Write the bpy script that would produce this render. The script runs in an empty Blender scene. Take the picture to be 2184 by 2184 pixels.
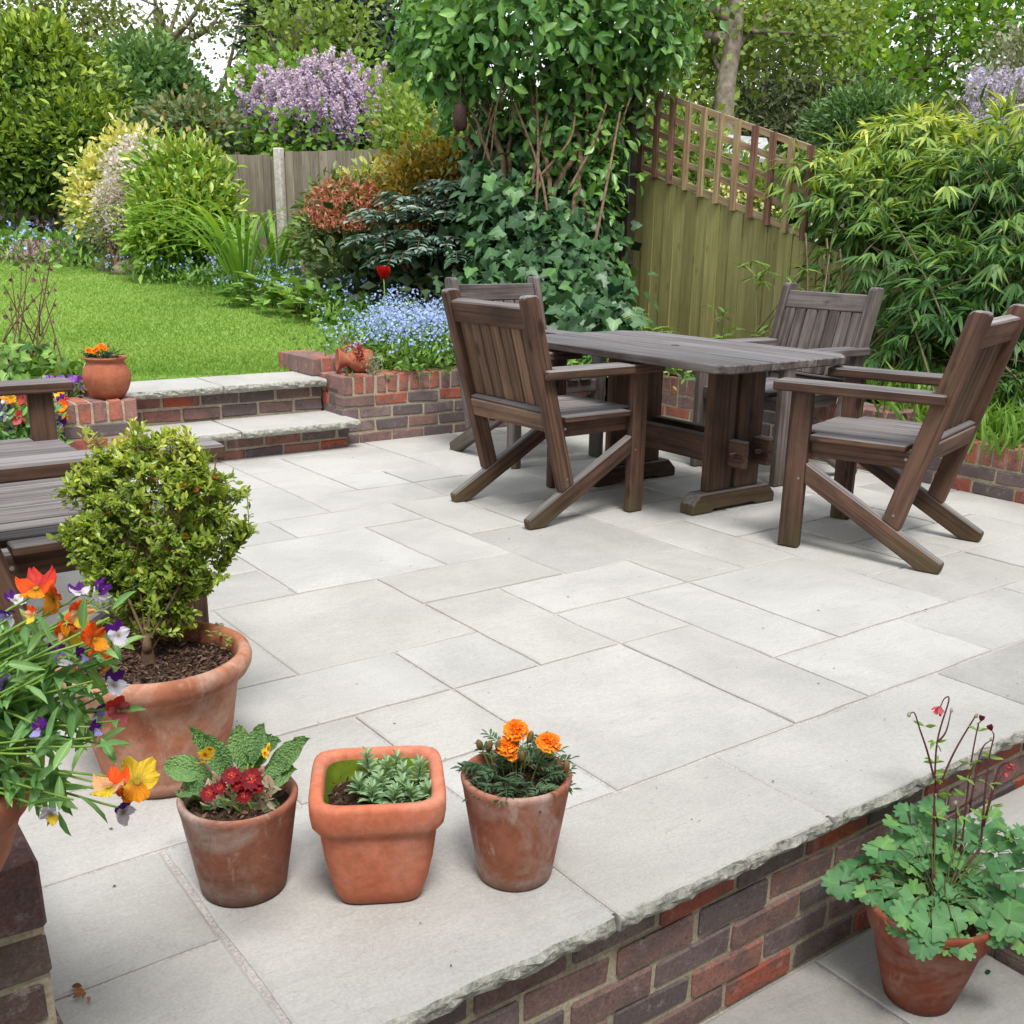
import bpy, bmesh, math, random
import numpy as np
from mathutils import Matrix, Vector, Euler

sc = bpy.context.scene
col = sc.collection
rng = np.random.default_rng(11)
random.seed(11)
PI = math.pi

# ------------------------------------------------------------------ camera
F, TH, RO, YA, CY, H = 2275.23, math.radians(17.957), math.radians(.895), math.radians(36.276), 1238.22, 1.2
_f = np.array([0, math.cos(TH), -math.sin(TH)]); _r = np.array([1., 0, 0]); _u = np.cross(_r, _f)
_r2 = math.cos(RO)*_r + math.sin(RO)*_u; _u2 = -math.sin(RO)*_r + math.cos(RO)*_u
_c, _s = math.cos(YA), math.sin(YA)
_R = np.array([[_c, _s, 0], [-_s, _c, 0], [0, 0, 1]])
FW, RT, UP = _R@_f, _R@_r2, _R@_u2
CAM = np.array([0, 0, H]); DS = 2184/1932
cd = bpy.data.cameras.new('camera'); cam = bpy.data.objects.new('camera', cd); col.objects.link(cam)
m = Matrix.Identity(4)
for i in range(3):
    m[i][0] = RT[i]; m[i][1] = UP[i]; m[i][2] = -FW[i]; m[i][3] = CAM[i]
cam.matrix_world = m
cd.sensor_width = 36; cd.lens = 36*F/2184; cd.shift_y = (CY-1092)/2184
cd.clip_start = .05; cd.clip_end = 600
sc.camera = cam

# ------------------------------------------------------------------ sky and sun (bright overcast)
SUN_EL, SUN_AZ = math.radians(62), math.radians(200)
w = bpy.data.worlds.new('World'); sc.world = w; w.use_nodes = True
nt = w.node_tree; nt.nodes.clear()
sky = nt.nodes.new('ShaderNodeTexSky'); sky.sky_type = 'NISHITA'; sky.sun_disc = False
sky.sun_elevation = SUN_EL; sky.sun_rotation = SUN_AZ; sky.dust_density = 1.5; sky.air_density = 1.2; sky.ozone_density = 1
hs = nt.nodes.new('ShaderNodeHueSaturation'); hs.inputs['Saturation'].default_value = .2
bg = nt.nodes.new('ShaderNodeBackground'); bg.inputs['Strength'].default_value = .15
wo = nt.nodes.new('ShaderNodeOutputWorld')
nt.links.new(sky.outputs[0], hs.inputs['Color']); nt.links.new(hs.outputs[0], bg.inputs['Color']); nt.links.new(bg.outputs[0], wo.inputs['Surface'])
sl = bpy.data.lights.new('sun', 'SUN'); sl.energy = 1.6; sl.angle = math.radians(18); sl.color = (1, .965, .91)
sun = bpy.data.objects.new('sun', sl); col.objects.link(sun)
sd = Vector((math.sin(SUN_AZ)*math.cos(SUN_EL), math.cos(SUN_AZ)*math.cos(SUN_EL), math.sin(SUN_EL)))
sun.rotation_euler = sd.to_track_quat('Z', 'Y').to_euler(); sun.location = (0, -3, 8)
sc.view_settings.view_transform = 'Standard'; sc.view_settings.look = 'None'
sc.view_settings.exposure = 1.0; sc.view_settings.gamma = 1; sc.view_settings.use_curve_mapping = False
sc.cycles.max_bounces = 6; sc.cycles.diffuse_bounces = 3; sc.cycles.glossy_bounces = 2
sc.cycles.transmission_bounces = 3; sc.cycles.transparent_max_bounces = 4

# ------------------------------------------------------------------ points from the survey of the photograph
def ray(dx, dy):
    return FW*F + RT*(dx*DS-1092) - UP*(dy*DS-CY)
def at(dx, dy, dep):
    return CAM + ray(dx, dy)/F*dep
def on(dx, dy, z=0.):
    d = ray(dx, dy); return CAM + d*((z-H)/d[2])
def pxm(p, dep):            # size in metres of p survey pixels at a depth
    return p*DS/F*dep
def depth_of(p):
    return float((np.array(p)-CAM)@FW)

# ------------------------------------------------------------------ node helpers
def new_mat(name):
    m = bpy.data.materials.new(name); m.use_nodes = True
    nt = m.node_tree; nt.nodes.clear()
    out = nt.nodes.new('ShaderNodeOutputMaterial'); b = nt.nodes.new('ShaderNodeBsdfPrincipled')
    nt.links.new(b.outputs[0], out.inputs[0])
    return m, nt, b, out
def L(nt, a, b): nt.links.new(a, b)
def ramp(nt, fac, stops, interp='LINEAR'):
    r = nt.nodes.new('ShaderNodeValToRGB'); r.color_ramp.interpolation = interp
    e = r.color_ramp.elements
    while len(e) < len(stops): e.new(.5)
    for i, (p, c) in enumerate(stops):
        e[i].position = p; e[i].color = (c[0], c[1], c[2], 1) if not isinstance(c, (int, float)) else (c, c, c, 1)
    L(nt, fac, r.inputs[0]); return r
def noise(nt, vec, scale, detail=4, rough=.55, dist=0):
    n = nt.nodes.new('ShaderNodeTexNoise'); n.inputs['Scale'].default_value = scale; n.inputs['Detail'].default_value = detail
    n.inputs['Roughness'].default_value = rough; n.inputs['Distortion'].default_value = dist
    if vec is not None: L(nt, vec, n.inputs['Vector'])
    return n
def mix(nt, fac, a, b, mode='MIX'):
    n = nt.nodes.new('ShaderNodeMix'); n.data_type = 'RGBA'; n.blend_type = mode
    for s, v in ((n.inputs[0], fac), (n.inputs[6], a), (n.inputs[7], b)):
        if isinstance(v, (int, float)): s.default_value = v
        elif isinstance(v, tuple): s.default_value = (*v, 1)
        else: L(nt, v, s)
    return n.outputs[2]
def mth(nt, op, a, b=0., clamp=False):
    n = nt.nodes.new('ShaderNodeMath'); n.operation = op; n.use_clamp = clamp
    for s, v in ((n.inputs[0], a), (n.inputs[1], b)):
        if isinstance(v, (int, float)): s.default_value = v
        else: L(nt, v, s)
    return n.outputs[0]
def bump(nt, b, h, strength=.3, dist=.01):
    n = nt.nodes.new('ShaderNodeBump'); n.inputs['Strength'].default_value = strength; n.inputs['Distance'].default_value = dist
    L(nt, h, n.inputs['Height']); L(nt, n.outputs[0], b.inputs['Normal']); return n
def geo_pos(nt): return nt.nodes.new('ShaderNodeNewGeometry').outputs['Position']
def obj_vec(nt, scale=(1, 1, 1)):       # object coordinates shifted by a number of the object's own
    t = nt.nodes.new('ShaderNodeTexCoord'); oi = nt.nodes.new('ShaderNodeObjectInfo')
    a = nt.nodes.new('ShaderNodeVectorMath'); a.operation = 'SCALE'; a.inputs['Scale'].default_value = 37.
    cmb = nt.nodes.new('ShaderNodeCombineXYZ')
    for i in range(3): L(nt, oi.outputs['Random'], cmb.inputs[i])
    L(nt, cmb.outputs[0], a.inputs[0])
    mm = nt.nodes.new('ShaderNodeMapping'); mm.inputs['Scale'].default_value = scale
    L(nt, t.outputs['Object'], mm.inputs['Vector'])
    s = nt.nodes.new('ShaderNodeVectorMath'); s.operation = 'ADD'; L(nt, mm.outputs[0], s.inputs[0]); L(nt, a.outputs[0], s.inputs[1])
    return s.outputs[0], oi.outputs['Random']

# ------------------------------------------------------------------ materials
def mat_leaf(name, cols, rough=.5, trans=.3, spec=.35, noise_scale=None, quilt=0, veins=0.):
    """cols: ramp stops over the leaf's own random number"""
    m, nt, b, out = new_mat(name)
    if max(max(c_) for c_ in cols) < .62 and name != 'grass_blade': cols = [tuple(x*1.16 for x in c_) for c_ in cols]
    at_ = nt.nodes.new('ShaderNodeAttribute'); at_.attribute_name = 'rnd'
    r = ramp(nt, at_.outputs['Fac'], [(i/(len(cols)-1), c) for i, c in enumerate(cols)])
    c = r.outputs[0]
    if noise_scale:
        n = noise(nt, geo_pos(nt), noise_scale, 2)
        v = ramp(nt, n.outputs[0], [(.3, .7), (.7, 1.25)])
        c = mix(nt, 1., c, v.outputs[0], 'MULTIPLY')
    if veins:
        av = nt.nodes.new('ShaderNodeAttribute'); av.attribute_name = 'uvw'; sx = nt.nodes.new('ShaderNodeSeparateXYZ'); L(nt, av.outputs['Vector'], sx.inputs[0])
        ax = mth(nt, 'ABSOLUTE', sx.outputs[0]); rib = ramp(nt, ax, [(.012, 1.), (.045, 0.)])
        wv = mth(nt, 'SINE', mth(nt, 'MULTIPLY', mth(nt, 'SUBTRACT', sx.outputs[1], mth(nt, 'MULTIPLY', ax, .8)), 42.)); side = ramp(nt, wv, [(.82, 0.), (.98, .5)])
        vn = mth(nt, 'MAXIMUM', rib.outputs[0], side.outputs[0])
        c = mix(nt, mth(nt, 'MULTIPLY', vn, veins), c, mix(nt, 1., c, (2.1, 1.8, 1.7), 'MULTIPLY'))
        c = mix(nt, 1., c, ramp(nt, ax, [(0., 1.08), (.5, .88)]).outputs[0], 'MULTIPLY')
    L(nt, c, b.inputs['Base Color']); b.inputs['Roughness'].default_value = rough
    b.inputs['Specular IOR Level'].default_value = spec
    if quilt:
        vo = nt.nodes.new('ShaderNodeTexVoronoi'); vo.inputs['Scale'].default_value = quilt; L(nt, geo_pos(nt), vo.inputs['Vector']); bump(nt, b, vo.outputs['Distance'], 1., .004)
        c = mix(nt, 1., c, ramp(nt, vo.outputs['Distance'], [(.05, 1.1), (.6, .85)]).outputs[0], 'MULTIPLY'); L(nt, c, b.inputs['Base Color'])
    if trans:
        tr = nt.nodes.new('ShaderNodeBsdfTranslucent')
        tc = mix(nt, 1., c, (1.25, 1.15, .45), 'MULTIPLY'); L(nt, tc, tr.inputs['Color'])
        ms = nt.nodes.new('ShaderNodeMixShader'); ms.inputs[0].default_value = trans
        L(nt, b.outputs[0], ms.inputs[1]); L(nt, tr.outputs[0], ms.inputs[2]); L(nt, ms.outputs[0], out.inputs[0])
    return m
def mat_plain(name, c, rough=.7, spec=.3, ns=None, amt=.25, bstr=0, metallic=0):
    m, nt, b, out = new_mat(name)
    v, rr = obj_vec(nt)
    if ns:
        n = noise(nt, v, ns, 5)
        k = ramp(nt, n.outputs[0], [(.3, 1-amt), (.7, 1+amt)])
        L(nt, mix(nt, 1., c, k.outputs[0], 'MULTIPLY'), b.inputs['Base Color'])
        if bstr: bump(nt, b, n.outputs[0], bstr, .004)
    else: b.inputs['Base Color'].default_value = (*c, 1)
    b.inputs['Roughness'].default_value = rough; b.inputs['Specular IOR Level'].default_value = spec; b.inputs['Metallic'].default_value = metallic
    return m
def mat_wood(name, side, light, top, dark, algae=True, board=False):
    """streaks follow each piece's own 'uvw' (x along the grain); upper faces bleached by weather"""
    m, nt, b, out = new_mat(name)
    a = nt.nodes.new('ShaderNodeAttribute'); a.attribute_name = 'uvw'
    oi = nt.nodes.new('ShaderNodeObjectInfo')
    off = nt.nodes.new('ShaderNodeVectorMath'); off.operation = 'SCALE'; off.inputs['Scale'].default_value = 23.
    cmb = nt.nodes.new('ShaderNodeCombineXYZ'); L(nt, oi.outputs['Random'], cmb.inputs[0]); L(nt, oi.outputs['Random'], cmb.inputs[1])
    L(nt, cmb.outputs[0], off.inputs[0])
    add = nt.nodes.new('ShaderNodeVectorMath'); L(nt, a.outputs['Vector'], add.inputs[0]); L(nt, off.outputs[0], add.inputs[1])
    mp = nt.nodes.new('ShaderNodeMapping'); mp.inputs['Scale'].default_value = (1.6, 60, 60); L(nt, add.outputs[0], mp.inputs[0])
    g1 = noise(nt, mp.outputs[0], 1., 5, .6, .4)
    mp2 = nt.nodes.new('ShaderNodeMapping'); mp2.inputs['Scale'].default_value = (3, 9, 9); L(nt, add.outputs[0], mp2.inputs[0])
    g2 = noise(nt, mp2.outputs[0], 1.2, 4, .6)
    c = mix(nt, ramp(nt, g2.outputs[0], [(.35, 0.), (.65, 1.)]).outputs[0], side, light)
    c = mix(nt, ramp(nt, g1.outputs[0], [(.33, .75), (.56, 0.)]).outputs[0], c, dark)
    # knots
    mp3 = nt.nodes.new('ShaderNodeMapping'); mp3.inputs['Scale'].default_value = (3.2, 9, 9); L(nt, add.outputs[0], mp3.inputs[0])
    vo = nt.nodes.new('ShaderNodeTexVoronoi'); vo.inputs['Scale'].default_value = 1.; L(nt, mp3.outputs[0], vo.inputs['Vector'])
    kn = ramp(nt, vo.outputs['Distance'], [(.07, .8), (.14, 0.)])
    c = mix(nt, kn.outputs[0], c, dark)
    ge = nt.nodes.new('ShaderNodeNewGeometry'); sx = nt.nodes.new('ShaderNodeSeparateXYZ'); L(nt, ge.outputs['Normal'], sx.inputs[0])
    up = mth(nt, 'MULTIPLY', ramp(nt, sx.outputs[2], [(.35, 0.), (.75, 1.)]).outputs[0], ramp(nt, g2.outputs[0], [(.2, .65), (.6, 1.)]).outputs[0])
    tcol = mix(nt, ramp(nt, g1.outputs[0], [(.36, 1.), (.6, 0.)]).outputs[0], top, tuple(x*.45 for x in top))
    c = mix(nt, up, c, tcol)
    if algae:
        sp = nt.nodes.new('ShaderNodeSeparateXYZ'); L(nt, ge.outputs['Position'], sp.inputs[0])
        lo = ramp(nt, sp.outputs[2], [(.02, 1.), (.16, 0.)])
        ag = mth(nt, 'MULTIPLY', lo.outputs[0], ramp(nt, g2.outputs[0], [(.3, .1), (.65, .6)]).outputs[0])
        c = mix(nt, ag, c, (.07, .075, .03))
    oi2 = ramp(nt, oi.outputs['Random'], [(0, .78), (1, 1.2)])
    c = mix(nt, 1., c, oi2.outputs[0], 'MULTIPLY')
    L(nt, c, b.inputs['Base Color']); b.inputs['Roughness'].default_value = .7; b.inputs['Specular IOR Level'].default_value = .2
    bump(nt, b, g1.outputs[0], .45, .004)
    return m
def mat_terracotta(name, base, dark, bloom, bloom_amt=.5, seed=0.):
    m, nt, b, out = new_mat(name)
    v, rr = obj_vec(nt)
    n1 = noise(nt, v, 9., 6, .6, .3); n2 = noise(nt, v, 60., 4, .6); n3 = noise(nt, v, 5., 7, .65, .8)
    c = mix(nt, ramp(nt, n1.outputs[0], [(.35, 0.), (.65, 1.)]).outputs[0], base, dark)
    bl = mth(nt, 'MULTIPLY', ramp(nt, n3.outputs[0], [(.46, 0.), (.6, 1.)]).outputs[0], bloom_amt)
    c = mix(nt, bl, c, bloom)
    k = ramp(nt, n2.outputs[0], [(.3, .82), (.7, 1.12)])
    c = mix(nt, 1., c, k.outputs[0], 'MULTIPLY')
    mps = nt.nodes.new('ShaderNodeMapping'); mps.inputs['Scale'].default_value = (1, 1, .35); L(nt, v, mps.inputs[0])
    n9 = noise(nt, mps.outputs[0], 26., 8, .75, .5)
    c = mix(nt, mth(nt, 'MULTIPLY', ramp(nt, n9.outputs[0], [(.57, 0.), (.66, .75)]).outputs[0], bloom_amt), c, tuple(min(1, x*1.15) for x in bloom))
    # darker band round the foot
    tc = nt.nodes.new('ShaderNodeTexCoord'); sp = nt.nodes.new('ShaderNodeSeparateXYZ'); L(nt, tc.outputs['Object'], sp.inputs[0])
    zf = mth(nt, 'ADD', sp.outputs[2], mth(nt, 'MULTIPLY', n1.outputs[0], .03))
    c = mix(nt, ramp(nt, zf, [(.02, .65), (.045, 0.)]).outputs[0], c, tuple(x*.45 for x in dark))
    L(nt, c, b.inputs['Base Color']); b.inputs['Roughness'].default_value = .72; b.inputs['Specular IOR Level'].default_value = .3
    mp = nt.nodes.new('ShaderNodeMapping'); mp.inputs['Scale'].default_value = (4, 4, 140); L(nt, tc.outputs['Object'], mp.inputs[0])
    n4 = noise(nt, mp.outputs[0], 1., 2)
    h = mth(nt, 'ADD', mth(nt, 'MULTIPLY', n2.outputs[0], .6), mth(nt, 'MULTIPLY', n4.outputs[0], .25))
    bump(nt, b, h, .35, .003)
    return m
BRICKS = [(.22, .14, .125), (.36, .11, .075), (.19, .14, .138), (.25, .145, .125), (.14, .11, .112), (.42, .105, .06), (.25, .185, .17), (.16, .122, .122), (.31, .15, .12)]
def mat_brick(name='stock_brick', pal=BRICKS):
    m, nt, b, out = new_mat(name)
    v, rr = obj_vec(nt)
    base = ramp(nt, rr, [(p_, c_) for p_, c_ in zip((0., .14, .24, .38, .5, .64, .72, .83, .94), pal)], 'CONSTANT')
    n1 = noise(nt, v, 13., 5, .6); n2 = noise(nt, v, 150., 6, .7); n3 = noise(nt, v, 24., 6, .75)
    c = mix(nt, ramp(nt, n1.outputs[0], [(.48, 0.), (.62, .7)]).outputs[0], base.outputs[0], (.13, .1, .1))
    c = mix(nt, ramp(nt, n3.outputs[0], [(.57, 0.), (.7, .55)]).outputs[0], c, (.4, .345, .32))
    n5 = noise(nt, v, 55., 4, .7)
    c = mix(nt, ramp(nt, n5.outputs[0], [(.6, 0.), (.7, .7)]).outputs[0], c, (.05, .035, .035))
    c = mix(nt, 1., c, ramp(nt, n2.outputs[0], [(.3, .62), (.7, 1.35)]).outputs[0], 'MULTIPLY')
    L(nt, c, b.inputs['Base Color']); b.inputs['Roughness'].default_value = .88; b.inputs['Specular IOR Level'].default_value = .25
    h = mth(nt, 'ADD', n2.outputs[0], mth(nt, 'MULTIPLY', n3.outputs[0], 1.5))
    bump(nt, b, h, .6, .004)
    return m
def mat_stone():
    m, nt, b, out = new_mat('riven_sandstone')
    v, rr = obj_vec(nt)
    tone = ramp(nt, rr, [(0., (.40, .393, .368)), (.25, (.47, .464, .44)), (.55, (.445, .436, .405)), (.85, (.48, .474, .45)), (1., (.375, .37, .35))])
    n1 = noise(nt, v, 2.2, 5, .6, .6)
    c = mix(nt, 1., tone.outputs[0], ramp(nt, n1.outputs[0], [(.3, .84), (.62, 1.04)]).outputs[0], 'MULTIPLY')
    mp = nt.nodes.new('ShaderNodeMapping'); mp.inputs['Scale'].default_value = (1, 3.2, 1); mp.inputs['Rotation'].default_value = (0, 0, .5); L(nt, v, mp.inputs[0])
    n2 = noise(nt, mp.outputs[0], 16., 6, .7, .9)
    c = mix(nt, ramp(nt, n2.outputs[0], [(.58, 0.), (.74, .55)]).outputs[0], c, (.3, .305, .295))
    n6 = noise(nt, v, 7., 3, .5, 1.6)
    crk = ramp(nt, n6.outputs[0], [(.496, 0.), (.5, .35), (.504, 0.)])
    n7 = noise(nt, v, 2.7, 2)
    c = mix(nt, mth(nt, 'MULTIPLY', crk.outputs[0], ramp(nt, n7.outputs[0], [(.52, 0.), (.6, 1.)]).outputs[0]), c, (.3, .28, .22))
    vo = nt.nodes.new('ShaderNodeTexVoronoi'); vo.inputs['Scale'].default_value = 17.; L(nt, v, vo.inputs['Vector'])
    spk = mth(nt, 'MULTIPLY', ramp(nt, vo.outputs['Distance'], [(.035, 1.), (.06, 0.)]).outputs[0], ramp(nt, vo.outputs['Color'], [(.70, 0.), (.74, 1.)]).outputs[0])
    c = mix(nt, mth(nt, 'MULTIPLY', spk, .8), c, (.1, .095, .08))
    n8 = noise(nt, v, 46., 5, .75)
    c = mix(nt, ramp(nt, n8.outputs[0], [(.6, 0.), (.72, .42)]).outputs[0], c, (.33, .33, .31))
    n3 = noise(nt, v, 160., 3)
    c = mix(nt, 1., c, ramp(nt, n3.outputs[0], [(.3, .9), (.7, 1.07)]).outputs[0], 'MULTIPLY')
    L(nt, c, b.inputs['Base Color']); b.inputs['Roughness'].default_value = .8; b.inputs['Specular IOR Level'].default_value = .25
    n4 = noise(nt, mp.outputs[0], 4., 6, .55, .5)
    h = mth(nt, 'ADD', n4.outputs[0], mth(nt, 'MULTIPLY', n2.outputs[0], .25))
    h = mth(nt, 'SUBTRACT', h, mth(nt, 'MULTIPLY', crk.outputs[0], .15))
    h = mth(nt, 'ADD', h, mth(nt, 'MULTIPLY', n8.outputs[0], .22))
    bump(nt, b, h, .6, .012)
    return m
def mat_noise2(name, a, c2, s1, s2=80., rough=.9, bs=.5, bd=.01):
    m, nt, b, out = new_mat(name); p = geo_pos(nt)
    n1 = noise(nt, p, s1, 5, .6); n2 = noise(nt, p, s2, 4, .6)
    c = mix(nt, ramp(nt, n1.outputs[0], [(.35, 0.), (.65, 1.)]).outputs[0], a, c2)
    c = mix(nt, 1., c, ramp(nt, n2.outputs[0], [(.3, .7), (.7, 1.3)]).outputs[0], 'MULTIPLY')
    L(nt, c, b.inputs['Base Color']); b.inputs['Roughness'].default_value = rough; b.inputs['Specular IOR Level'].default_value = .2
    bump(nt, b, n2.outputs[0], bs, bd); return m

M = {}
M['stone'] = mat_stone(); M['brick'] = mat_brick()
M['brick_red'] = mat_brick('red_brick', [(.33, .145, .11), (.38, .125, .085), (.22, .15, .13), (.31, .16, .13), (.4, .14, .095), (.26, .14, .12), (.34, .17, .14), (.23, .13, .115), (.37, .155, .115)])
M['brick_dark'] = mat_brick('dark_brick', [(.12, .08, .07), (.16, .085, .075), (.1, .078, .075), (.14, .1, .085), (.09, .07, .07), (.2, .1, .085), (.13, .095, .08), (.1, .08, .075), (.15, .09, .08)])
M['mortar'] = mat_noise2('lime_mortar', (.47, .41, .3), (.35, .31, .23), 12., 120., bs=.5, bd=.004)
M['joint'] = mat_noise2('paving_joint', (.47, .45, .42), (.37, .35, .33), 9., 150., bs=.5, bd=.004)
M['ledge'] = mat_noise2('split_stone', (.29, .29, .25), (.41, .405, .36), 22., 90., bs=1., bd=.008)
_n = M['ledge'].node_tree; _b = [n_ for n_ in _n.nodes if n_.type == 'BSDF_PRINCIPLED'][0]; _v = _n.nodes.new('ShaderNodeTexVoronoi'); _v.inputs['Scale'].default_value = 34.; _v.feature = 'SMOOTH_F1'
L(_n, geo_pos(_n), _v.inputs['Vector']); _bb = _n.nodes.new('ShaderNodeBump'); _bb.inputs['Strength'].default_value = 1.; _bb.inputs['Distance'].default_value = .02
L(_n, _v.outputs['Distance'], _bb.inputs['Height']); L(_n, _b.inputs['Normal'].links[0].from_socket, _bb.inputs['Normal']); L(_n, _bb.outputs[0], _b.inputs['Normal'])
M['wood'] = mat_wood('stained_timber', (.072, .04, .029), (.148, .082, .055), (.27, .255, .255), (.02, .012, .01))
M['wood_back'] = mat_wood('stained_timber_slat', (.12, .07, .045), (.19, .113, .073), (.25, .23, .22), (.028, .017, .012))
M['wood_grey'] = mat_wood('bleached_timber', (.09, .068, .06), (.185, .158, .148), (.2, .19, .198), (.03, .022, .02))
M['fence_green'] = mat_wood('green_board', (.29, .275, .1), (.36, .34, .14), (.38, .36, .2), (.21, .195, .07), algae=False)
M['fence_grey'] = mat_wood('grey_board', (.21, .18, .135), (.28, .245, .19), (.34, .3, .25), (.14, .11, .085), algae=False)
M['trellis'] = mat_wood('trellis_batten', (.36, .29, .15), (.33, .2, .13), (.42, .36, .26), (.1, .06, .04), algae=False)
M['trellis_red'] = mat_wood('red_batten', (.24, .115, .085), (.3, .18, .12), (.36, .3, .24), (.07, .03, .025), algae=False)
M['post_dark'] = mat_plain('dark_post', (.07, .055, .04), ns=20.)
M['soil'] = mat_noise2('potting_soil', (.035, .02, .013), (.085, .05, .03), 40., 200., bs=1., bd=.01)
M['earth'] = mat_noise2('garden_soil', (.05, .035, .022), (.09, .06, .035), 5., 60., bs=1., bd=.03)
M['bark'] = mat_plain('bark', (.19, .125, .08), .9, .2, ns=30., amt=.45, bstr=.8)
M['bark_grey'] = mat_plain('bark_grey', (.17, .145, .11), .9, .2, ns=12., amt=.4, bstr=.8)
M['twig'] = mat_plain('twig', (.12, .075, .045), .85, .2, ns=60., amt=.3)
M['chip'] = mat_leaf('bark_chip', [(.02, .012, .009), (.06, .032, .022), (.15, .09, .06), (.035, .02, .015)], .9, 0)
M['metal'] = mat_plain('galvanised_metal', (.3, .33, .38), .4, .5, metallic=.7, ns=30.)
M['lawn'] = mat_noise2('lawn_turf', (.15, .27, .045), (.21, .34, .07), 1.3, 40., bs=.8, bd=.02)
M['screw'] = mat_plain('screw_head', (.25, .23, .21), .5, .5, metallic=.6)

# ------------------------------------------------------------------ mesh building
class MB:
    """collects triangles/quads with a random number per piece and an optional grain coordinate"""
    def __init__(s): s.V = []; s.Fq = []; s.Ft = []; s.n = 0; s.R = []; s.U = []; s.Mq = []; s.Mt = []
    def add(s, V, quads=None, tris=None, rnd=0., uvw=None, mi=0):
        V = np.asarray(V, float).reshape(-1, 3); k = len(V)
        s.V.append(V); s.R.append(np.full(k, rnd) if np.isscalar(rnd) else np.asarray(rnd, float))
        s.U.append(V if uvw is None else np.asarray(uvw, float))
        if quads is not None and len(quads): q = np.asarray(quads, int)+s.n; s.Fq.append(q); s.Mq.append(np.full(len(q), mi))
        if tris is not None and len(tris): t = np.asarray(tris, int)+s.n; s.Ft.append(t); s.Mt.append(np.full(len(t), mi))
        s.n += k
    def mesh(s, name, mats, smooth=False, origin=(0, 0, 0)):
        me = bpy.data.meshes.new(name)
        V = np.concatenate(s.V)-np.asarray(origin, float)
        q = np.concatenate(s.Fq) if s.Fq else np.zeros((0, 4), int); t = np.concatenate(s.Ft) if s.Ft else np.zeros((0, 3), int)
        me.vertices.add(len(V)); me.vertices.foreach_set('co', V.ravel())
        li = np.concatenate([q.ravel(), t.ravel()]); me.loops.add(len(li)); me.loops.foreach_set('vertex_index', li)
        nf = len(q)+len(t); me.polygons.add(nf)
        ls = np.concatenate([np.arange(len(q))*4, len(q)*4+np.arange(len(t))*3]); me.polygons.foreach_set('loop_start', ls)
        mi = np.concatenate((s.Mq+s.Mt) or [np.zeros(0, int)]); me.polygons.foreach_set('material_index', mi.astype('i4'))
        me.update(calc_edges=True)
        me.attributes.new('rnd', 'FLOAT', 'POINT').data.foreach_set('value', np.concatenate(s.R).astype('f4'))
        me.attributes.new('uvw', 'FLOAT_VECTOR', 'POINT').data.foreach_set('vector', np.concatenate(s.U).astype('f4').ravel())
        for mm in (mats if isinstance(mats, (list, tuple)) else [mats]): me.materials.append(mm)
        sm = smooth or not s.Fq or any(k in name for k in ('stem', 'stalk', 'trunk', 'peg'))      # crisp faces on bricks, boards and slabs
        me.polygons.foreach_set('use_smooth', np.full(nf, bool(sm)))
        return me
ORG = {}
def put(name, me, parent=None, loc=None, rot=None, scale=None):
    o = bpy.data.objects.new(name, me); col.objects.link(o)
    if parent is not None: o.parent = parent
    if loc is not None: o.location = loc
    if rot is not None: o.rotation_euler = rot
    if scale is not None: o.scale = scale if hasattr(scale, '__len__') else (scale,)*3
    ORG[o.name] = ORG.get(parent.name, np.zeros(3)) if parent is not None else np.zeros(3)
    return o
def build(mb, name, mats, parent=None, smooth=False, kind=None):
    """world-space MB -> object (mesh shifted to the parent's own origin)"""
    org = ORG.get(parent.name, np.zeros(3)) if parent is not None else np.zeros(3)
    o = put(name, mb.mesh(name, mats, smooth, org), parent)
    if kind: o['kind'] = kind
    return o
def thing(name, label, cat, loc=(0, 0, 0), group=None, rz=0.):
    o = bpy.data.objects.new(name, None); col.objects.link(o); o.location = loc; o.rotation_euler = (0, 0, rz); o.empty_display_size = .1
    o['label'] = label; o['category'] = cat
    if group: o['group'] = group
    ORG[o.name] = np.array(loc, float)
    return o
def tag(o, label=None, cat=None, group=None, kind=None):
    for k, v in (('label', label), ('category', cat), ('group', group), ('kind', kind)):
        if v: o[k] = v
    return o
def unit(v):
    v = np.asarray(v, float); n = np.linalg.norm(v, axis=-1, keepdims=True); return v/np.maximum(n, 1e-9)
def tube(mb, pts, rad, n=6, rnd=0., mi=0):
    pts = np.asarray(pts, float); k = len(pts); rad = np.broadcast_to(np.asarray(rad, float), (k,)) if np.ndim(rad) else np.full(k, rad)
    if np.ndim(rad) == 0: rad = np.full(k, rad)
    T = np.gradient(pts, axis=0); T = unit(T)
    a = np.array([0, 0, 1.]) if abs(T[0][2]) < .9 else np.array([1., 0, 0])
    V = []
    B = unit(np.cross(T[0], a))
    for i in range(k):
        B = unit(B-T[i]*(B@T[i])); Cc = np.cross(T[i], B)
        an = np.arange(n)*2*PI/n
        V.append(pts[i]+rad[i]*(np.cos(an)[:, None]*B+np.sin(an)[:, None]*Cc))
    V = np.concatenate(V); q = []
    for i in range(k-1):
        for j in range(n):
            q.append((i*n+j, i*n+(j+1) % n, (i+1)*n+(j+1) % n, (i+1)*n+j))
    ends = [list(range(n))[::-1], list(range((k-1)*n, k*n))]
    tr = []
    for e in ends:
        for j in range(1, n-1): tr.append((e[0], e[j], e[j+1]))
    mb.add(V, q, tr, rnd, mi=mi)
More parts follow.
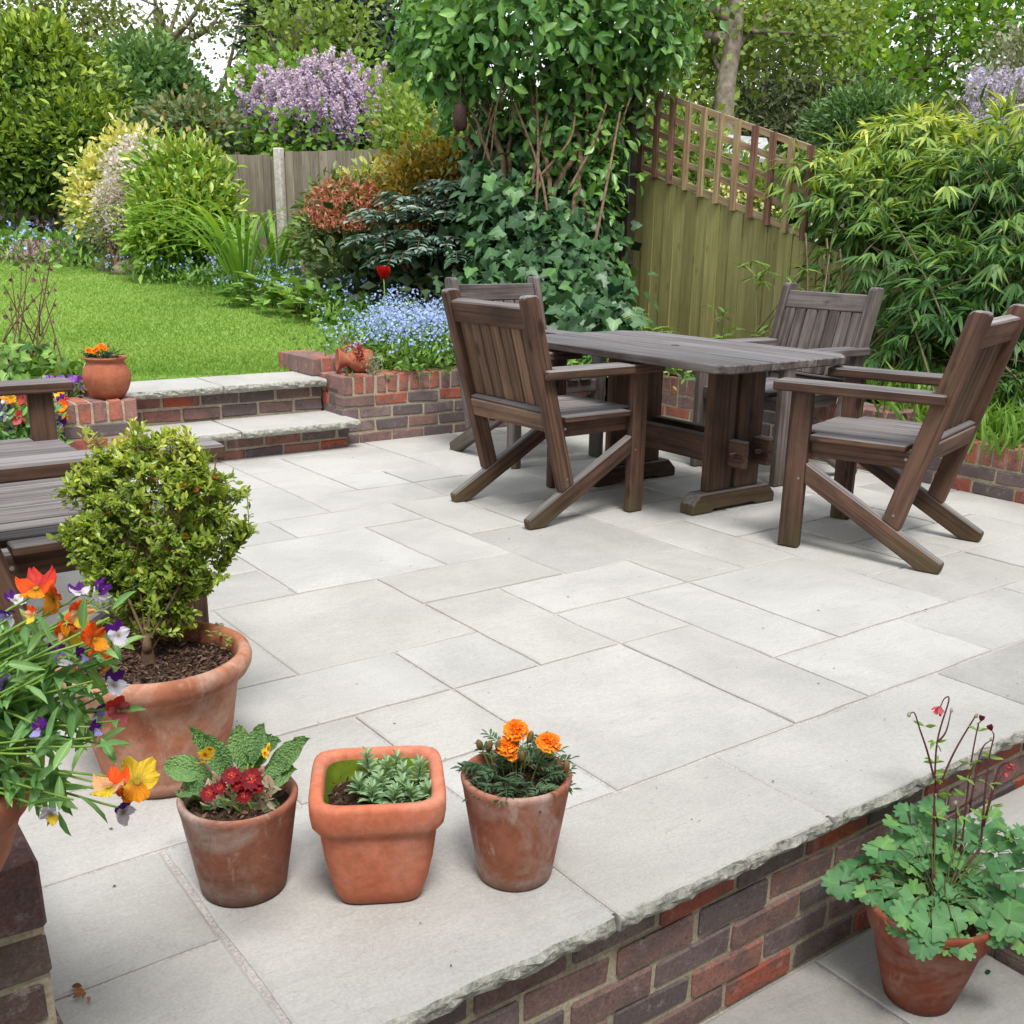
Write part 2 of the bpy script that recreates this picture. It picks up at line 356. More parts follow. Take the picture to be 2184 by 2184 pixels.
def spline(pts, n=8):
    """Catmull-Rom through a few points"""
    P = np.asarray(pts, float)
    if len(P) == 2: return P[0]+(P[1]-P[0])*np.linspace(0, 1, n)[:, None]
    Q = np.vstack([2*P[0]-P[1], P, 2*P[-1]-P[-2]]); out = []
    for i in range(len(P)-1):
        p0, p1, p2, p3 = Q[i:i+4]
        for t in np.linspace(0, 1, n, endpoint=(i == len(P)-2)):
            out.append(.5*((2*p1)+(-p0+p2)*t+(2*p0-5*p1+4*p2-p3)*t*t+(-p0+3*p1-3*p2+p3)*t**3))
    return np.array(out)
def lathe(mb, prof, n=40, center=(0, 0, 0), rnd=0., mi=0, wob=0.):
    prof = np.asarray(prof, float); an = np.arange(n)*2*PI/n; k = len(prof)
    r = prof[:, 0][:, None]*(1+wob*np.sin(an*2+1)[None, :]*.5)
    V = np.stack([r*np.cos(an), r*np.sin(an), np.repeat(prof[:, 1][:, None], n, 1)], -1).reshape(-1, 3)+np.array(center)
    q = [(i*n+j, i*n+(j+1) % n, (i+1)*n+(j+1) % n, (i+1)*n+j) for i in range(k-1) for j in range(n)]
    mb.add(V, q, None, rnd, mi=mi)
def cbox(mb, size, loc=(0, 0, 0), rz=0., ch=.004, jit=0., rnd=0., seed=None):
    """chamfered box, 44 triangles, its corners jittered"""
    sx, sy, sz = [s/2 for s in size]; c = ch
    V = []; idx = {}
    for ix in (-1, 1):
        for iy in (-1, 1):
            for iz in (-1, 1):
                j = rng.normal(0, jit, 3).clip(-.0042, .0042)*np.array([1, .45, 1]) if jit else np.zeros(3)
                for ax in range(3):
                    p = [ix*(sx-c), iy*(sy-c), iz*(sz-c)]; p[ax] = (ix*sx, iy*sy, iz*sz)[ax]
                    idx[(ix, iy, iz, ax)] = len(V); V.append(np.array(p)+j)
    q = []; t = []
    for ax in range(3):
        o1, o2 = [a for a in range(3) if a != ax]
        for s in (-1, 1):
            f = []
            for a, b_ in ((-1, -1), (1, -1), (1, 1), (-1, 1)):
                k = [0, 0, 0]; k[ax] = s; k[o1] = a; k[o2] = b_; f.append(idx[(*k, ax)])
            if (s > 0) != (ax != 1): f = f[::-1]
            q.append(f)
    for ax in range(3):                 # edges along ax
        o1, o2 = [a for a in range(3) if a != ax]
        for a in (-1, 1):
            for b_ in (-1, 1):
                k0 = [0, 0, 0]; k0[ax] = -1; k0[o1] = a; k0[o2] = b_; k1 = list(k0); k1[ax] = 1
                f = [idx[(*k0, o1)], idx[(*k1, o1)], idx[(*k1, o2)], idx[(*k0, o2)]]
                if (a*b_ > 0) != (ax != 1): f = f[::-1]
                q.append(f)
    for ix in (-1, 1):
        for iy in (-1, 1):
            for iz in (-1, 1):
                f = [idx[(ix, iy, iz, a)] for a in range(3)]
                if ix*iy*iz < 0: f = f[::-1]
                t.append(f)
    V = np.array(V); cz, sz_ = math.cos(rz), math.sin(rz)
    U = V.copy()
    fix = lambda f: f if np.cross(V[f[1]]-V[f[0]], V[f[2]]-V[f[0]])@V[list(f)].mean(0) > 0 else f[::-1]
    q = [fix(f) for f in q]; t = [fix(f) for f in t]
    V = V@np.array([[cz, -sz_, 0], [sz_, cz, 0], [0, 0, 1]]).T+np.array(loc)
    mb.add(V, q, t, rnd, uvw=U)
def prism(name, poly, y0, y1, mat, parent, grain, bev=.004, loc=(0, 0, 0), axes='YZ'):
    """polygon in the (d,z) plane pushed across from x=y0 to y1 ('YZ'), or in plan pushed up ('XY'), or (x,z) pushed along y ('XZ'); edges eased"""
    bm = bmesh.new(); r1 = []; r2 = []
    for (a, b_) in poly:
        if axes == 'YZ': p, q = (y0, a, b_), (y1, a, b_)
        elif axes == 'XY': p, q = (a, b_, y0), (a, b_, y1)
        else: p, q = (a, y0, b_), (a, y1, b_)
        r1.append(bm.verts.new(p)); r2.append(bm.verts.new(q))
    n = len(poly); bm.faces.new(r1); bm.faces.new(r2[::-1])
    for i in range(n): bm.faces.new((r1[i], r2[i], r2[(i+1) % n], r1[(i+1) % n]))
    bmesh.ops.recalc_face_normals(bm, faces=bm.faces)
    if bev: bmesh.ops.bevel(bm, geom=bm.edges[:], offset=bev, segments=1, affect='EDGES', clamp_overlap=True)
    me = bpy.data.meshes.new(name); bm.to_mesh(me); bm.free()
    g = unit(np.array(grain, float)); a = np.array([0, 0, 1.]) if abs(g[2]) < .8 else np.array([1., 0, 0])
    e2 = unit(np.cross(g, a)); e3 = np.cross(g, e2)
    co = np.zeros(len(me.vertices)*3); me.vertices.foreach_get('co', co); co = co.reshape(-1, 3)
    U = np.stack([co@g, co@e2, co@e3], -1)
    me.attributes.new('uvw', 'FLOAT_VECTOR', 'POINT').data.foreach_set('vector', U.astype('f4').ravel())
    me.materials.append(mat)
    return put(name, me, parent, loc)

# ------------------------------------------------------------------ leaves
def tmpl(kind):
    if kind == 'dia':
        V = [(0, 0, 0), (.5, .45, .06), (0, 1, -.05), (-.5, .45, .06)]; T = [(0, 1, 2), (0, 2, 3)]
    elif kind == 'leaf':
        V = [(0, 0, 0), (.32, .22, .05), (.5, .5, .07), (.3, .8, .02), (0, 1, -.12), (-.3, .8, .02), (-.5, .5, .07), (-.32, .22, .05), (0, .5, -.02)]
        T = [(8, 0, 1), (8, 1, 2), (8, 2, 3), (8, 3, 4), (8, 4, 5), (8, 5, 6), (8, 6, 7), (8, 7, 0)]
    elif kind == 'bam':
        V = [(0, 0, 0), (.5, .22, .02), (-.5, .22, .02), (.42, .55, -.03), (-.42, .55, -.03), (0, 1, -.2)]
        T = [(0, 1, 2), (1, 3, 4), (1, 4, 2), (3, 5, 4)]
    elif kind == 'ivy':
        V = [(0, .12, 0), (.3, -.08, -.02), (.52, .22, .0), (.3, .45, .04), (.28, .62, .0), (0, 1, -.1), (-.28, .62, 0), (-.3, .45, .04), (-.52, .22, 0), (-.3, -.08, -.02), (0, .4, .03)]
        T = [(10, 0, 1), (10, 1, 2), (10, 2, 3), (10, 3, 4), (10, 4, 5), (10, 5, 6), (10, 6, 7), (10, 7, 8), (10, 8, 9), (10, 9, 0)]
    elif kind == 'petal':
        V = [(0, 0, 0), (.42, .55, .06), (.3, .93, .0), (0, 1., .05), (-.3, .93, 0), (-.42, .55, .06)]; T = [(0, 1, 2), (0, 2, 3), (0, 3, 4), (0, 4, 5)]
    elif kind == 'blade':
        V = [(.5, 0, 0), (-.5, 0, 0), (0, 1, .15)]; T = [(0, 1, 2)]
    elif kind == 'strap':
        V = [(.5, 0, 0), (-.5, 0, 0), (.5, .35, .14), (-.5, .35, .14), (.4, .7, .1), (-.4, .7, .1), (0, 1, -.12)]
        T = [(0, 1, 3), (0, 3, 2), (2, 3, 5), (2, 5, 4), (4, 5, 6)]
    elif kind == 'disc':
        an = np.arange(5)*2*PI/5; V = [(math.cos(a)*.5, math.sin(a)*.5, .0) for a in an]; T = [(0, 1, 2), (0, 2, 3), (0, 3, 4)]
    return np.array(V, float), np.array(T, int)
TM = {k: tmpl(k) for k in ('dia', 'leaf', 'bam', 'ivy', 'petal', 'blade', 'strap', 'disc')}
def scatter(mb, kind, P, Y, Z, size, wid=.5, rnd=None, mi=0, curl=1.):
    """place a template at every P, its length along Y, its face towards Z"""
    T, tr = TM[kind]; P = np.asarray(P, float).reshape(-1, 3); n = len(P)
    if n == 0: return
    Y = unit(np.broadcast_to(Y, (n, 3))); Z = np.broadcast_to(Z, (n, 3)); X = unit(np.cross(Y, Z)); Z = np.cross(X, Y)
    size = np.broadcast_to(size, (n,)); wid = np.broadcast_to(wid, (n,)); curl = np.broadcast_to(curl, (n,))
    rnd = rng.random(n) if rnd is None else np.broadcast_to(rnd, (n,))
    V = P[:, None]+size[:, None, None]*(T[None, :, 0, None]*wid[:, None, None]*X[:, None]+T[None, :, 1, None]*Y[:, None]+T[None, :, 2, None]*curl[:, None, None]*Z[:, None])
    k = len(T); tris = (tr[None]+(np.arange(n)*k)[:, None, None]).reshape(-1, 3)
    mb.add(V.reshape(-1, 3), None, tris, np.repeat(rnd, k), uvw=np.tile(T, (n, 1)), mi=mi)
def rdir(n, up=0.):
    d = rng.normal(size=(n, 3)); d = unit(d); d[:, 2] += up; return unit(d)
def shell(n, c, r, lo=.72, hi=1., lumps=0., down=.3, front=.5):
    """points near the skin of an ellipsoid, fewer on the far side, with its lumps; returns points and outward directions"""
    d = rdir(int(n*2.2)); keep = (rng.random(len(d)) < np.where(d[:, 2] < -.25, down, 1.)) & (rng.random(len(d)) < np.where(d@FW > .25, front, 1.))
    d = d[keep][:n]
    k = lo+(hi-lo)*rng.random(len(d))**.6
    if lumps:
        k = k*(1+lumps*(np.sin(d[:, 0]*5.1+c[0]*3)+np.sin(d[:, 2]*6.3+c[1])+np.sin(d[:, 1]*4.7+d[:, 2]*3))/3)
    return np.asarray(c)+d*np.asarray(r)*k[:, None], d
def crown(mb, blobs, leaf, size, wid, ncl, per, clr, up=.35, lo=.7, rb=(0, 1), tipbias=0., kind=None, droop=0., lumps=.12, flat=1.):
    """leaf clumps all over a set of ellipsoids; blobs: (centre, radii, weight)"""
    W = np.array([b[2] for b in blobs], float); W /= W.sum()
    for (c, r, wt), f in zip(blobs, W):
        cc, dd = shell(max(3, int(ncl*f)), c, r, lo, 1., lumps)
        hh = (cc[:, 2]-c[2])/max(r[2], 1e-6)
        n = len(cc)*per
        base = np.repeat(cc, per, 0); od = np.repeat(dd, per, 0); g = rng.normal(size=(n, 3))*clr*np.array([1, 1, flat])
        P = base+g
        Zn = unit(od*.55+np.array([0, 0, up])+rng.normal(size=(n, 3))*.45)
        Yd = unit(unit(g)*.7+od*.5+rng.normal(size=(n, 3))*.5-np.array([0, 0, droop]))
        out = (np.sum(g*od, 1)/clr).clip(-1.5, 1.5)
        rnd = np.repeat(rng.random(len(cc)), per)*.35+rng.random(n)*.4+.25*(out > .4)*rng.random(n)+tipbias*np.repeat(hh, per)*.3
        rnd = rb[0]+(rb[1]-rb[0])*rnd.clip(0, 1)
        scatter(mb, leaf, P, Yd, Zn, size*(.7+.6*rng.random(n)), wid, rnd)
def blob(dx, dy, dep, rx, ry, rd=None, wt=1.):
    """ellipsoid from survey pixels at a depth"""
    a, b_ = pxm(rx, dep), pxm(ry, dep); d = a if rd is None else rd
    return (at(dx, dy, dep), np.array([a*.8+d*.2, a*.2+d*.8, b_]), wt)
def gz(x, y):
    w_ = .592*x+.806*y
    return .2+.14*np.clip((y-2.9)/1.2, 0, 1)+.05*np.clip(w_-6.4, 0, 13)
def add_leaf_parts(parent, meshes, P, Y, Z, size, name='leaf'):
    """single leaves as objects that share a few meshes"""
    Y = unit(Y); X = unit(np.cross(Y, Z)); Z = np.cross(X, Y); org = ORG[parent.name]
    for i in range(len(P)):
        o = bpy.data.objects.new(name, meshes[i % len(meshes)]); col.objects.link(o); o.parent = parent
        mm = Matrix.Identity(4); s = float(size[i])
        for r in range(3):
            mm[r][0] = X[i][r]*s; mm[r][1] = Y[i][r]*s; mm[r][2] = Z[i][r]*s; mm[r][3] = P[i][r]-org[r]
        o.matrix_basis = mm
def leaf_meshes(kind, wid, mat, k=8, name='leaf', rb=(0, 1)):
    out = []
    for i in range(k):
        mb = MB(); scatter(mb, kind, [(0, 0, 0)], (0, 1, 0), (0, 0, 1), 1., wid*(.85+.3*rng.random()), rb[0]+(rb[1]-rb[0])*(i+.5)/k, curl=.6+.9*rng.random()); out.append(mb.mesh(name, mat))
    return out

# ================================================================== THE GROUND
mb = MB()
mb.add([(-80, -60, -.46), (160, -60, -.46), (160, 160, -.46), (-80, 160, -.46)], [(0, 1, 2, 3)])
ground = build(mb, 'ground', M['earth']); ground['kind'] = 'structure'
# garden soil: a sheet that follows the slope, open where patio and steps are
xs = sorted(set([-40, -25, -15, -8, -4, -2, -1, 0, .6, 1.31, 1.69, 2.9, 3.4, 4, 4.5, 5.02, 5.4, 5.8, 6.3, 6.9, 7.6, 9, 11, 14, 18, 24, 32, 45, 70]+[]))
ys = sorted(set([-8, -4, -2, 0, 1, 1.4, 2, 2.5, 3, 3.4, 3.8, 4.3, 5, 5.26, 5.72, 5.92, 6.3, 7, 8, 9, 10, 11.5, 13, 15, 18, 22, 28, 36, 50, 80]))
V = []; id_ = {}
for i, x in enumerate(xs):
    for j, y in enumerate(ys):
        z = gz(x, y)
        if y <= 5.72 and x < 1.4: z = .12
        id_[i, j] = len(V); V.append((x, y, z-.03))
q = []
for i in range(len(xs)-1):
    for j in range(len(ys)-1):
        x, y = (xs[i]+xs[i+1])/2, (ys[j]+ys[j+1])/2
        if x < 5.02 and y < 5.26: continue
        if 1.31 < x < 5.02 and y < 5.72: continue
        if 1.69 < x < 2.9 and y < 6.3: continue
        q.append((id_[i, j], id_[i+1, j], id_[i+1, j+1], id_[i, j+1]))
mb = MB(); mb.add(V, q); o = build(mb, 'garden_soil', M['earth']); o['kind'] = 'structure'

# lawn: polygon traced at its far and near edges, gridded with the slope
LAWN = [(-9., 6.28), (2.86, 6.28), (2.95, 6.6), (3.35, 6.7)]
for dx, dy in ((715, 672), (700, 645), (660, 620), (600, 590), (540, 565), (480, 548), (420, 535), (370, 520), (330, 505), (270, 492), (200, 484), (140, 472), (60, 464), (0, 461), (-80, 459)):
    # walk the ray until it meets the slope
    for dep in np.arange(4, 30, .05):
        p = at(dx, dy, dep)
        if p[2] < gz(p[0], p[1]): break
    LAWN.append((p[0], p[1]))
LAWN.append((-9., 16.))
LP = np.array(LAWN)
def in_poly(x, y, P=LP):
    c = np.zeros(np.shape(x), bool); j = len(P)-1
    for i in range(len(P)):
        xi, yi = P[i]; xj, yj = P[j]
        c ^= ((yi > y) != (yj > y)) & (x < (xj-xi)*(y-yi)/(yj-yi+1e-12)+xi); j = i
    return c
bm = bmesh.new()
f = bm.faces.new([bm.verts.new((x, y, gz(x, y)+.012)) for x, y in LAWN])
for k in range(1, 24):
    bmesh.ops.bisect_plane(bm, geom=bm.faces[:]+bm.edges[:]+bm.verts[:], plane_co=(.592*(6+k*.6), .806*(6+k*.6), 0), plane_no=(.592, .806, 0))
for v in bm.verts: v.co.z = gz(v.co.x, v.co.y)+.012
me = bpy.data.meshes.new('lawn'); bm.to_mesh(me); bm.free(); me.materials.append(M['lawn'])
lawn = put('lawn', me); lawn['kind'] = 'structure'
M['grass'] = mat_leaf('grass_blade', [(.13, .26, .035), (.195, .345, .055), (.27, .41, .085), (.36, .46, .15)], .6, .35)
n = 330000
u = rng.random(n)**1.7; X = []
dep = 6+u*11; lat = (rng.random(n)-.5)*2
P = CAM[None]+(np.array([.592, .806, 0])[None]*dep[:, None])+np.array([.806, -.592, 0])[None]*(lat*dep*.55)[:, None]
ok = in_poly(P[:, 0], P[:, 1]) & (P[:, 1] > 6.29)
P = P[ok]; P[:, 2] = gz(P[:, 0], P[:, 1])+.01; dd = dep[ok]
mb = MB(); Yd = rdir(len(P)); Yd[:, 2] = np.abs(Yd[:, 2])+.8
tone = .5+.12*np.sin((P[:, 0]*.35+P[:, 1]*.94)*3.4)+.12*np.sin(P[:, 0]*1.1+P[:, 1]*.8)*np.sin(P[:, 1]*1.9-P[:, 0])+.13*rng.normal(size=len(P))
scatter(mb, 'blade', P, Yd, rdir(len(P)), .014+.016*rng.random(len(P)), (.22+.035*dd)[:], tone.clip(0, 1))
tag(build(mb, 'grass', M['grass']), 'short mown green grass blades covering the lawn', 'grass', kind='stuff')

# ================================================================== PATIO
mb = MB()
mb.add([(-3, 1.26, -.006), (5.0, 1.26, -.006), (5.0, 5.7, -.006), (-3, 5.7, -.006)], [(0, 1, 2, 3)])
patio = build(mb, 'patio', M['joint']); patio['kind'] = 'structure'; patio['label'] = 'upper patio of pale riven sandstone slabs with recessed joints'
GX = [.24+.31*i for i in range(-11, 16)]; ox = 11
GX = {i: .24+.31*i for i in range(-11, 17)}; GX[16] = 5.0
GX.update({15: 4.93})
GY = {0: 1.245, 1: 1.60, 2: 1.945, 3: 2.29, 4: 2.62, 5: 2.95, 6: 3.28, 7: 3.60, 8: 3.93, 9: 4.24, 10: 4.57, 11: 4.88, 12: 5.19, 13: 5.47, 14: 5.66}
def slab(parent, x0, x1, y0, y1, z, thick=.04, gap=.006, front=False, side_w=False, name='paving_slab', dz=0., mats=None):
    """one slab: wavering arrises, eased top edge; front=True gives the split, hand-pitched nosing along y0"""
    x0 += gap; x1 -= gap; y0 += 0 if front else gap; y1 -= gap
    cx, cy = (x0+x1)/2, (y0+y1)/2; ring = []
    def edge(a, b_, st):
        a, b_ = np.array(a), np.array(b_); k = max(2, int(np.hypot(*(b_-a))/st)); return [a+(b_-a)*t for t in np.arange(k)/k]
    st = .09
    e = edge((x0, y0), (x1, y0), .03 if front else st)+edge((x1, y0), (x1, y1), .03 if side_w else st)+edge((x1, y1), (x0, y1), st)+edge((x0, y1), (x0, y0), st)
    R0 = np.array(e); nfront = sum(1 for p in e if abs(p[1]-y0) < 1e-9) if front else 0
    R0 = R0+rng.normal(0, .0016, R0.shape)
    if front: R0[:nfront, 1] += rng.normal(0, .0014, nfront)
    inn = R0+(np.array([cx, cy])-R0)/np.maximum(np.linalg.norm(np.array([cx, cy])-R0, axis=1, keepdims=True), .01)*.006
    k = len(R0); zt = z+dz
    A = np.c_[inn, np.full(k, zt)]; B = np.c_[R0, np.full(k, zt-.0032)]; C_ = np.c_[R0, np.full(k, zt-thick)]
    rows = [A, B]
    if front:
        for q_, (zz, yy) in enumerate(((-.011, -.006), (-.022, -.009), (-.034, -.004))):
            Rr = np.c_[R0, np.full(k, zt+zz)]
            Rr[:nfront, 1] += yy+rng.normal(0, .0026, nfront); Rr[:nfront, 2] += rng.normal(0, .0018, nfront); rows.append(Rr)
        C_[:nfront, 1] += .010+rng.normal(0, .004, nfront)
    rows.append(C_)
    V = np.concatenate(rows+[[(cx, cy, zt)]]); nr = len(rows); q = []; mm = []
    o_mb = MB(); tr = [(nr*k, j, (j+1) % k) for j in range(k)]
    lo = [(r*k+j, (r+1)*k+j, (r+1)*k+(j+1) % k, r*k+(j+1) % k) for r in range(nr-1) for j in range(k)]
    edgeq = [x_ for x_ in lo if front and x_[0] >= k and (x_[0] % k) < nfront]; rest = [x_ for x_ in lo if x_ not in edgeq] if front else lo
    o_mb.add(V, rest, tr, 0.)
    if edgeq: o_mb.Fq.append(np.array(edgeq)); o_mb.Mq.append(np.full(len(edgeq), 1))
    me = o_mb.mesh(name, [M['stone'], M['ledge']], origin=(cx, cy, z))
    org = ORG[parent.name] if parent is not None else np.zeros(3)
    o = put(name, me, parent, (cx-org[0], cy-org[1], z-org[2])); return o
FIX = [(1, 3, 0, 2), (3, 5, 0, 1), (5, 8, 0, 1), (8, 11, 0, 1), (11, 14, 0, 1), (14, 16, 0, 1), (-2, 1, 0, 1), (-1, 1, 1, 2), (-3, -1, 1, 3), (-5, -2, 0, 1),
       (3, 4, 1, 2), (3, 4, 2, 3), (4, 6, 1, 3), (6, 7, 1, 3), (7, 9, 1, 2), (9, 11, 1, 2), (11, 14, 1, 2), (14, 16, 1, 3), (2, 3, 2, 3), (0, 2, 2, 3), (-1, 0, 2, 4),
       (7, 8, 2, 4), (8, 10, 2, 4), (10, 12, 2, 3), (12, 14, 2, 3), (3, 5, 4, 6), (2, 4, 3, 4), (0, 2, 3, 5), (2, 3, 4, 6), (4, 5, 3, 4), (5, 6, 3, 5), (6, 7, 3, 4), (6, 8, 4, 5),
       (8, 9, 4, 5), (9, 10, 4, 6), (10, 11, 3, 5), (11, 12, 3, 4), (11, 13, 4, 5), (12, 14, 3, 4), (13, 14, 4, 6), (14, 16, 3, 5), (5, 7, 5, 6), (7, 9, 5, 7), (9, 11, 6, 7), (10, 13, 5, 6),
       (4, 6, 6, 8), (6, 7, 6, 8), (7, 8, 7, 9), (2, 4, 6, 7), (3, 4, 7, 8), (1, 3, 7, 9), (3, 5, 8, 9), (5, 7, 8, 9), (3, 6, 9, 11), (6, 8, 9, 10), (6, 7, 10, 12), (7, 8, 10, 11),
       (8, 9, 10, 11), (7, 9, 11, 13), (6, 7, 12, 13), (8, 10, 8, 10), (8, 9, 7, 8), (9, 11, 7, 8), (9, 11, 10, 12), (9, 11, 12, 14), (4, 6, 11, 13), (6, 9, 13, 14), (10, 11, 8, 9), (11, 13, 6, 8), (13, 15, 6, 8)]
occ = set(); lay = []
for t_ in FIX:
    cells = {(i, j) for i in range(t_[0], t_[1]) for j in range(t_[2], t_[3])}
    if cells & occ: continue
    occ |= cells; lay.append(t_)
for j in range(14):
    for i in range(-9, 16):
        if (i, j) in occ: continue
        if j >= 13 and i < 3: continue
        opts = [(2, 2), (1, 2), (2, 1), (3, 2), (1, 1)]; random.shuffle(opts); opts.append((1, 1))
        for a, b_ in opts:
            cells = {(i+p, j+q_) for p in range(a) for q_ in range(b_)}
            if i+a > 16 or j+b_ > 14 or cells & occ or (j+b_ > 13 and i < 3): continue
            occ |= cells; lay.append((i, i+a, j, j+b_)); break
for (a, b_, c_, d_) in lay:
    s_ = slab(patio, GX[a], GX[b_], GY[c_], GY[d_], 0., front=(c_ == 0), dz=rng.normal(0, .0012))
    s_.rotation_euler = (rng.normal(0, .0008), rng.normal(0, .0008), 0)

# lower patio in front of the riser, and the shallow stone step on its right
mb = MB(); mb.add([(-3, -4, -.428), (2.2, -4, -.428), (2.25, 1.3, -.428), (-3, 1.3, -.428)], [(0, 1, 2, 3)])
lowp = build(mb, 'lower_patio', M['joint']); lowp['kind'] = 'structure'; lowp['label'] = 'lower patio level of grey sandstone slabs below the brick riser'
gx = [-3, -2.4, -1.8, -1.2, -.6, 0, .6, 1.2, 1.84, 2.21]
gy = [-3.6, -3, -2.4, -1.8, -1.2, -.6, 0., .35, .65, 1.268]
for i in range(9):
    yy = 1.288
    while yy > -2.:
        h_ = random.choice([.6, .6, .35, .9]) if i != 8 else .9; slab(lowp, gx[i], gx[i+1], yy-h_, yy, -.42, dz=rng.normal(0, .001)); yy -= h_

# ================================================================== BRICKWORK
def brick_mesh(size, k):
    out = []
    for i in range(k):
        mb = MB(); cbox(mb, (size[0]*(1+rng.normal(0, .006)), size[1], size[2]*(1+rng.normal(0, .012))), ch=.005, jit=.0022); out.append(mb.mesh('brick', M['brick']))
    return out
BR = brick_mesh((.2125, .1025, .0625), 8); BE = brick_mesh((.0625, .215, .1025), 8); BH = brick_mesh((.1025, .1025, .065), 5)
BEs = brick_mesh((.065, .1025, .1025), 6)
def lay_brick(parent, meshes, p, rz, proud=True):
    o = bpy.data.objects.new('brick', random.choice(meshes)); col.objects.link(o); o.parent = parent; org = ORG[parent.name]
    j = rng.normal(0, .0013, 3)
    o.location = (p[0]-org[0]+j[0], p[1]-org[1]+j[1], p[2]-org[2]+j[2]*.7)
    o.rotation_euler = (rng.normal(0, .008), rng.normal(0, .006), rz+random.choice((0, PI))+rng.normal(0, .008)); return o
def wall(parent, p0, p1, courses, ztop, n_in, coping=False, start=0., depth=.215, off=0):
    """face bricks between two plan points; n_in points into the wall; courses hang below ztop; coping: bricks on edge"""
    p0, p1, n_in = np.array(p0, float), np.array(p1, float), np.array(n_in, float); Ln = np.hypot(*(p1-p0)); d = (p1-p0)/Ln; rz = math.atan2(d[1], d[0])
    z = ztop
    if coping:
        k = max(1, int(round(Ln/.075))); pt = Ln/k
        for i in range(k):
            c = p0+d*(i+.5)*pt+n_in*depth/2; o = lay_brick(parent, BE, (c[0], c[1], z-.05125), rz); o.material_slots[0].link = 'OBJECT'; o.material_slots[0].material = M['brick_red']
        z -= .1125
    for cidx in range(courses):
        s0 = -(.1125 if (cidx+off) % 2 else 0.); u = s0
        while u < Ln-.004:
            a, b_ = max(u, 0), min(u+.225, Ln); w_ = b_-a-.01 if b_ < Ln or True else 0
            if w_ > .03:
                c = p0+d*(a+b_-(.01 if b_ == u+.225 else 0))/2+n_in*.05125
                if w_ > .2: o = lay_brick(parent, BR, (c[0], c[1], z-.0325), rz)
                else:
                    o = lay_brick(parent, BH, (c[0], c[1], z-.0325), rz); o.scale = (min(w_, .205)/.1025, 1, 1)
            u += .225
        z -= .075
    # mortar core
    zb = z-.01; t = .007
    a = p0+n_in*t+d*.012; b_ = p1+n_in*t-d*.012; dp = depth-2*t if coping or depth < .2 else .09
    c1, c2 = b_+n_in*dp, a+n_in*dp; zt = ztop-.007
    mb = MB(); V = [(*q_, zz) for zz in (zb, zt) for q_ in (a, b_, c1, c2)]
    mb.add(V, [(0, 1, 5, 4), (1, 2, 6, 5), (2, 3, 7, 6), (3, 0, 4, 7), (4, 5, 6, 7), (3, 2, 1, 0)])
    build(mb, 'mortar', M['mortar'], parent)

fw_ = thing('retaining_wall', 'low brick retaining wall under the rough front edge of the upper patio', 'brick wall', (2, 1.29, -.42))
wall(fw_, (-1.6, 1.285), (5.4, 1.285), 5, -.052, (0, 1), depth=.11)
bw = thing('garden_wall', 'brick planter wall with bricks on edge along its top, right of the steps behind the chairs', 'brick wall', (3.8, 5.7, 0))
wall(bw, (2.9, 5.66), (4.95, 5.66), 4, .392, (0, 1), coping=True)
wall(bw, (2.905, 6.3), (2.905, 5.885), 0, .392, (1, 0), coping=True)
wall(bw, (2.902, 6.3), (2.902, 5.765), 4, .2795, (1, 0), depth=.11)
rw = thing('garden_wall', 'low brick planter wall along the bamboo with bricks on edge, right side of the patio', 'brick wall', (5.05, 3.5, 0))
wall(rw, (4.95, 5.64), (4.95, 3.33), 3, .335, (1, 0), coping=True)
wall(rw, (4.965, 3.32), (4.965, .9), 2, .25, (1, 0), coping=True, off=1)
pr = thing('brick_pier', 'short brick pier left of the steps with the round clay pot on it', 'brick pier', (1.5, 5.7, 0))
wall(pr, (1.31, 5.58), (1.69, 5.58), 4, .368, (0, 1), coping=True, off=1)
wall(pr, (1.685, 5.80), (1.685, 6.28), 4, .36, (-1, 0), depth=.1)
# raised brick course behind the jug
pb = thing('brick_pier', 'raised course of red bricks on edge at the lawn corner behind the jug planter', 'brick pier', (3.05, 6.2, .36))
wall(pb, (2.86, 5.96), (3.2, 5.96), 0, .475, (0, 1), coping=True)
wall(pb, (2.86, 6.45), (2.86, 6.18), 0, .475, (1, 0), coping=True)
# foreground pillar
pl = thing('brick_pillar', 'dark weathered brick pillar in the near corner under the pansy pot', 'brick pillar', (.1, 1.6, 0))
wall(pl, (-.45, 1.368), (.235, 1.368), 4, .394, (0, 1), coping=True, off=1)
wall(pl, (.235, 1.585), (.235, 1.9), 4, .394, (-1, 0), coping=True)
for o in pl.children:
    if o.name.startswith('brick'): o.material_slots[0].link = 'OBJECT'; o.material_slots[0].material = M['brick_dark']
# right step below the patio
st = thing('stone_step', 'single stone step with a brick riser on the lower level, right of the columbine pot', 'step', (2.4, .8, -.42))
wall(st, (2.21, 1.27), (2.21, -1.2), 3, -.248, (1, 0), depth=.11)
for yy in (1.27, .66, .05, -.6):
    mbx = slab(st, 2.175, 2.9, yy-.61, yy, -.2, thick=.045)
slab(st, 2.9, 3.6, .3, 1.27, -.2, thick=.045); slab(st, 2.9, 3.9, -.6, .3, -.2, thick=.045); slab(st, 3.6, 4.6, .3, 1.27, -.2, thick=.045)
mb = MB(); mb.add([(2.23, -1.2, -.25), (5, -1.2, -.25), (5, 1.27, -.25), (2.23, 1.27, -.25)], [(0, 1, 2, 3)]); build(mb, 'mortar_bed', M['joint'], st)
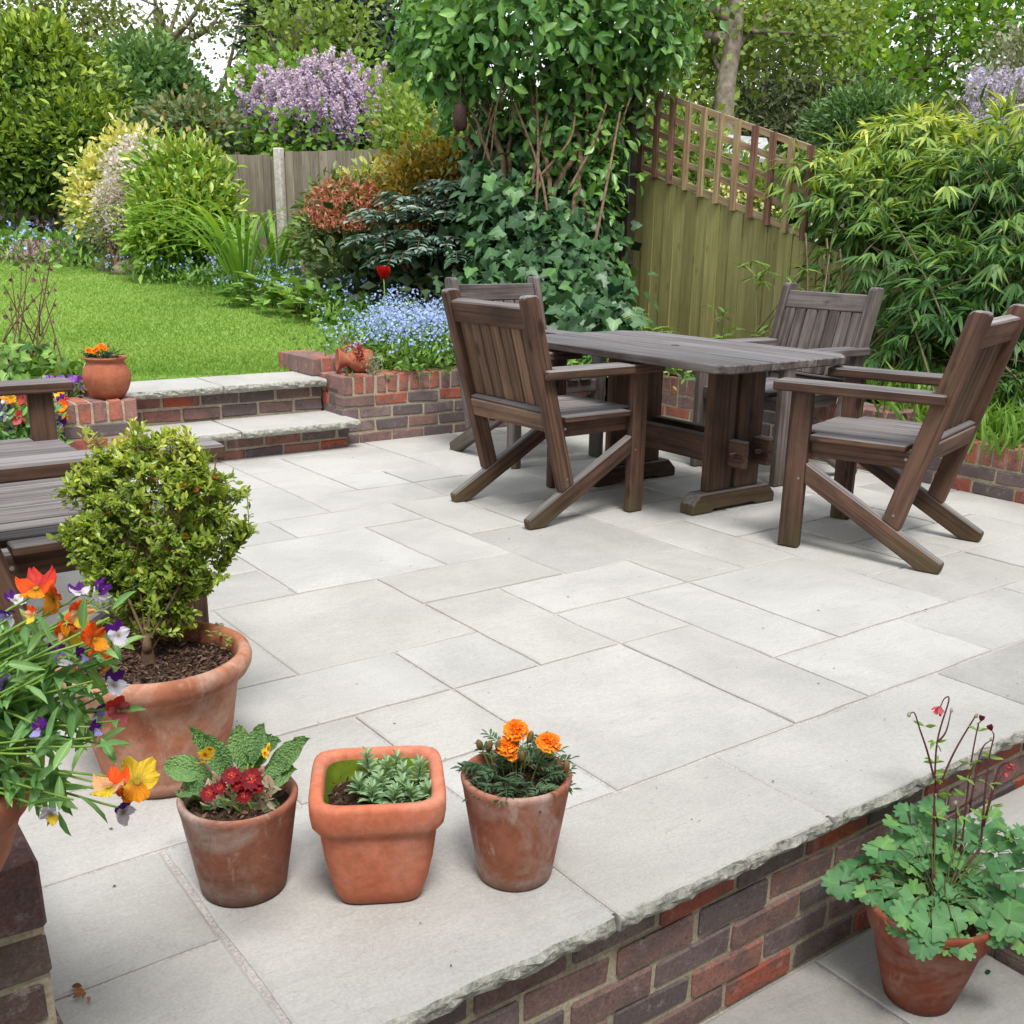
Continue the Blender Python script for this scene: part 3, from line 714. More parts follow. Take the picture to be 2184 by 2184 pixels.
# garden steps up to the lawn
gs = thing('garden_steps', 'two stone steps with brick risers leading up to the lawn', 'steps', (2.3, 5.8, 0))
wall(gs, (1.70, 5.585), (2.9, 5.585), 2, .122, (0, 1), depth=.11)
wall(gs, (1.70, 5.915), (2.9, 5.915), 2, .318, (0, 1), depth=.11)
slab(gs, 1.70, 2.2, 5.49, 5.915, .168, thick=.044, front=True, name='step_tread'); slab(gs, 2.2, 2.93, 5.49, 5.915, .168, thick=.044, front=True, name='step_tread')
slab(gs, 1.66, 2.25, 5.84, 6.27, .368, thick=.046, front=True, name='step_tread'); slab(gs, 2.25, 2.895, 5.84, 6.27, .368, thick=.046, front=True, name='step_tread')
mb = MB(); mb.add([(1.7, 5.69, -.02), (2.9, 5.69, -.02), (2.9, 6.2, -.02), (1.7, 6.2, -.02), (1.7, 5.69, .12), (2.9, 5.69, .12), (2.9, 5.93, .12), (1.7, 5.93, .12)], [(4, 5, 6, 7)])
build(mb, 'mortar_bed', M['joint'], gs)

# ================================================================== FURNITURE
LD = np.array([.2625, .965])      # lean of the back
def chair(name, label, loc, rz, W=.625, nsl=7, nseat=7, grey=False, group='chairs round the garden table'):
    t = thing(name, label, 'chair' if W < 1 else 'bench', (*loc, 0), group if W < 1 else None, rz)
    wd = M['wood_grey'] if grey else M['wood']; wb = M['wood_grey'] if grey else M['wood_back']
    # local: +y to the rear, x across, feet on z=0 (objects are children, so coordinates stay local)
    g = [0.]
    def P(nm, poly, a, b_, mat, grain, bev=.005, axes='YZ'):
        o = prism(nm, poly, a, b_, mat, None, grain, bev, axes=axes); o.parent = t; return o
    h = W/2
    for s in (-1, 1):
        xo, xi = s*h, s*(h-.045)
        P('leg', [(-.035, 0), (.05, 0), (.05, .632), (-.035, .632)], xi, xo, wd, (0, 0, 1), .007)
        P('brace', [(.051, .357), (.051, .272), (.534, 0), (.612, 0), (.622, .042)], xi-s*.0, xo-s*.002, wd, (0, .88, -.48), .006)
        P('back_post', [(.377, .1775), (.4445, .1405), (.667, .955), (.655, .968), (.605, .972), (.589, .96)], xi-s*.001, xo-s*.001, wd, (0, .26, .965), .005)
        a_, b2 = s*(h+.035), s*(h-.082)
        o = P('armrest', [(b2, -.10), (a_, -.10), (a_, .56), (s*h+s*.001, .56), (s*h+s*.001, .50), (b2, .50)], .633, .673, wd, (0, 1, 0), .006, 'XY')
        P('side_rail', [(.052, .375), (.052, .442), (.448, .442), (.43, .375)], s*(h-.046), s*(h-.075), wd, (0, 1, 0), .003)
        for (yy, zz) in ((.03, .29), (.42, .2), (.44, .42), (.525, .65)):
            mbs = MB(); xx = s*(h+.0005); an = np.arange(8)*PI/4
            Vs = np.array([(xx+s*.001, yy+.006*math.cos(a), zz+.006*math.sin(a)) for a in an]); mbs.add(Vs, None, [(0, i, i+1) if s > 0 else (0, i+1, i) for i in range(1, 7)])
            o = put('screw', mbs.mesh('screw', M['screw']), t)
    iw = W-.092
    P('front_rail', [(-h+.047, .375), (h-.047, .375), (h-.047, .442), (-h+.047, .442)], -.01, .03, wd, (1, 0, 0), .004, 'XZ')
    sw = (W-.004)/nseat; gp = .005 if W < 1 else .009
    for k in range(nseat):
        x0 = -h+.002+k*sw; first = k in (0, nseat-1)
        P('seat_slat', [(x0+gp, .056 if first else -.028), (x0+sw-gp, .056 if first else -.028), (x0+sw-gp, .43 if first else .455), (x0+gp, .43 if first else .455)], .443, .468, M['wood_grey'] if grey else wd, (0, 1, 0), .004, 'XY')
    # back: rails and slats along the lean
    base = np.array([.41, .16]); nrm = np.array([LD[1], -LD[0]])
    def lean(u, v): q_ = base+LD*u+nrm*v; return (q_[0], q_[1])
    def bar(nm, u0, u1, v0, v1, a, b_, mat, grain, bev=.004): return P(nm, [lean(u0, v0), lean(u0, v1), lean(u1, v1), lean(u1, v0)], a, b_, mat, grain, bev)
    bar('lower_rail', .265, .345, -.0, .036, -iw/2, iw/2, wb, (1, 0, 0)); bar('ledge', .346, .358, -.024, .03, -iw/2, iw/2, wd, (1, 0, 0), .003)
    bar('top_rail', .70, .795, -.024, .026, -iw/2, iw/2, wd, (1, 0, 0), .006)
    s2 = iw/nsl
    for k in range(nsl):
        x0 = -iw/2+k*s2; bar('back_slat', .36, .70, -.02, .002, x0+.004, x0+s2-.004, wb, (0, LD[0], LD[1]), .004)
    return t
# copies: a chair and every one of its parts
def copy_thing(root, label, loc, rz):
    r = root.copy(); col.objects.link(r); r.location = (*loc, 0); r.rotation_euler = (0, 0, rz); r['label'] = label
    ORG[r.name] = np.array((*loc, 0.))
    for ch in list(root.children):
        c = ch.copy(); col.objects.link(c); c.parent = r
    return r
cL = chair('garden_chair', 'brown wooden chair with its back to the camera, left of the garden table', (3.275, 3.8125), PI/2)
v = np.array([3.58-3.405, 2.152-2.72]); ang = math.atan2(v[1], v[0])-PI/2
cR = copy_thing(cL, 'brown wooden garden chair seen side on at the right end of the table, fully visible', (3.405-.30*math.cos(ang), 2.74-.30*math.sin(ang)), ang)
cB = chair('garden_chair', 'greyed wooden garden chair at the far end of the table beside the forget-me-nots', (3.655, 4.58), 0., grey=True)
cBR = copy_thing(cB, 'greyed wooden garden chair across the table, in front of the bamboo', (4.245, 3.80), -PI/2-.03)
bench = chair('garden_bench', 'long wooden garden bench behind the clipped bush, by the pansy bed', (.915, 3.43), PI/2, W=1.5, nsl=17, nseat=17, group=None)

# table
tb = thing('garden_table', 'dark stained wooden trestle table with a plank top and parasol hole between four chairs', 'table', (3.62, 3.68, 0))
TO = np.array([3.62, 3.68, 0])
def TP(nm, poly, a, b_, mat, grain, bev=.005, axes='XY'):
    o = prism(nm, poly, a, b_, mat, None, grain, bev, axes=axes); o.parent = tb; return o
x0, x1, y0, y1 = -.44, .42, -.735, .72
nb = 6; bwid = (x1-x0)/nb
for k in range(nb):
    a, b_ = x0+k*bwid, x0+(k+1)*bwid; ca = .05 if k == 0 else 0; cb = .1 if k == nb-1 else 0; cc = .0
    poly = [(a+.002+ca, y0), (b_-.002-cb, y0), (b_-.002, y0+cb), (b_-.002, y1-cb), (b_-.002-cb, y1), (a+.002+ca, y1), (a+.002, y1-ca), (a+.002, y0+ca)]
    pp = []
    for q_ in poly:
        if not pp or np.hypot(q_[0]-pp[-1][0], q_[1]-pp[-1][1]) > 1e-4: pp.append(q_)
    if np.hypot(pp[0][0]-pp[-1][0], pp[0][1]-pp[-1][1]) < 1e-4: pp.pop()
    TP('tabletop_plank', pp, .684, .72, M['wood_grey'], (0, 1, 0), .005)
mb = MB(); an = np.arange(20)*2*PI/20; mb.add([(.02*math.cos(a)-.01, .02*math.sin(a)-.02, .7212) for a in an], None, [(0, i, i+1) for i in range(1, 19)])
put('parasol_hole', mb.mesh('parasol_hole', M['post_dark']), tb)
for ye, s in ((-.36, 1), (.36, -1)):
    for xa in (-.088, .097):
        TP('leg', [(xa, ye), (xa+.158, ye), (xa+.158, ye+s*.045), (xa, ye+s*.045)], .092, .635, M['wood'], (0, 0, 1), .005)
    TP('foot', [(-.19, 0), (-.06, 0), (-.05, .014), (.22, .014), (.23, 0), (.36, 0), (.36, .04), (.31, .091), (-.14, .091), (-.19, .045)], ye-.02*s, ye+.065*s, M['wood'], (1, 0, 0), .005, 'XZ')
    TP('top_bearer', [(-.2, .683), (-.15, .636), (.32, .636), (.37, .683)], ye-.02*s, ye+.065*s, M['wood'], (1, 0, 0), .005, 'XZ')
for xa in (.035, .2):
    TP('stretcher', [(-.45, .2), (.45, .2), (.45, .325), (-.45, .325)], xa, xa+.04, M['wood'], (0, 1, 0), .005, 'YZ')
    for ye in (-.405, .405):
        mb = MB(); tube(mb, [(xa-.035, ye, .262), (xa+.075, ye, .262)], .0115, 8); put('peg', mb.mesh('peg', M['wood'], True), tb)
for o in tb.children: pass

# ================================================================== POTS
TC1 = mat_terracotta('aged_terracotta', (.4, .145, .08), (.28, .095, .055), (.5, .38, .33), .7)
TC2 = mat_terracotta('salmon_terracotta', (.62, .2, .11), (.5, .14, .07), (.6, .36, .28), .3)
TC3 = mat_terracotta('weathered_terracotta', (.34, .13, .08), (.22, .085, .05), (.42, .32, .28), .8)
TC4 = mat_terracotta('red_terracotta', (.33, .085, .04), (.22, .06, .03), (.45, .36, .32), .35)
TC5 = mat_terracotta('smooth_terracotta', (.4, .13, .065), (.31, .09, .045), (.4, .22, .15), .2)
TC6 = mat_terracotta('mottled_terracotta', (.45, .17, .09), (.27, .095, .05), (.5, .34, .26), .65)
M['algae'] = mat_plain('green_algae', (.17, .24, .02), .8, .2, ns=30., amt=.3)
M['dark'] = mat_plain('damp_clay', (.09, .035, .02), .8, .2, ns=30.)
def soil_disc(t, r, z, sq=False, nchip=260, name='soil'):
    mb = MB(); n = 26; rings = 7; V = [(0, 0, z+.004)]
    for i in range(1, rings+1):
        for j in range(n):
            a = j*2*PI/n; rr = r*i/rings
            if sq: k = 1/(abs(math.cos(a))**5+abs(math.sin(a))**5)**.2; rr *= k
            V.append((rr*math.cos(a), rr*math.sin(a), z+.005*rng.normal()*(i < rings)-.004*(i/rings)**2))
    q = [(1+(i-1)*n+j, 1+i*n+j, 1+i*n+(j+1) % n, 1+(i-1)*n+(j+1) % n) for i in range(1, rings) for j in range(n)]
    mb.add(V, q, [(0, 1+j, 1+(j+1) % n) for j in range(n)])
    s = put(name, mb.mesh(name, M['soil'], True), t)
    mb = MB(); k = nchip; a = rng.random(k)*2*PI; rr = r*np.sqrt(rng.random(k))*.96
    if sq: rr = rr*1/(np.abs(np.cos(a))**5+np.abs(np.sin(a))**5)**.2
    P_ = np.stack([rr*np.cos(a), rr*np.sin(a), z+.004+.008*rng.random(k)], -1)
    Yd = rdir(k); Yd[:, 2] *= .3
    scatter(mb, 'dia', P_, Yd, rdir(k, 1.2), .006+.017*rng.random(k)**2, .35, mi=0)
    o = put('bark_chips', mb.mesh('bark_chips', M['chip']), s); o['kind'] = 'stuff'
    return s
def pot_body(t, prof, mat, n=48, name='pot', wob=.004):
    mb = MB(); lathe(mb, prof, n, wob=wob); return put(name, mb.mesh(name, mat, True), t)
def simple_prof(rb, rt, h, lip=.014, thick=.012, soil=.03):
    return [(0, 0), (rb-.006, 0), (rb, .006), (rb+(rt-rb)*.5, h*.5), (rt-.004, h-lip-.012), (rt-.001, h-lip), (rt, h-.006), (rt-.003, h-.001), (rt-thick*.5, h), (rt-thick-.001, h-.004), (rt-thick-.003, h-soil-.02)]

# primrose pot
pA = thing('potted_primrose', 'tapered terracotta pot of red primroses with crinkled leaves, nearest the large bush pot', 'potted plant', (.642, 1.732, 0))
pot_body(pA, simple_prof(.081, .111, .2), TC3); soil_disc(pA, .098, .172)
# square pot
pB = thing('potted_seedlings', 'square salmon terracotta pot with a thick rim and grey green seedlings', 'potted plant', (.862, 1.592, 0))
mb = MB(); n = 56; an = np.arange(n)*2*PI/n
def sqr(hw, z, p=7, rot=math.radians(-29)):
    hw, z = hw*1.1, z*1.12
    k = 1/(np.abs(np.cos(an))**p+np.abs(np.sin(an))**p)**(1/p); x, y = hw*k*np.cos(an), hw*k*np.sin(an)
    return np.stack([x*math.cos(rot)-y*math.sin(rot), x*math.sin(rot)+y*math.cos(rot), np.full(n, z)], -1)
prof = [(.01, 0), (.066, 0), (.072, .005), (.083, .04), (.0925, .085), (.098, .128), (.099, .145), (.100, .152), (.108, .154), (.1115, .16), (.1135, .175), (.114, .196), (.112, .203), (.106, .206), (.095, .204), (.091, .198), (.0895, .19)]
Vv = np.concatenate([sqr(a, z, 6 if z > .14 else 5) for a, z in prof]); q = [(i*n+j, i*n+(j+1) % n, (i+1)*n+(j+1) % n, (i+1)*n+j) for i in range(len(prof)-1) for j in range(n)]
mb.add(Vv, q); put('pot', mb.mesh('pot', TC2, True), pB)
mb = MB(); prof = [(.0895, .191), (.088, .17), (.084, .14)]; Vv = np.concatenate([sqr(a, z, 6) for a, z in prof]); mb.add(Vv, [(i*n+j, i*n+(j+1) % n, (i+1)*n+(j+1) % n, (i+1)*n+j) for i in range(2) for j in range(n)])
put('inner_wall', mb.mesh('inner_wall', M['algae'], True), pB, None)
sd_ = soil_disc(pB, .091, .176, sq=True, nchip=320); sd_.rotation_euler = (0, 0, math.radians(-29))
# marigold pot
pC = thing('potted_marigold', 'tapered terracotta pot with three orange marigolds, rightmost on the patio edge', 'potted plant', (1.095, 1.468, 0))
pot_body(pC, simple_prof(.073, .107, .222), TC1); soil_disc(pC, .094, .185)
# bush pot
pD = thing('potted_bush', 'large rolled rim terracotta pot with a small leaved evergreen bush', 'potted plant', (.672, 2.262, 0))
_pp = pot_body(pD, [(0, 0), (.12, 0), (.128, .008), (.133, .03), (.131, .036), (.134, .042), (.15, .12), (.162, .2), (.168, .236), (.172, .24), (.178, .245), (.189, .253), (.1965, .268), (.198, .283), (.193, .297), (.183, .303), (.173, .3), (.168, .29), (.166, .25)], TC6, 64)
_pp.scale = (1.06, 1.06, 1.0)
soil_disc(pD, .176, .262, nchip=2200)
# columbine pot on the lower level
pD.scale = (1, 1, 1)
pE = thing('potted_columbine', 'red terracotta pot of columbine with scalloped leaves on the lower patio', 'potted plant', (1.938, 1.068, -.42))
pot_body(pE, [(0, 0), (.068, 0), (.075, .006), (.1, .095), (.117, .168), (.118, .172), (.127, .178), (.131, .19), (.14, .235), (.1405, .243), (.136, .248), (.129, .247), (.125, .24), (.115, .2)], TC4)
soil_disc(pE, .122, .222, nchip=220)
# round pot on the pier
pF = thing('potted_marigold', 'round bellied clay pot with orange marigolds on the brick pier left of the steps', 'potted plant', (1.58, 5.70, .368))
pot_body(pF, [(0, 0), (.07, 0), (.078, .006), (.1, .04), (.117, .085), (.119, .115), (.112, .145), (.098, .172), (.0925, .183), (.094, .19), (.107, .2), (.109, .206), (.105, .21), (.094, .207), (.09, .2), (.088, .17)], TC5, 40)
soil_disc(pF, .09, .19, nchip=60)
# jug planter lying on the wall
pG = thing('jug_planter', 'terracotta jug lying on its side on the brick wall, planted with red heather', 'planter', (3.14, 5.76, .392))
mb = MB(); prof = [(0, 0), (.052, 0), (.06, .012), (.068, .05), (.066, .085), (.05, .115), (.036, .132), (.034, .146), (.048, .17), (.062, .186), (.064, .192), (.058, .192), (.04, .172), (.026, .14)]
lathe(mb, prof, 28)
A = Matrix.Rotation(math.radians(-98), 4, 'Y')
me = mb.mesh('jug', TC5, True); jl = CAM+ray(703, 690)*(5.80/ray(703, 690)[1]); jl[2] = .392+.066; jug = put('jug', me, pG, tuple(jl-ORG[pG.name])); jug.rotation_euler = (0, math.radians(-86), math.radians(-18)); jug.scale = (1.12, 1.12, 1.12)
mb = MB(); tube(mb, spline([(.035, 0, .15), (.06, .0, .16), (.075, 0, .125), (.062, 0, .09)], 6), .007, 8); put('handle', mb.mesh('handle', TC5, True), jug)
# pansy pot on the pillar
c_ = on(60, 1420, .56); cp = np.array([c_[0]-.165, c_[1]+.0, .394])
pH = thing('potted_pansies', 'terracotta bowl of trailing orange and purple pansies on the brick pillar', 'potted plant', tuple(cp))
pot_body(pH, [(0, 0), (.085, 0), (.095, .008), (.125, .06), (.143, .11), (.146, .118), (.15, .122), (.157, .13), (.16, .16), (.156, .17), (.148, .168), (.144, .16), (.14, .13)], TC5)
soil_disc(pH, .143, .14, nchip=60)

# ================================================================== UNSEEN HOUSE ADDED BEHIND THE CAMERA TO SHADE THE NEAR SLABS
hs_ = thing('shading_house', 'unseen rendered building added behind the viewpoint to shade the near slabs', 'shading_house', (1, -2.3, -.45))
hm_ = mat_plain('house_render', (.42, .4, .36), .9, .2, ns=3.)
def hbox(nm, x0, x1, y0, y1, z0, z1, mt, par):
    mb = MB(); cbox(mb, (x1-x0, y1-y0, z1-z0), ((x0+x1)/2, (y0+y1)/2, (z0+z1)/2), ch=.01); return build(mb, nm, mt, par)
hbox('wall', -7, 9, -6.5, -2.3, -.5, 5.2, hm_, hs_); hbox('roof', -7.4, 9.4, -6.9, -1.95, 5.21, 5.5, mat_plain('roof_tile', (.2, .1, .07), .9, ns=8.), hs_)
gl_ = mat_plain('window_glass', (.05, .06, .07), .08, .6)
for wx, wz in ((-4, 1.0), (-.6, .0), (3.2, 1.0), (6.4, 1.0), (-3.6, 3.6), (0, 3.6), (3.6, 3.6), (6.8, 3.6)):
    wf_ = hbox('window', wx-.6, wx+.6, -2.33, -2.26, wz-.4, wz+.9, mat_plain('white_frame', (.75, .75, .73), .5) if 'white_frame' not in bpy.data.materials else bpy.data.materials['white_frame'], hs_)
    hbox('pane', wx-.53, wx-.03, -2.3, -2.245, wz-.33, wz+.83, gl_, wf_); hbox('pane', wx+.03, wx+.53, -2.3, -2.245, wz-.33, wz+.83, gl_, wf_)

# ================================================================== PLANT MATERIALS
G = {}
G['bay'] = mat_leaf('bay_leaf', [(.015, .045, .01), (.045, .1, .018), (.12, .21, .03), (.27, .37, .045), (.42, .5, .09)], .42, .25)
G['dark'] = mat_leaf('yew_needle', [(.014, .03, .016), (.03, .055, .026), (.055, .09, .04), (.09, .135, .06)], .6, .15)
G['mid'] = mat_leaf('hedge_leaf', [(.035, .085, .03), (.065, .145, .045), (.11, .21, .06), (.17, .29, .08)], .5, .25)
G['light'] = mat_leaf('spring_leaf', [(.08, .14, .03), (.14, .23, .045), (.23, .33, .07), (.34, .44, .12)], .5, .4)
G['olive'] = mat_leaf('olive_leaf', [(.06, .08, .025), (.12, .16, .045), (.2, .24, .07), (.3, .33, .11)], .5, .35)
G['maple'] = mat_leaf('maple_leaf', [(.04, .1, .012), (.09, .2, .02), (.17, .32, .035), (.28, .44, .07)], .5, .45)
G['cedar'] = mat_leaf('cedar_needle', [(.03, .045, .018), (.06, .08, .03), (.1, .12, .05), (.16, .17, .075)], .6, .15)
G['ivy'] = mat_leaf('ivy_leaf', [(.012, .04, .012), (.022, .075, .02), (.04, .12, .03), (.08, .2, .04), (.14, .3, .05)], .3, .2, .5, veins=.6)
G['ivyd'] = mat_leaf('dark_ivy_leaf', [(.01, .034, .015), (.02, .06, .025), (.035, .09, .035), (.055, .13, .045), (.1, .23, .05)], .4, .12, .4, veins=.6)
G['climb'] = mat_leaf('climber_leaf', [(.025, .075, .022), (.05, .145, .035), (.085, .21, .05), (.15, .31, .065), (.26, .44, .1)], .35, .3, .5, veins=.6)
G['bam'] = mat_leaf('bamboo_leaf', [(.025, .075, .025), (.055, .14, .04), (.11, .22, .055), (.25, .36, .07), (.5, .55, .12)], .45, .35)
G['mahonia'] = mat_leaf('mahonia_leaf', [(.04, .09, .065), (.08, .15, .115), (.15, .23, .185), (.28, .36, .3)], .3, .08, .6)
G['barb'] = mat_leaf('barberry_leaf', [(.05, .06, .015), (.12, .12, .02), (.3, .2, .03), (.42, .3, .03), (.3, .1, .03)], .5, .3)
G['pieris'] = mat_leaf('pieris_leaf', [(.05, .09, .03), (.09, .15, .045), (.16, .22, .07), (.24, .15, .08)], .4, .2)
G['redleaf'] = mat_leaf('red_shoot', [(.34, .1, .06), (.46, .17, .12), (.5, .3, .2)], .5, .3)
G['vari'] = mat_leaf('variegated_leaf', [(.12, .22, .05), (.24, .36, .08), (.48, .52, .16), (.72, .66, .24), (.8, .79, .6)], .5, .35, veins=.6)
G['aucuba'] = mat_leaf('aucuba_leaf', [(.035, .1, .02), (.08, .18, .03), (.16, .28, .04), (.3, .4, .06), (.46, .5, .2)], .35, .25, veins=.6)
G['white'] = mat_leaf('white_blossom', [(.4, .36, .34), (.55, .5, .48), (.7, .66, .64)], .7, .3)
G['yellow'] = mat_leaf('yellow_petal', [(.75, .5, .03), (.85, .65, .06)], .6, .3)
G['greygreen'] = mat_leaf('grey_green_leaf', [(.11, .14, .07), (.18, .2, .12), (.26, .28, .18)], .6, .2)
G['lilac'] = mat_leaf('lilac_floret', [(.36, .27, .47), (.48, .38, .6), (.6, .5, .72), (.72, .64, .82)], .6, .3)
G['lilacleaf'] = mat_leaf('lilac_leaf', [(.04, .1, .02), (.09, .2, .03), (.18, .32, .045), (.32, .42, .07)], .45, .35)
G['wist'] = mat_leaf('wisteria_floret', [(.36, .33, .52), (.48, .45, .65), (.6, .57, .75)], .6, .3)
G['rose'] = mat_leaf('rose_leaf', [(.05, .09, .03), (.09, .15, .06), (.16, .22, .1), (.3, .14, .06)], .45, .25)
G['fmn'] = mat_leaf('forget_me_not', [(.22, .32, .62), (.32, .43, .75), (.45, .55, .85)], .6, .2)
G['fmnleaf'] = mat_leaf('low_leaf', [(.04, .11, .02), (.08, .18, .03), (.14, .27, .05), (.22, .36, .09)], .5, .3, veins=.6)
G['strap'] = mat_leaf('strap_leaf', [(.08, .18, .03), (.14, .28, .04), (.22, .38, .07)], .4, .4)
G['heather'] = mat_leaf('heather_bloom', [(.2, .1, .12), (.32, .18, .22), (.42, .24, .34), (.14, .14, .07)], .8, .1)
G['purple'] = mat_leaf('purple_petal', [(.2, .05, .35), (.3, .1, .5)], .6, .2)
G['box'] = mat_leaf('bush_leaf', [(.07, .13, .02), (.15, .25, .035), (.28, .39, .06), (.48, .57, .11), (.7, .73, .2)], .3, .35, .5, veins=.6)
G['prim'] = mat_leaf('primrose_leaf', [(.14, .28, .1), (.2, .36, .13)], .5, .25, quilt=220.)
G['lav'] = mat_leaf('downy_leaf', [(.14, .25, .13), (.21, .34, .18), (.3, .43, .25)], .6, .2, veins=.6)
G['mari'] = mat_leaf('marigold_leaf', [(.035, .08, .04), (.06, .12, .06), (.12, .2, .1)], .55, .2)
G['maripetal'] = mat_leaf('marigold_petal', [(.75, .13, .005), (.9, .27, .01), (.95, .42, .02)], .6, .25)
G['col'] = mat_leaf('columbine_leaf', [(.07, .2, .075), (.1, .26, .1), (.14, .32, .12), (.19, .38, .08)], .5, .3, veins=.22)
G['pansyleaf'] = mat_leaf('pansy_leaf', [(.1, .24, .08), (.15, .32, .11), (.24, .42, .16)], .45, .35, veins=.6)
G['stem'] = mat_plain('green_stem', (.2, .34, .06), .5, .3, ns=30.)
G['stemred'] = mat_plain('maroon_stem', (.1, .025, .025), .5, .3, ns=30.)
G['pstem'] = mat_plain('plant_stem', (.1, .13, .04), .6, .3, ns=30.)
def pet(name, c, rough=.55, tr=.3):
    m, nt, b, out = new_mat(name); v, rr = obj_vec(nt); n = noise(nt, v, 120., 3)
    c2 = mix(nt, 1., c, ramp(nt, n.outputs[0], [(.3, .8), (.7, 1.15)]).outputs[0], 'MULTIPLY')
    tc = nt.nodes.new('ShaderNodeTexCoord'); sx = nt.nodes.new('ShaderNodeSeparateXYZ'); L(nt, tc.outputs['Object'], sx.inputs[0])
    an_ = mth(nt, 'ARCTAN2', sx.outputs[1], sx.outputs[0]); rr_ = mth(nt, 'SQRT', mth(nt, 'ADD', mth(nt, 'MULTIPLY', sx.outputs[0], sx.outputs[0]), mth(nt, 'MULTIPLY', sx.outputs[1], sx.outputs[1])))
    cb = nt.nodes.new('ShaderNodeCombineXYZ'); L(nt, mth(nt, 'MULTIPLY', an_, 9.), cb.inputs[0]); L(nt, mth(nt, 'MULTIPLY', rr_, 2.), cb.inputs[1])
    vn = noise(nt, cb.outputs[0], 1.6, 3); c2 = mix(nt, 1., c2, ramp(nt, vn.outputs[0], [(.35, .62), (.55, 1.08)]).outputs[0], 'MULTIPLY'); c2 = mix(nt, 1., c2, ramp(nt, rr_, [(.08, .55), (.25, 1.), (.6, 1.12)]).outputs[0], 'MULTIPLY')
    L(nt, c2, b.inputs['Base Color']); b.inputs['Roughness'].default_value = rough; b.inputs['Specular IOR Level'].default_value = .2
    t = nt.nodes.new('ShaderNodeBsdfTranslucent'); L(nt, c2, t.inputs['Color']); ms = nt.nodes.new('ShaderNodeMixShader'); ms.inputs[0].default_value = tr
    L(nt, b.outputs[0], ms.inputs[1]); L(nt, t.outputs[0], ms.inputs[2]); L(nt, ms.outputs[0], out.inputs[0]); return m
PT = dict(orange=pet('petal_orange', (.85, .1, .012)), amber=pet('petal_amber', (.82, .3, .01)), yellow=pet('petal_yellow', (.85, .6, .05)), purple=pet('petal_purple', (.1, .012, .2)),
          white=pet('petal_white', (.75, .72, .82)), lilac=pet('petal_lilac', (.38, .33, .72)), peach=pet('petal_peach', (.85, .45, .22)), red=pet('petal_red', (.2, .004, .012)),
          pink=pet('petal_pink', (.62, .12, .14)), rosered=pet('petal_rose', (.6, .04, .03)), darkpink=pet('petal_maroon', (.25, .03, .06)), tulip=pet('petal_tulip', (.85, .015, .01)), magenta=pet('petal_magenta', (.6, .03, .25)), lip=pet('petal_rust', (.55, .1, .01)), dark=pet('petal_dark', (.03, .006, .02)))

def stems(mb, base, tips, r0, r1, n=5, bow=.1, seg=5):
    for tp in tips:
        b_ = np.array(base, float)+rng.normal(0, 1, 3)*np.array([1, 1, 0])*r0*1.5; tp = np.array(tp); mid = (b_+tp)/2+rng.normal(0, 1, 3)*np.linalg.norm(tp-b_)*bow
        p = spline([b_, mid, tp], seg); tube(mb, p, np.linspace(r0, r1, len(p)), n, rng.random())
def ground_pt(dx, dy, dep):
    p = at(dx, dy, dep); return np.array([p[0], p[1], gz(p[0], p[1])])

# ------------------------------------------------------------------ far trees
def tree(name, label, blobs, mat, leaf, size, wid, ncl, per, clr, trunk=None, tr=.18, limbs=7, bark='bark_grey', up=.3, lo=.5, group='trees beyond the garden', cat='tree', tip=.4, flat=1., name_c='crown', extra=None, twigs=0, lumps=.15, foot=None, droop=0.):
    c0 = blobs[0][0]; base = foot if foot is not None else np.array([c0[0], c0[1], gz(c0[0], c0[1])-.05])
    t = thing(name, label, cat, tuple(base), group)
    mb = MB(); crown(mb, blobs, leaf, size, wid, ncl, per, clr, up=up, lo=lo, tipbias=tip, flat=flat, lumps=lumps, droop=droop)
    build(mb, name_c, mat, t)
    mb = MB()
    if trunk is None: trunk = [base, base*.5+c0*.5+rng.normal(0, .1, 3), c0]
    p = spline(trunk, 8); tube(mb, p, np.linspace(tr, tr*.45, len(p)), 9)
    for k in range(limbs):
        bl = blobs[k % len(blobs)]; d = rdir(1, .4)[0]; e = bl[0]+d*bl[1]*.8; s0 = p[int(len(p)*(.35+.6*rng.random()))-1]; mid = (s0+e)/2+rng.normal(0, .08, 3)*np.linalg.norm(e-s0)
        q = spline([s0, mid, e], 6); tube(mb, q, np.linspace(tr*.4, tr*.06, len(q)), 6)
        for j in range(twigs):
            a = q[rng.integers(3, len(q))]; e2 = a+rdir(1, .1)[0]*np.mean(bl[1])*.45*(.5+rng.random()); q2 = spline([a, (a+e2)/2+rng.normal(0, .05, 3)*np.linalg.norm(e2-a), e2], 4); tube(mb, q2, np.linspace(tr*.1, tr*.025, len(q2)), 4)
    if extra: extra(mb)
    build(mb, 'trunk', M[bark], t, True)
    return t
# far-off belt of wood that closes the view
mb = MB(); bl = []
for dx in range(-400, 2900, 60):
    if 330 < dx < 500: dy, ry = 450, 60
    else: dy, ry = 330+rng.normal(0, 14), 120
    bl.append(blob(dx, dy+40, 44+rng.normal(0, 2), 60, ry))
crown(mb, bl, 'dia', .55, .6, 4600, 12, .9, lo=.75)
tag(build(mb, 'woodland', G['mid']), 'far belt of green woodland closing the view behind all the gardens', 'woodland', kind='stuff')

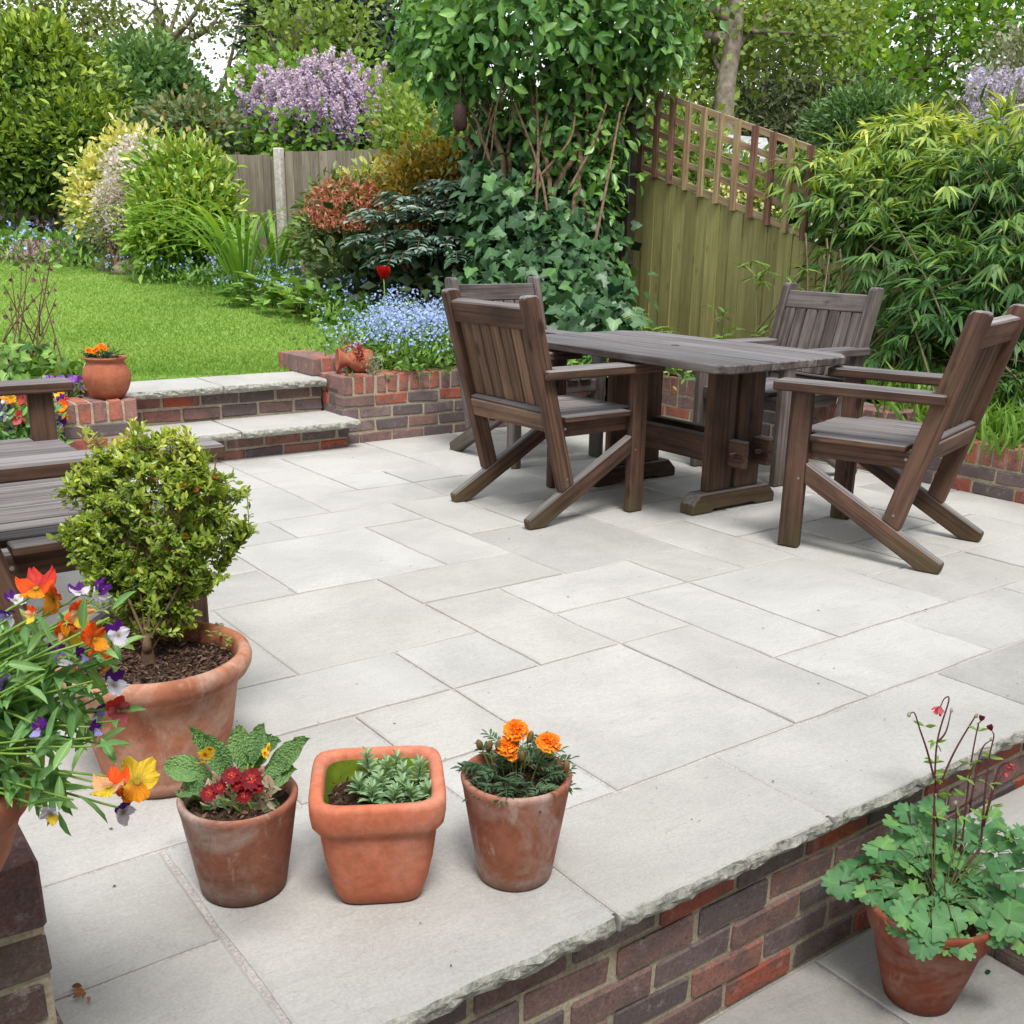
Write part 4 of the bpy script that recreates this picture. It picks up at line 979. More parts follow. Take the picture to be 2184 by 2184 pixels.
tree('dark_yew', 'tall dark yew behind the lilac with drooping needled boughs', [blob(660, 120, 27, 150, 170), blob(555, 215, 27, 45, 85), blob(790, 210, 26, 90, 110), blob(560, 60, 28, 70, 70)], G['dark'], 'dia', .28, .34, 1150, 24, .36, flat=.55, lo=.35, limbs=10, tr=.35, tip=.2, droop=.3)
tree('tall_tree', 'tall thin leaved tree with sky through it, above the round green bush', [blob(300, 30, 34, 140, 110), blob(410, 40, 34, 60, 50), blob(230, 120, 33, 60, 60), blob(310, 120, 34, 35, 45)], G['olive'], 'dia', .2, .6, 170, 11, .45, lo=.3, limbs=14, twigs=5, tr=.4)
tree('tall_tree', 'tall tree with fresh green branches hanging over the dark yew', [blob(560, 30, 24, 130, 60), blob(540, 100, 24, 50, 50), blob(640, 80, 24, 60, 45)], G['light'], 'dia', .17, .6, 130, 11, .32, lo=.3, limbs=12, twigs=4, tr=.3)
tree('tall_tree', 'brownish green tree rising behind the big round evergreen at the garden edge', [blob(60, 10, 30, 140, 60), blob(160, 60, 30, 80, 70), blob(-40, 40, 30, 60, 90)], G['olive'], 'dia', .2, .6, 210, 13, .42, lo=.4, limbs=10, twigs=2)
tree('clipped_tree', 'rounded mid green evergreen between the tall trees and the yellow shrub', [blob(285, 205, 24, 88, 88), blob(230, 250, 23, 60, 70), blob(350, 250, 24, 50, 60)], G['mid'], 'dia', .17, .6, 1100, 26, .22, lo=.8, limbs=3)
tree('maple_tree', 'large bright green maple with sky showing between its leaves, over the bamboo', [blob(1720, 60, 24, 190, 110), blob(1880, 130, 23, 120, 110), blob(1580, 130, 24, 110, 80), blob(1830, 10, 24, 160, 60), blob(1640, 200, 23, 90, 60)], G['maple'], 'dia', .18, .7, 470, 15, .4, lo=.25, limbs=16, twigs=4, tr=.3)
tree('cedar_tree', 'dark layered cedar with level boughs behind the trellis', [blob(1430, 215, 22, 140, 22), blob(1480, 165, 22, 170, 16), blob(1380, 120, 22, 120, 18), blob(1500, 250, 21.5, 110, 20), blob(1330, 250, 22, 90, 24), blob(1440, 75, 22, 150, 18), blob(1600, 205, 22, 120, 14)], G['cedar'], 'dia', .18, .32, 480, 20, .28, flat=.35, lo=.1, limbs=14, tr=.2, tip=.2)
tree('round_bush', 'soft blue green rounded conifer behind the top of the bamboo', [blob(1620, 250, 18, 70, 60), blob(1670, 270, 18, 50, 45)], G['mid'], 'dia', .13, .35, 420, 26, .16, lo=.7, limbs=2, cat='conifer')
tree('tall_tree', 'pale leafed tree hanging its young leaves left of the grey trunk', [blob(1330, 110, 15, 90, 70), blob(1260, 190, 14, 60, 50), blob(1450, 40, 15, 110, 50), blob(1300, 30, 15, 80, 40)], G['light'], 'dia', .11, .6, 330, 11, .24, lo=.3, limbs=6, twigs=2, tr=.06)
# the smooth grey trunk with its forks
tt = thing('grey_trunked_tree', 'tree with a smooth grey forking trunk standing behind the trellis fence', 'tree', tuple(ground_pt(1368, 500, 13.5)))
mb = MB(); p = spline([at(1368, 520, 13.5), at(1365, 300, 13.5), at(1368, 180, 13.5), at(1385, 60, 13.5), at(1392, -60, 13.5)], 8); tube(mb, p, np.linspace(.15, .1, len(p)), 12)
for pts, r in (([(1372, 130), (1400, 75), (1460, 25), (1530, 5), (1600, -20)], .06), ([(1384, 80), (1330, 70), (1290, 110), (1230, 140)], .09), ([(1388, 40), (1320, 5), (1280, -30)], .09), ([(1370, 150), (1350, 110), (1352, 70), (1400, 52)], .04), ([(1420, 60), (1480, 62), (1560, 68), (1600, 60)], .03), ([(1240, 120), (1290, 60), (1310, 0), (1320, -60)], .11)):
    q = spline([at(a, b_, 13.5+.2*i) for i, (a, b_) in enumerate(pts)], 6); tube(mb, q, np.linspace(r, r*.5, len(q)), 8)
build(mb, 'trunk', M['bark_grey'], tt, True)
mb = MB(); crown(mb, [blob(1450, 60, 14, 130, 70), blob(1330, 60, 14, 90, 80), blob(1560, 50, 14.5, 90, 60)], 'dia', .1, .7, 320, 12, .22, lo=.3); build(mb, 'crown', G['light'], tt)
tree('wisteria', 'wisteria with pale violet flower tresses at the far edge above the bamboo', [blob(1905, 190, 10, 70, 80), blob(1870, 245, 9.5, 50, 30), blob(1930, 120, 10.5, 40, 30)], G['greygreen'], 'dia', .07, .5, 240, 12, .14, lo=.3, limbs=8, tr=.03, group=None, cat='climbing plant')
ws = bpy.data.objects['wisteria']
fm = []
for k in range(3):
    mb = MB(); nn = 110; zz = rng.random(nn); P_ = np.stack([rng.normal(0, .035, nn)*(1-zz*.8), rng.normal(0, .035, nn)*(1-zz*.8), -zz*.32], -1); scatter(mb, 'dia', P_, rdir(nn), rdir(nn), .03, .8); fm.append(mb.mesh('flower_tress', G['wist']))
for k in range(120):
    a = at(1835+110*rng.random(), 120+150*rng.random(), 9.1+.7*rng.random())
    put('flower_tress', fm[k % 3], ws, tuple(a-ORG[ws.name]), (rng.normal(0, .25), rng.normal(0, .25), rng.random()*6), .8+.5*rng.random())

shrub_later = [blob(1340, 355, 9.9, 60, 38), blob(1420, 385, 9.4, 70, 36), blob(1290, 300, 10.2, 60, 40)]
# small pale shed roof beyond the trellis
sh = thing('garden_shed', 'small shed with a white roof and dark boards seen through the trellis', 'shed', tuple(ground_pt(1380, 470, 11.5)))
a = at(1310, 288, 11.5); b_ = at(1440, 300, 11.5); dv = unit(b_-a); up_ = np.array([0, 0, 1.]); bk = np.array([.3, .4, 0])
mb = MB(); V = [a-up_*1.4, b_-up_*1.4, b_-up_*.05, a-up_*.05]; V = V+[v_+bk*1.6 for v_ in V]; mb.add(V, [(0, 1, 2, 3), (1, 5, 6, 2), (4, 0, 3, 7), (5, 4, 7, 6)]); build(mb, 'wall', M['post_dark'], sh)
mb = MB(); V = [a-dv*.1-bk*.1, b_+dv*.1-bk*.1, b_+dv*.1+bk*.8+up_*.25, a-dv*.1+bk*.8+up_*.25]; V = V+[v_-up_*.04 for v_ in V]; mb.add(V, [(0, 1, 2, 3), (4, 7, 6, 5), (0, 4, 5, 1), (1, 5, 6, 2), (3, 2, 6, 7), (0, 3, 7, 4)])
build(mb, 'roof', mat_plain('pale_roof', (.34, .35, .36), .5, .4, ns=8.), sh)

# ------------------------------------------------------------------ fences
def board(parent, a, b_, z0, z1a, z1b, nrm_, mat, name='board', th=.022, tilt=.012):
    """one upright board between plan points a,b; sloping top"""
    a, b_, n_ = [np.array(q_, float) for q_ in (a, b_, nrm_)]
    pts = [(*a, z0), (*b_, z0), (*b_, z1b), (*a, z1a)]
    off = [n_*tilt]*4
    Vf = [np.array(p_)+np.array([*o_, 0]) for p_, o_ in zip(pts, off)]; Vb = [v_-np.array([*n_, 0])*th for v_ in Vf]
    V = np.array(Vf+Vb); mb = MB(); c = V.mean(0); d_ = unit(np.array([*(b_-a), 0])); U = np.stack([V[:, 2], (V-c)@d_, (V-c)@np.array([*n_, 0])], -1)
    mb.add(V, [(0, 1, 2, 3), (1, 5, 6, 2), (4, 0, 3, 7), (3, 2, 6, 7), (5, 4, 7, 6), (4, 5, 1, 0)], uvw=U); return build(mb, name, mat, parent)
# grey panel fence behind the borders
fA = at(430, 470, 13.3); fB = at(760, 470, 12.3)
A2, B2 = fA[:2], fB[:2]; dl = np.linalg.norm(B2-A2); dd = (B2-A2)/dl; nn_ = np.array([dd[1], -dd[0]])
ztop = lambda s: np.interp(s, [0, dl], [at(440, 297, 13.3)[2], at(735, 292, 12.4)[2]])
fg = thing('panel_fence', 'weathered grey board fence with a concrete post, in front of the lilac', 'fence', (A2[0], A2[1], .6))
# location of the post along the fence
sp = float((at(546, 400, 12.95)[:2]-A2)@dd); s = 0.
while s < dl:
    e = s+.12*(.92+.16*rng.random())
    if not (s < sp+.02 and e > sp-.05):
        zt = ztop(s)+rng.normal(0, .003)+(.03 if s > sp else 0); board(fg, A2+dd*s, A2+dd*(e-.004), .45, zt, zt, nn_, M['fence_grey'], tilt=.01*(int(s*100) % 2))
    s = e
board(fg, A2+dd*0, A2+dd*dl, .45, ztop(0)-.05, ztop(dl)-.05, nn_, M['post_dark'], 'backing', .02, -.03); bpy.data.objects['backing'].data.materials[0] = M['fence_grey']
mb = MB(); cbox(mb, (.1, .1, 1.75), (*(A2+dd*sp+nn_*.02), ztop(sp)+.07-.875), math.atan2(dd[1], dd[0]), ch=.012); build(mb, 'post', mat_plain('concrete', (.5, .47, .42), .9, .2, ns=25.), fg)
# green raked fence with trellis
X0 = 6.3
gf = thing('feather_edge_fence', 'green stained vertical board fence with a sloping top and a trellis above', 'fence', (X0, 5.6, .3))
ys_ = [7.25]
def rail_z(y): return 1.33+(y-5.56)*(1.715-1.33)/1.29      # top of the boards
def trel_z(y): return 1.865+(y-5.33)*(2.33-1.865)/1.52
y = 7.3
kb = 0
while y > 3.3:
    kb += 1; y2 = y-.118*(.94+.12*rng.random()); board(gf, (X0, y), (X0, y2), .1, rail_z(y)-.015 if y > 5 else rail_z(y), rail_z(y2)-.015, (-1, 0), M['fence_green'], tilt=.011*(kb % 2)); y = y2
def bar3(parent, p, q_, w_, t_, mat, name):
    p, q_ = np.array(p, float), np.array(q_, float); g = unit(q_-p); e1 = np.array([1., 0, 0]); e2 = unit(np.cross(g, e1)); V = []
    for c_ in (p, q_):
        for a, b_ in ((-1, -1), (1, -1), (1, 1), (-1, 1)): V.append(c_+e1*a*t_/2+e2*b_*w_/2)
    V = np.array(V); mb = MB(); U = np.stack([(V-p)@g, (V-p)@e1, (V-p)@e2], -1)
    mb.add(V, [(0, 1, 5, 4), (1, 2, 6, 5), (2, 3, 7, 6), (3, 0, 4, 7), (0, 3, 2, 1), (4, 5, 6, 7)], uvw=U); return build(mb, name, mat, parent)
k = 0; y = 6.88
while y > 5.15:
    lean_ = .0
    bar3(gf, (X0-.03, y, rail_z(y)-.02), (X0-.03, y+lean_, trel_z(y)), .048 if k else .055, .026, M['trellis_red'] if k in (0, 1, 2, 7, 8, 10) else M['trellis'], 'trellis_upright'); y -= .172; k += 1
for f_ in (0, .25, .5, .75, 1.):
    zl = lambda y: rail_z(y)+.02+(trel_z(y)-rail_z(y)-.045)*f_
    bar3(gf, (X0-.008, 6.9, zl(6.9)), (X0-.008, 5.15, zl(5.15)), .044, .02, M['trellis'], 'trellis_rail')
mb = MB(); cbox(mb, (.1, .1, 2.6), (X0-.03, 6.99, 1.08), ch=.008); build(mb, 'post', M['post_dark'], gf)
mb = MB(); cbox(mb, (.012, .1, .42), (X0-.088, 6.985, 1.66), ch=.003); build(mb, 'post_bracket', M['metal'], gf)

# ------------------------------------------------------------------ shrubs of the left border
def shrub(name, label, blobs, mat, leaf, size, wid, ncl, per, clr, dep, dx, dy, cat='shrub', stem_n=9, tip=.3, lo=.65, up=.35, droop=0., lumps=.12, bark='bark', group=None, flat=1., rb=(0, 1)):
    b = ground_pt(dx, dy, dep); t = thing(name, label, cat, tuple(b), group)
    mb = MB(); crown(mb, blobs, leaf, size, wid, ncl, per, clr, up=up, lo=lo, tipbias=tip, droop=droop, lumps=lumps, flat=flat, rb=rb); build(mb, 'foliage', mat, t)
    mb = MB(); stems(mb, b-np.array([0, 0, .05]), [bl_[0]+rdir(1)[0]*bl_[1]*.5 for bl_ in blobs for _ in range(max(1, stem_n//len(blobs)))], .02+.004*dep**.5, .006); build(mb, 'stem', M[bark], t, True)
    return t, b
shrub('blossom_shrub', 'neighbouring shrub with yellow blossom seen through the trellis', shrub_later, G['light'], 'dia', .09, .6, 260, 11, .13, 9.9, 1350, 520, lo=.4, tip=.4)
mb = MB(); P_ = np.array([at(rng.uniform(1330, 1460), 0, 9.6) for _ in range(1)]); 
for k in range(46):
    dx = rng.uniform(1335, 1470); c = at(dx, 345+(dx-1335)*.42+rng.normal(0, 9), 8.95); scatter(mb, 'disc', c+rng.normal(0, .02, (5, 3)), rdir(5), rdir(5)-FW, .032, 1.)
o = build(mb, 'blossom', G['vari'], bpy.data.objects['blossom_shrub']); o['kind'] = 'stuff'
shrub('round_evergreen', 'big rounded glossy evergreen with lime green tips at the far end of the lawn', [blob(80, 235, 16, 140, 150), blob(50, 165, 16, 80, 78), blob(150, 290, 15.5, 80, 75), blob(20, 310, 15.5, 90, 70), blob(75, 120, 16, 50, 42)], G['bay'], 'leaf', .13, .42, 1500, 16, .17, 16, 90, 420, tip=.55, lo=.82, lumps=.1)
shrub('yellow_shrub', 'yellow and cream variegated shrub beside the grey flowering bush', [blob(250, 305, 13.5, 42, 38), blob(200, 350, 13.5, 42, 38), blob(270, 335, 13.4, 36, 34), blob(182, 400, 13.4, 34, 38), blob(215, 415, 13.4, 38, 38)], G['vari'], 'leaf', .085, .6, 460, 14, .11, 13.5, 215, 450, tip=.7, lo=.8)
ysh = bpy.data.objects['yellow_shrub']; mb = MB(); n_ = 0
while n_ < 240:
    dx, dy = rng.uniform(170, 315), rng.uniform(255, 400)
    if ((dx-255)/62)**2+((dy-318)/62)**2 > 1: continue
    c = at(dx, dy, 13.5-.95*math.sqrt(max(0, 1-((dx-255)/70)**2-((dy-320)/80)**2))-.1); scatter(mb, 'disc', c+rng.normal(0, .03, (5, 3)), rdir(5), rdir(5)-FW+np.array([0, 0, .6]), .045, 1.); n_ += 1
o = build(mb, 'blossom', G['white'], ysh); o['kind'] = 'stuff'
t, b = shrub('white_shrub', 'small shrub thick with greyish white blossom at the lawn edge', [blob(225, 385, 12.6, 36, 38), blob(232, 425, 12.6, 30, 35)], G['white'], 'dia', .035, .8, 260, 16, .06, 12.6, 225, 460, lo=.7, tip=0)
mb = MB(); crown(mb, [blob(215, 440, 12.7, 36, 24), blob(235, 450, 12.7, 30, 24)], 'dia', .06, .4, 120, 12, .07); build(mb, 'leaf_mass', G['greygreen'], t)
shrub('spotted_laurel', 'bushy yellow green laurel with upright shoots in front of the grey fence', [blob(350, 345, 12.2, 62, 46), blob(355, 400, 12, 74, 52), blob(330, 450, 11.8, 56, 42), blob(385, 435, 11.9, 48, 42)], G['aucuba'], 'leaf', .115, .38, 620, 13, .12, 12.1, 350, 490, tip=.7, lo=.8, up=.5)
shrub('rose_bush', 'loose climbing rose with bronze shoots above the fence end', [blob(350, 250, 14, 70, 35), blob(400, 275, 13.8, 46, 28), blob(300, 270, 14, 40, 30), blob(370, 245, 14, 40, 18)], G['rose'], 'dia', .1, .6, 330, 11, .15, 13.6, 380, 420, lo=.4, tip=.6)
t, b = shrub('lilac_bush', 'lilac in full mauve flower leaning over the grey fence', [blob(610, 215, 15, 150, 78), blob(520, 215, 15, 65, 70), blob(700, 245, 14.6, 85, 60), blob(600, 275, 14.2, 120, 30)], G['lilacleaf'], 'leaf', .12, .62, 620, 12, .15, 15, 620, 480, tip=.4, lo=.8)
pm = []
for k in range(5):
    mb = MB(); nn = 190; zz = rng.random(nn); rr = .055*(1-zz*.85)**.8*np.sqrt(rng.random(nn)); a = rng.random(nn)*6.28
    P_ = np.stack([rr*np.cos(a), rr*np.sin(a), zz*.26], -1); scatter(mb, 'dia', P_, rdir(nn), rdir(nn), .03, .9, (zz*.6+rng.random(nn)*.4)); pm.append(mb.mesh('flower_head', G['lilac']))
k = 0
cen = at(610, 220, 15)
while k < 240:
    dx, dy = rng.uniform(450, 800), rng.uniform(125, 292)
    e = ((dx-612)/160)**2+((dy-225)/92)**2
    if e > 1 or (e < .2 and rng.random() < .3) or rng.random() < (dx-600)/420 or rng.random() < (dy-200)/150: continue
    dep = 14.9-1.55*math.sqrt(max(0, 1-e)); a = at(dx, dy+6, dep); tip_ = (rng.normal(0, .3)+(.0), rng.normal(0, .3), rng.random()*6)
    put('flower_head', pm[k % 5], t, tuple(a-ORG[t.name]), tip_, .75+.7*rng.random()); k += 1
t, b = shrub('red_tipped_shrub', 'shrub with coral red new shoots between the grey fence and the mahonia', [blob(655, 412, 9.6, 70, 46), blob(640, 460, 9.5, 60, 58), blob(690, 400, 9.7, 38, 28), blob(655, 530, 9.4, 48, 55)], G['pieris'], 'leaf', .075, .4, 620, 11, .075, 9.5, 655, 600, tip=.3, lo=.6, stem_n=16)
mb = MB(); rp = []
for k in range(170):
    dx, dy = rng.uniform(575, 745), rng.uniform(335, 430)
    if ((dx-660)/85)**2+((dy-392)/52)**2 > 1: continue
    c = at(dx, dy, 9.45-.42*math.sqrt(max(0, 1-((dx-660)/85)**2))); nn = 9; scatter(mb, 'leaf', c+rng.normal(0, .022, (nn, 3)), rdir(nn, .8), rdir(nn, .3), .035+.022*rng.random(nn), .42)
o = build(mb, 'new_shoots', G['redleaf'], t); o['kind'] = 'stuff'
mb = MB(); crown(mb, [blob(690, 345, 9.8, 36, 14)], 'leaf', .09, .4, 36, 9, .06); o = build(mb, 'yellow_shoots', G['vari'], t); o['kind'] = 'stuff'
shrub('barberry', 'twiggy barberry with orange and bronze leaves beside the ivy', [blob(815, 330, 9.4, 55, 44), blob(805, 380, 9.2, 65, 40), blob(850, 350, 9.2, 40, 40), blob(775, 365, 9.2, 40, 32)], G['barb'], 'dia', .06, .6, 360, 11, .12, 9.3, 800, 500, lo=.3, tip=0)
shrub('loose_shrub', 'airy yellow green shrub between the lilac and the climber', [blob(790, 265, 11, 58, 40), blob(760, 235, 11.2, 34, 26), blob(820, 300, 10.6, 45, 40)], G['light'], 'dia', .075, .6, 300, 11, .14, 11, 790, 440, lo=.4, tip=.5)
# mahonia: whorls of pinnate leaves
t = thing('mahonia', 'mahonia with dark blue green spiny leaf fronds beside the ivy', 'shrub', tuple(ground_pt(800, 600, 8.7)))
LM = leaf_meshes('leaf', .46, G['mahonia'], 6, 'leaflet'); mb = MB(); PP, YY, ZZ, SS = [], [], [], []; ms = MB()
heads = [(790, 395, 8.7), (850, 425, 8.6), (745, 425, 8.6), (800, 470, 8.5), (870, 370, 8.7), (730, 470, 8.6), (860, 500, 8.5), (905, 410, 8.6), (770, 500, 8.5)]
for (dx, dy, dep) in heads:
    hc = at(dx, dy, dep); tube(ms, spline([ground_pt(810, 600, dep), (hc+ground_pt(810, 600, dep))/2+rng.normal(0, .05, 3), hc], 5), .02, 6)
    for k in range(13):
        a = k*2*PI/13+rng.random()*.4; out = np.array([math.cos(a), math.sin(a), .25+.3*rng.random()]); L_ = .34+.12*rng.random()
        mid = hc+unit(out)*L_*.55+np.array([0, 0, .03]); end = hc+unit(out)*L_-np.array([0, 0, .10])
        sp_ = spline([hc, mid, end], 5); tube(ms, sp_, .004, 4); n_l = 8
        for j in range(n_l):
            f_ = (j+1.5)/(n_l+1); i0 = f_*(len(sp_)-1); c = sp_[int(i0)]+(sp_[min(int(i0)+1, len(sp_)-1)]-sp_[int(i0)])*(i0 % 1); dirv = unit(sp_[-1]-sp_[0]); side = unit(np.cross(dirv, [0, 0, 1]))
            for s_ in (-1, 1):
                PP.append(c); YY.append(unit(side*s_+dirv*.55-np.array([0, 0, .2]))); ZZ.append(unit(np.array([0, 0, 1])+rng.normal(0, .25, 3))); SS.append(.105*(1-.35*abs(f_-.5)))
        PP.append(sp_[-1]); YY.append(dirv-np.array([0, 0, .3])); ZZ.append(np.array([0, 0, 1.])); SS.append(.08)
PP, YY, ZZ, SS = map(np.array, (PP, YY, ZZ, SS)); dist = (PP-CAM)@FW; od = np.argsort(dist)
scatter(mb, 'leaf', PP[od[200:]], YY[od[200:]], ZZ[od[200:]], SS[od[200:]], .46); o = build(mb, 'leaf_mass', G['mahonia'], t); o['kind'] = 'stuff'
add_leaf_parts(t, LM, PP[od[:200]], YY[od[:200]], ZZ[od[:200]], SS[od[:200]], 'leaflet'); build(ms, 'stem', M['twig'], t, True)

# ------------------------------------------------------------------ the many-stemmed climber tree and its ivy
base = ground_pt(1060, 600, 8.3)
ct = thing('climber_tree', 'tall many stemmed tree under a mass of green climber leaves behind the chairs', 'tree', tuple(base))
mb = MB()
ST = [([(1085, 560), (1045, 480), (1035, 400), (1062, 330), (1100, 270), (1160, 195), (1190, 160)], .030), ([(1078, 560), (1075, 470), (1085, 380), (1095, 300), (1080, 200), (1088, 120)], .030), ([(1090, 540), (1110, 450), (1098, 360), (1080, 300), (1075, 240)], .024),
      ([(1120, 640), (1120, 560), (1095, 500), (1130, 420)], .016), ([(1120, 600), (1150, 480)], .008), ([(1125, 560), (1112, 500), (1092, 440)], .014), ([(1000, 420), (985, 340), (1000, 260), (1030, 180), (1040, 100)], .026), ([(1040, 380), (1030, 300), (1010, 230), (1000, 150), (990, 60)], .020),
      ([(950, 360), (945, 290), (920, 210), (890, 140), (870, 60)], .026), ([(965, 350), (960, 260), (965, 180), (950, 90)], .02), ([(905, 310), (880, 260), (868, 190), (880, 100)], .022), ([(930, 320), (900, 230), (870, 170), (850, 110)], .015),
      ([(1090, 280), (1140, 230), (1200, 190), (1235, 130), (1260, 60)], .026), ([(1150, 215), (1130, 140), (1120, 60)], .016), ([(1030, 200), (1070, 140), (1110, 70)], .018), ([(1060, 330), (1030, 230), (1040, 160), (990, 90)], .016), ([(1100, 270), (1060, 190), (1030, 120)], .02), ([(1135, 560), (1140, 470)], .006), ([(1100, 640), (1100, 560), (1078, 470)], .02)]
for k_, (pts, r) in enumerate(ST):
    dz_ = -.12 if k_ in (0, 1, 3, 4, 5, 17, 18) else rng.uniform(-.25, .3); q_ = spline([at(a, b_, 8.1+dz_+.05*i) for i, (a, b_) in enumerate(pts)], 6); q_ += rng.normal(0, .006, q_.shape); tube(mb, q_, np.linspace(r, r*.55, len(q_)), 8, rng.random())
for k in range(6):
    x0_, y0_ = rng.uniform(940, 1130), rng.uniform(300, 560); x1_ = float(np.clip(x0_+rng.normal(0, 80), 900, 1170)); q_ = spline([at(x0_, y0_, 8.0), at((x0_+x1_)/2+rng.normal(0, 12), (y0_+150)/2+20, 7.95), at(x1_, rng.uniform(120, 220), 8.0)], 6); tube(mb, q_, np.linspace(.014, .008, len(q_)), 6)
for k in range(40):
    a = at(rng.uniform(860, 1220), rng.uniform(120, 330), 8.3+rng.uniform(-.2, .4)); e = a+np.array([rng.normal(0, .2), rng.normal(0, .2), .3+.3*rng.random()]); tube(mb, spline([a, (a+e)/2+rng.normal(0, .04, 3), e], 4), .007, 5)
build(mb, 'trunk', M['bark'], ct, True)
def leaf_mass(parent, blobs, mats, kind, size, wid, ncl, per, clr, near=300, droop=.3, lo=.5, up=.2, tip=.4, leafname='leaf', lumps=.12, zone=None, rb=(0, 1)):
    """leaf cover: the leaves nearest the camera as single leaves, the rest as one mass"""
    W = np.array([b_[2] for b_ in blobs], float); W /= W.sum(); PP, YY, ZZ, RR = [], [], [], []
    for (c, r, wt), f_ in zip(blobs, W):
        cc, dd_ = shell(max(4, int(ncl*f_)), c, r, lo, 1., lumps, down=.6); n_ = len(cc)*per; bs = np.repeat(cc, per, 0); od = np.repeat(dd_, per, 0); g = rng.normal(size=(n_, 3))*clr
        P_ = bs+g; Z_ = unit(od*.7+np.array([0, 0, up])-FW*.25+rng.normal(size=(n_, 3))*.35); Y_ = unit(rng.normal(size=(n_, 3))*.6+od*.35-np.array([0, 0, droop]))
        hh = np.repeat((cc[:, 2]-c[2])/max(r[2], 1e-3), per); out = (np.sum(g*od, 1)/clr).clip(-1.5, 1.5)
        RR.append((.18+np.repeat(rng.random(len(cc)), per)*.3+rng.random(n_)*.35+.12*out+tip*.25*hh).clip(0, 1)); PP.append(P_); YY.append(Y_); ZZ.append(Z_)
    P_, Y_, Z_, R_ = map(np.concatenate, (PP, YY, ZZ, RR)); R_ = rb[0]+(rb[1]-rb[0])*R_
    S_ = size*(.65+.6*rng.random(len(P_)))
    if near:
        # the nearest leaves, spread over the whole cover
        dist = (P_-CAM)@FW; lat = (P_-CAM)@RT/dist; ver = (P_-CAM)@UP/dist; key = np.round(lat*70)*1000+np.round(ver*70)
        best = {}
        for i in np.argsort(dist):
            best.setdefault(key[i], i)
        idx = np.array(list(best.values())); idx = idx[np.argsort(dist[idx])] if len(idx) > near else idx
        if len(idx) > near: idx = rng.permutation(idx)[:near]
        mask = np.ones(len(P_), bool); mask[idx] = False
        ms_ = leaf_meshes(kind, wid, mats, 10, leafname, rb); ordr = idx[np.argsort(R_[idx])]
        k_ = len(ordr); mm_ = [ms_[min(9, int(R_[i]*10))] for i in ordr]
        org = ORG[parent.name]; Yn = unit(Y_); Xn = unit(np.cross(Yn, Z_)); Zn = np.cross(Xn, Yn)
        for m_, i in zip(mm_, ordr):
            o_ = bpy.data.objects.new(leafname, m_); col.objects.link(o_); o_.parent = parent; mt = Matrix.Identity(4)
            for r_ in range(3):
                mt[r_][0] = Xn[i][r_]*S_[i]; mt[r_][1] = Yn[i][r_]*S_[i]; mt[r_][2] = Zn[i][r_]*S_[i]; mt[r_][3] = P_[i][r_]-org[r_]
            o_.matrix_basis = mt
        P_, Y_, Z_, R_, S_ = P_[mask], Y_[mask], Z_[mask], R_[mask], S_[mask]
    mb = MB(); scatter(mb, kind, P_, Y_, Z_, S_, wid, R_, curl=.5+rng.random(len(P_))); o_ = build(mb, 'leaf_mass', mats, parent); o_['kind'] = 'stuff'; return o_
leaf_mass(ct, [blob(1030, 60, 8.2, 220, 95, 1.0, 2.2), blob(880, 120, 8.3, 105, 90, .5, 1), blob(1175, 75, 8.2, 105, 75, .5, .9), blob(1100, 170, 8.4, 90, 60, .3, .5), blob(950, -20, 8.2, 170, 80, 1, 1), blob(1140, -20, 8.2, 150, 80, 1, 1),
               blob(840, 60, 8.4, 70, 70, .4, .6), blob(1130, 230, 8.4, 30, 80, .25, .35), blob(1000, 250, 8.6, 60, 60, .2, .35), blob(1250, 90, 8.3, 40, 50, .3, .25), blob(1110, 400, 8.4, 42, 170, .25, .7), blob(1040, 400, 8.35, 70, 90, .2, .5), blob(1060, 240, 8.2, 60, 70, .25, .25), blob(1080, 350, 8.6, 80, 60, .2, .3)],
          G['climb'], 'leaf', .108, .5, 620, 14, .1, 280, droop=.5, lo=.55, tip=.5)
iv = thing('ivy', 'dark glossy ivy cloaking the foot of the climber tree behind the greyed chair', 'ivy', tuple(ground_pt(1000, 600, 8.2)))
mb = MB()
for k in range(14): stems(mb, ground_pt(rng.uniform(920, 1150), 610, 8.3), [at(rng.uniform(900, 1160), rng.uniform(400, 540), 8.3)], .01, .004)
build(mb, 'stem', M['twig'], iv, True)
leaf_mass(iv, [blob(1000, 480, 8.2, 110, 100, .4, 1.6), blob(960, 400, 8.4, 80, 70, .3, .9), blob(1050, 540, 8.0, 85, 70, .4, 1.1), blob(970, 570, 7.9, 110, 50, .4, 1.1), blob(940, 320, 8.6, 60, 60, .2, .5), blob(1120, 590, 7.6, 45, 38, .3, .4), blob(1080, 430, 8.5, 50, 90, .25, .5), blob(1110, 615, 7.2, 70, 18, .25, .4)],
          G['ivyd'], 'ivy', .105, .95, 520, 10, .095, 280, droop=.75, lo=.6, up=.35, tip=.1)
# shadowy leaf litter bank behind the ivy so the border closes
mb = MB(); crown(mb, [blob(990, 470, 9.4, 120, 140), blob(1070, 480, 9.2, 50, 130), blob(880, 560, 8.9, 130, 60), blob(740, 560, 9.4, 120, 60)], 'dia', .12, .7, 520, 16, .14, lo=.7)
tag(build(mb, 'undergrowth', G['dark']), 'dark leafy undergrowth filling the border behind the ivy and mahonia', 'undergrowth', kind='stuff')
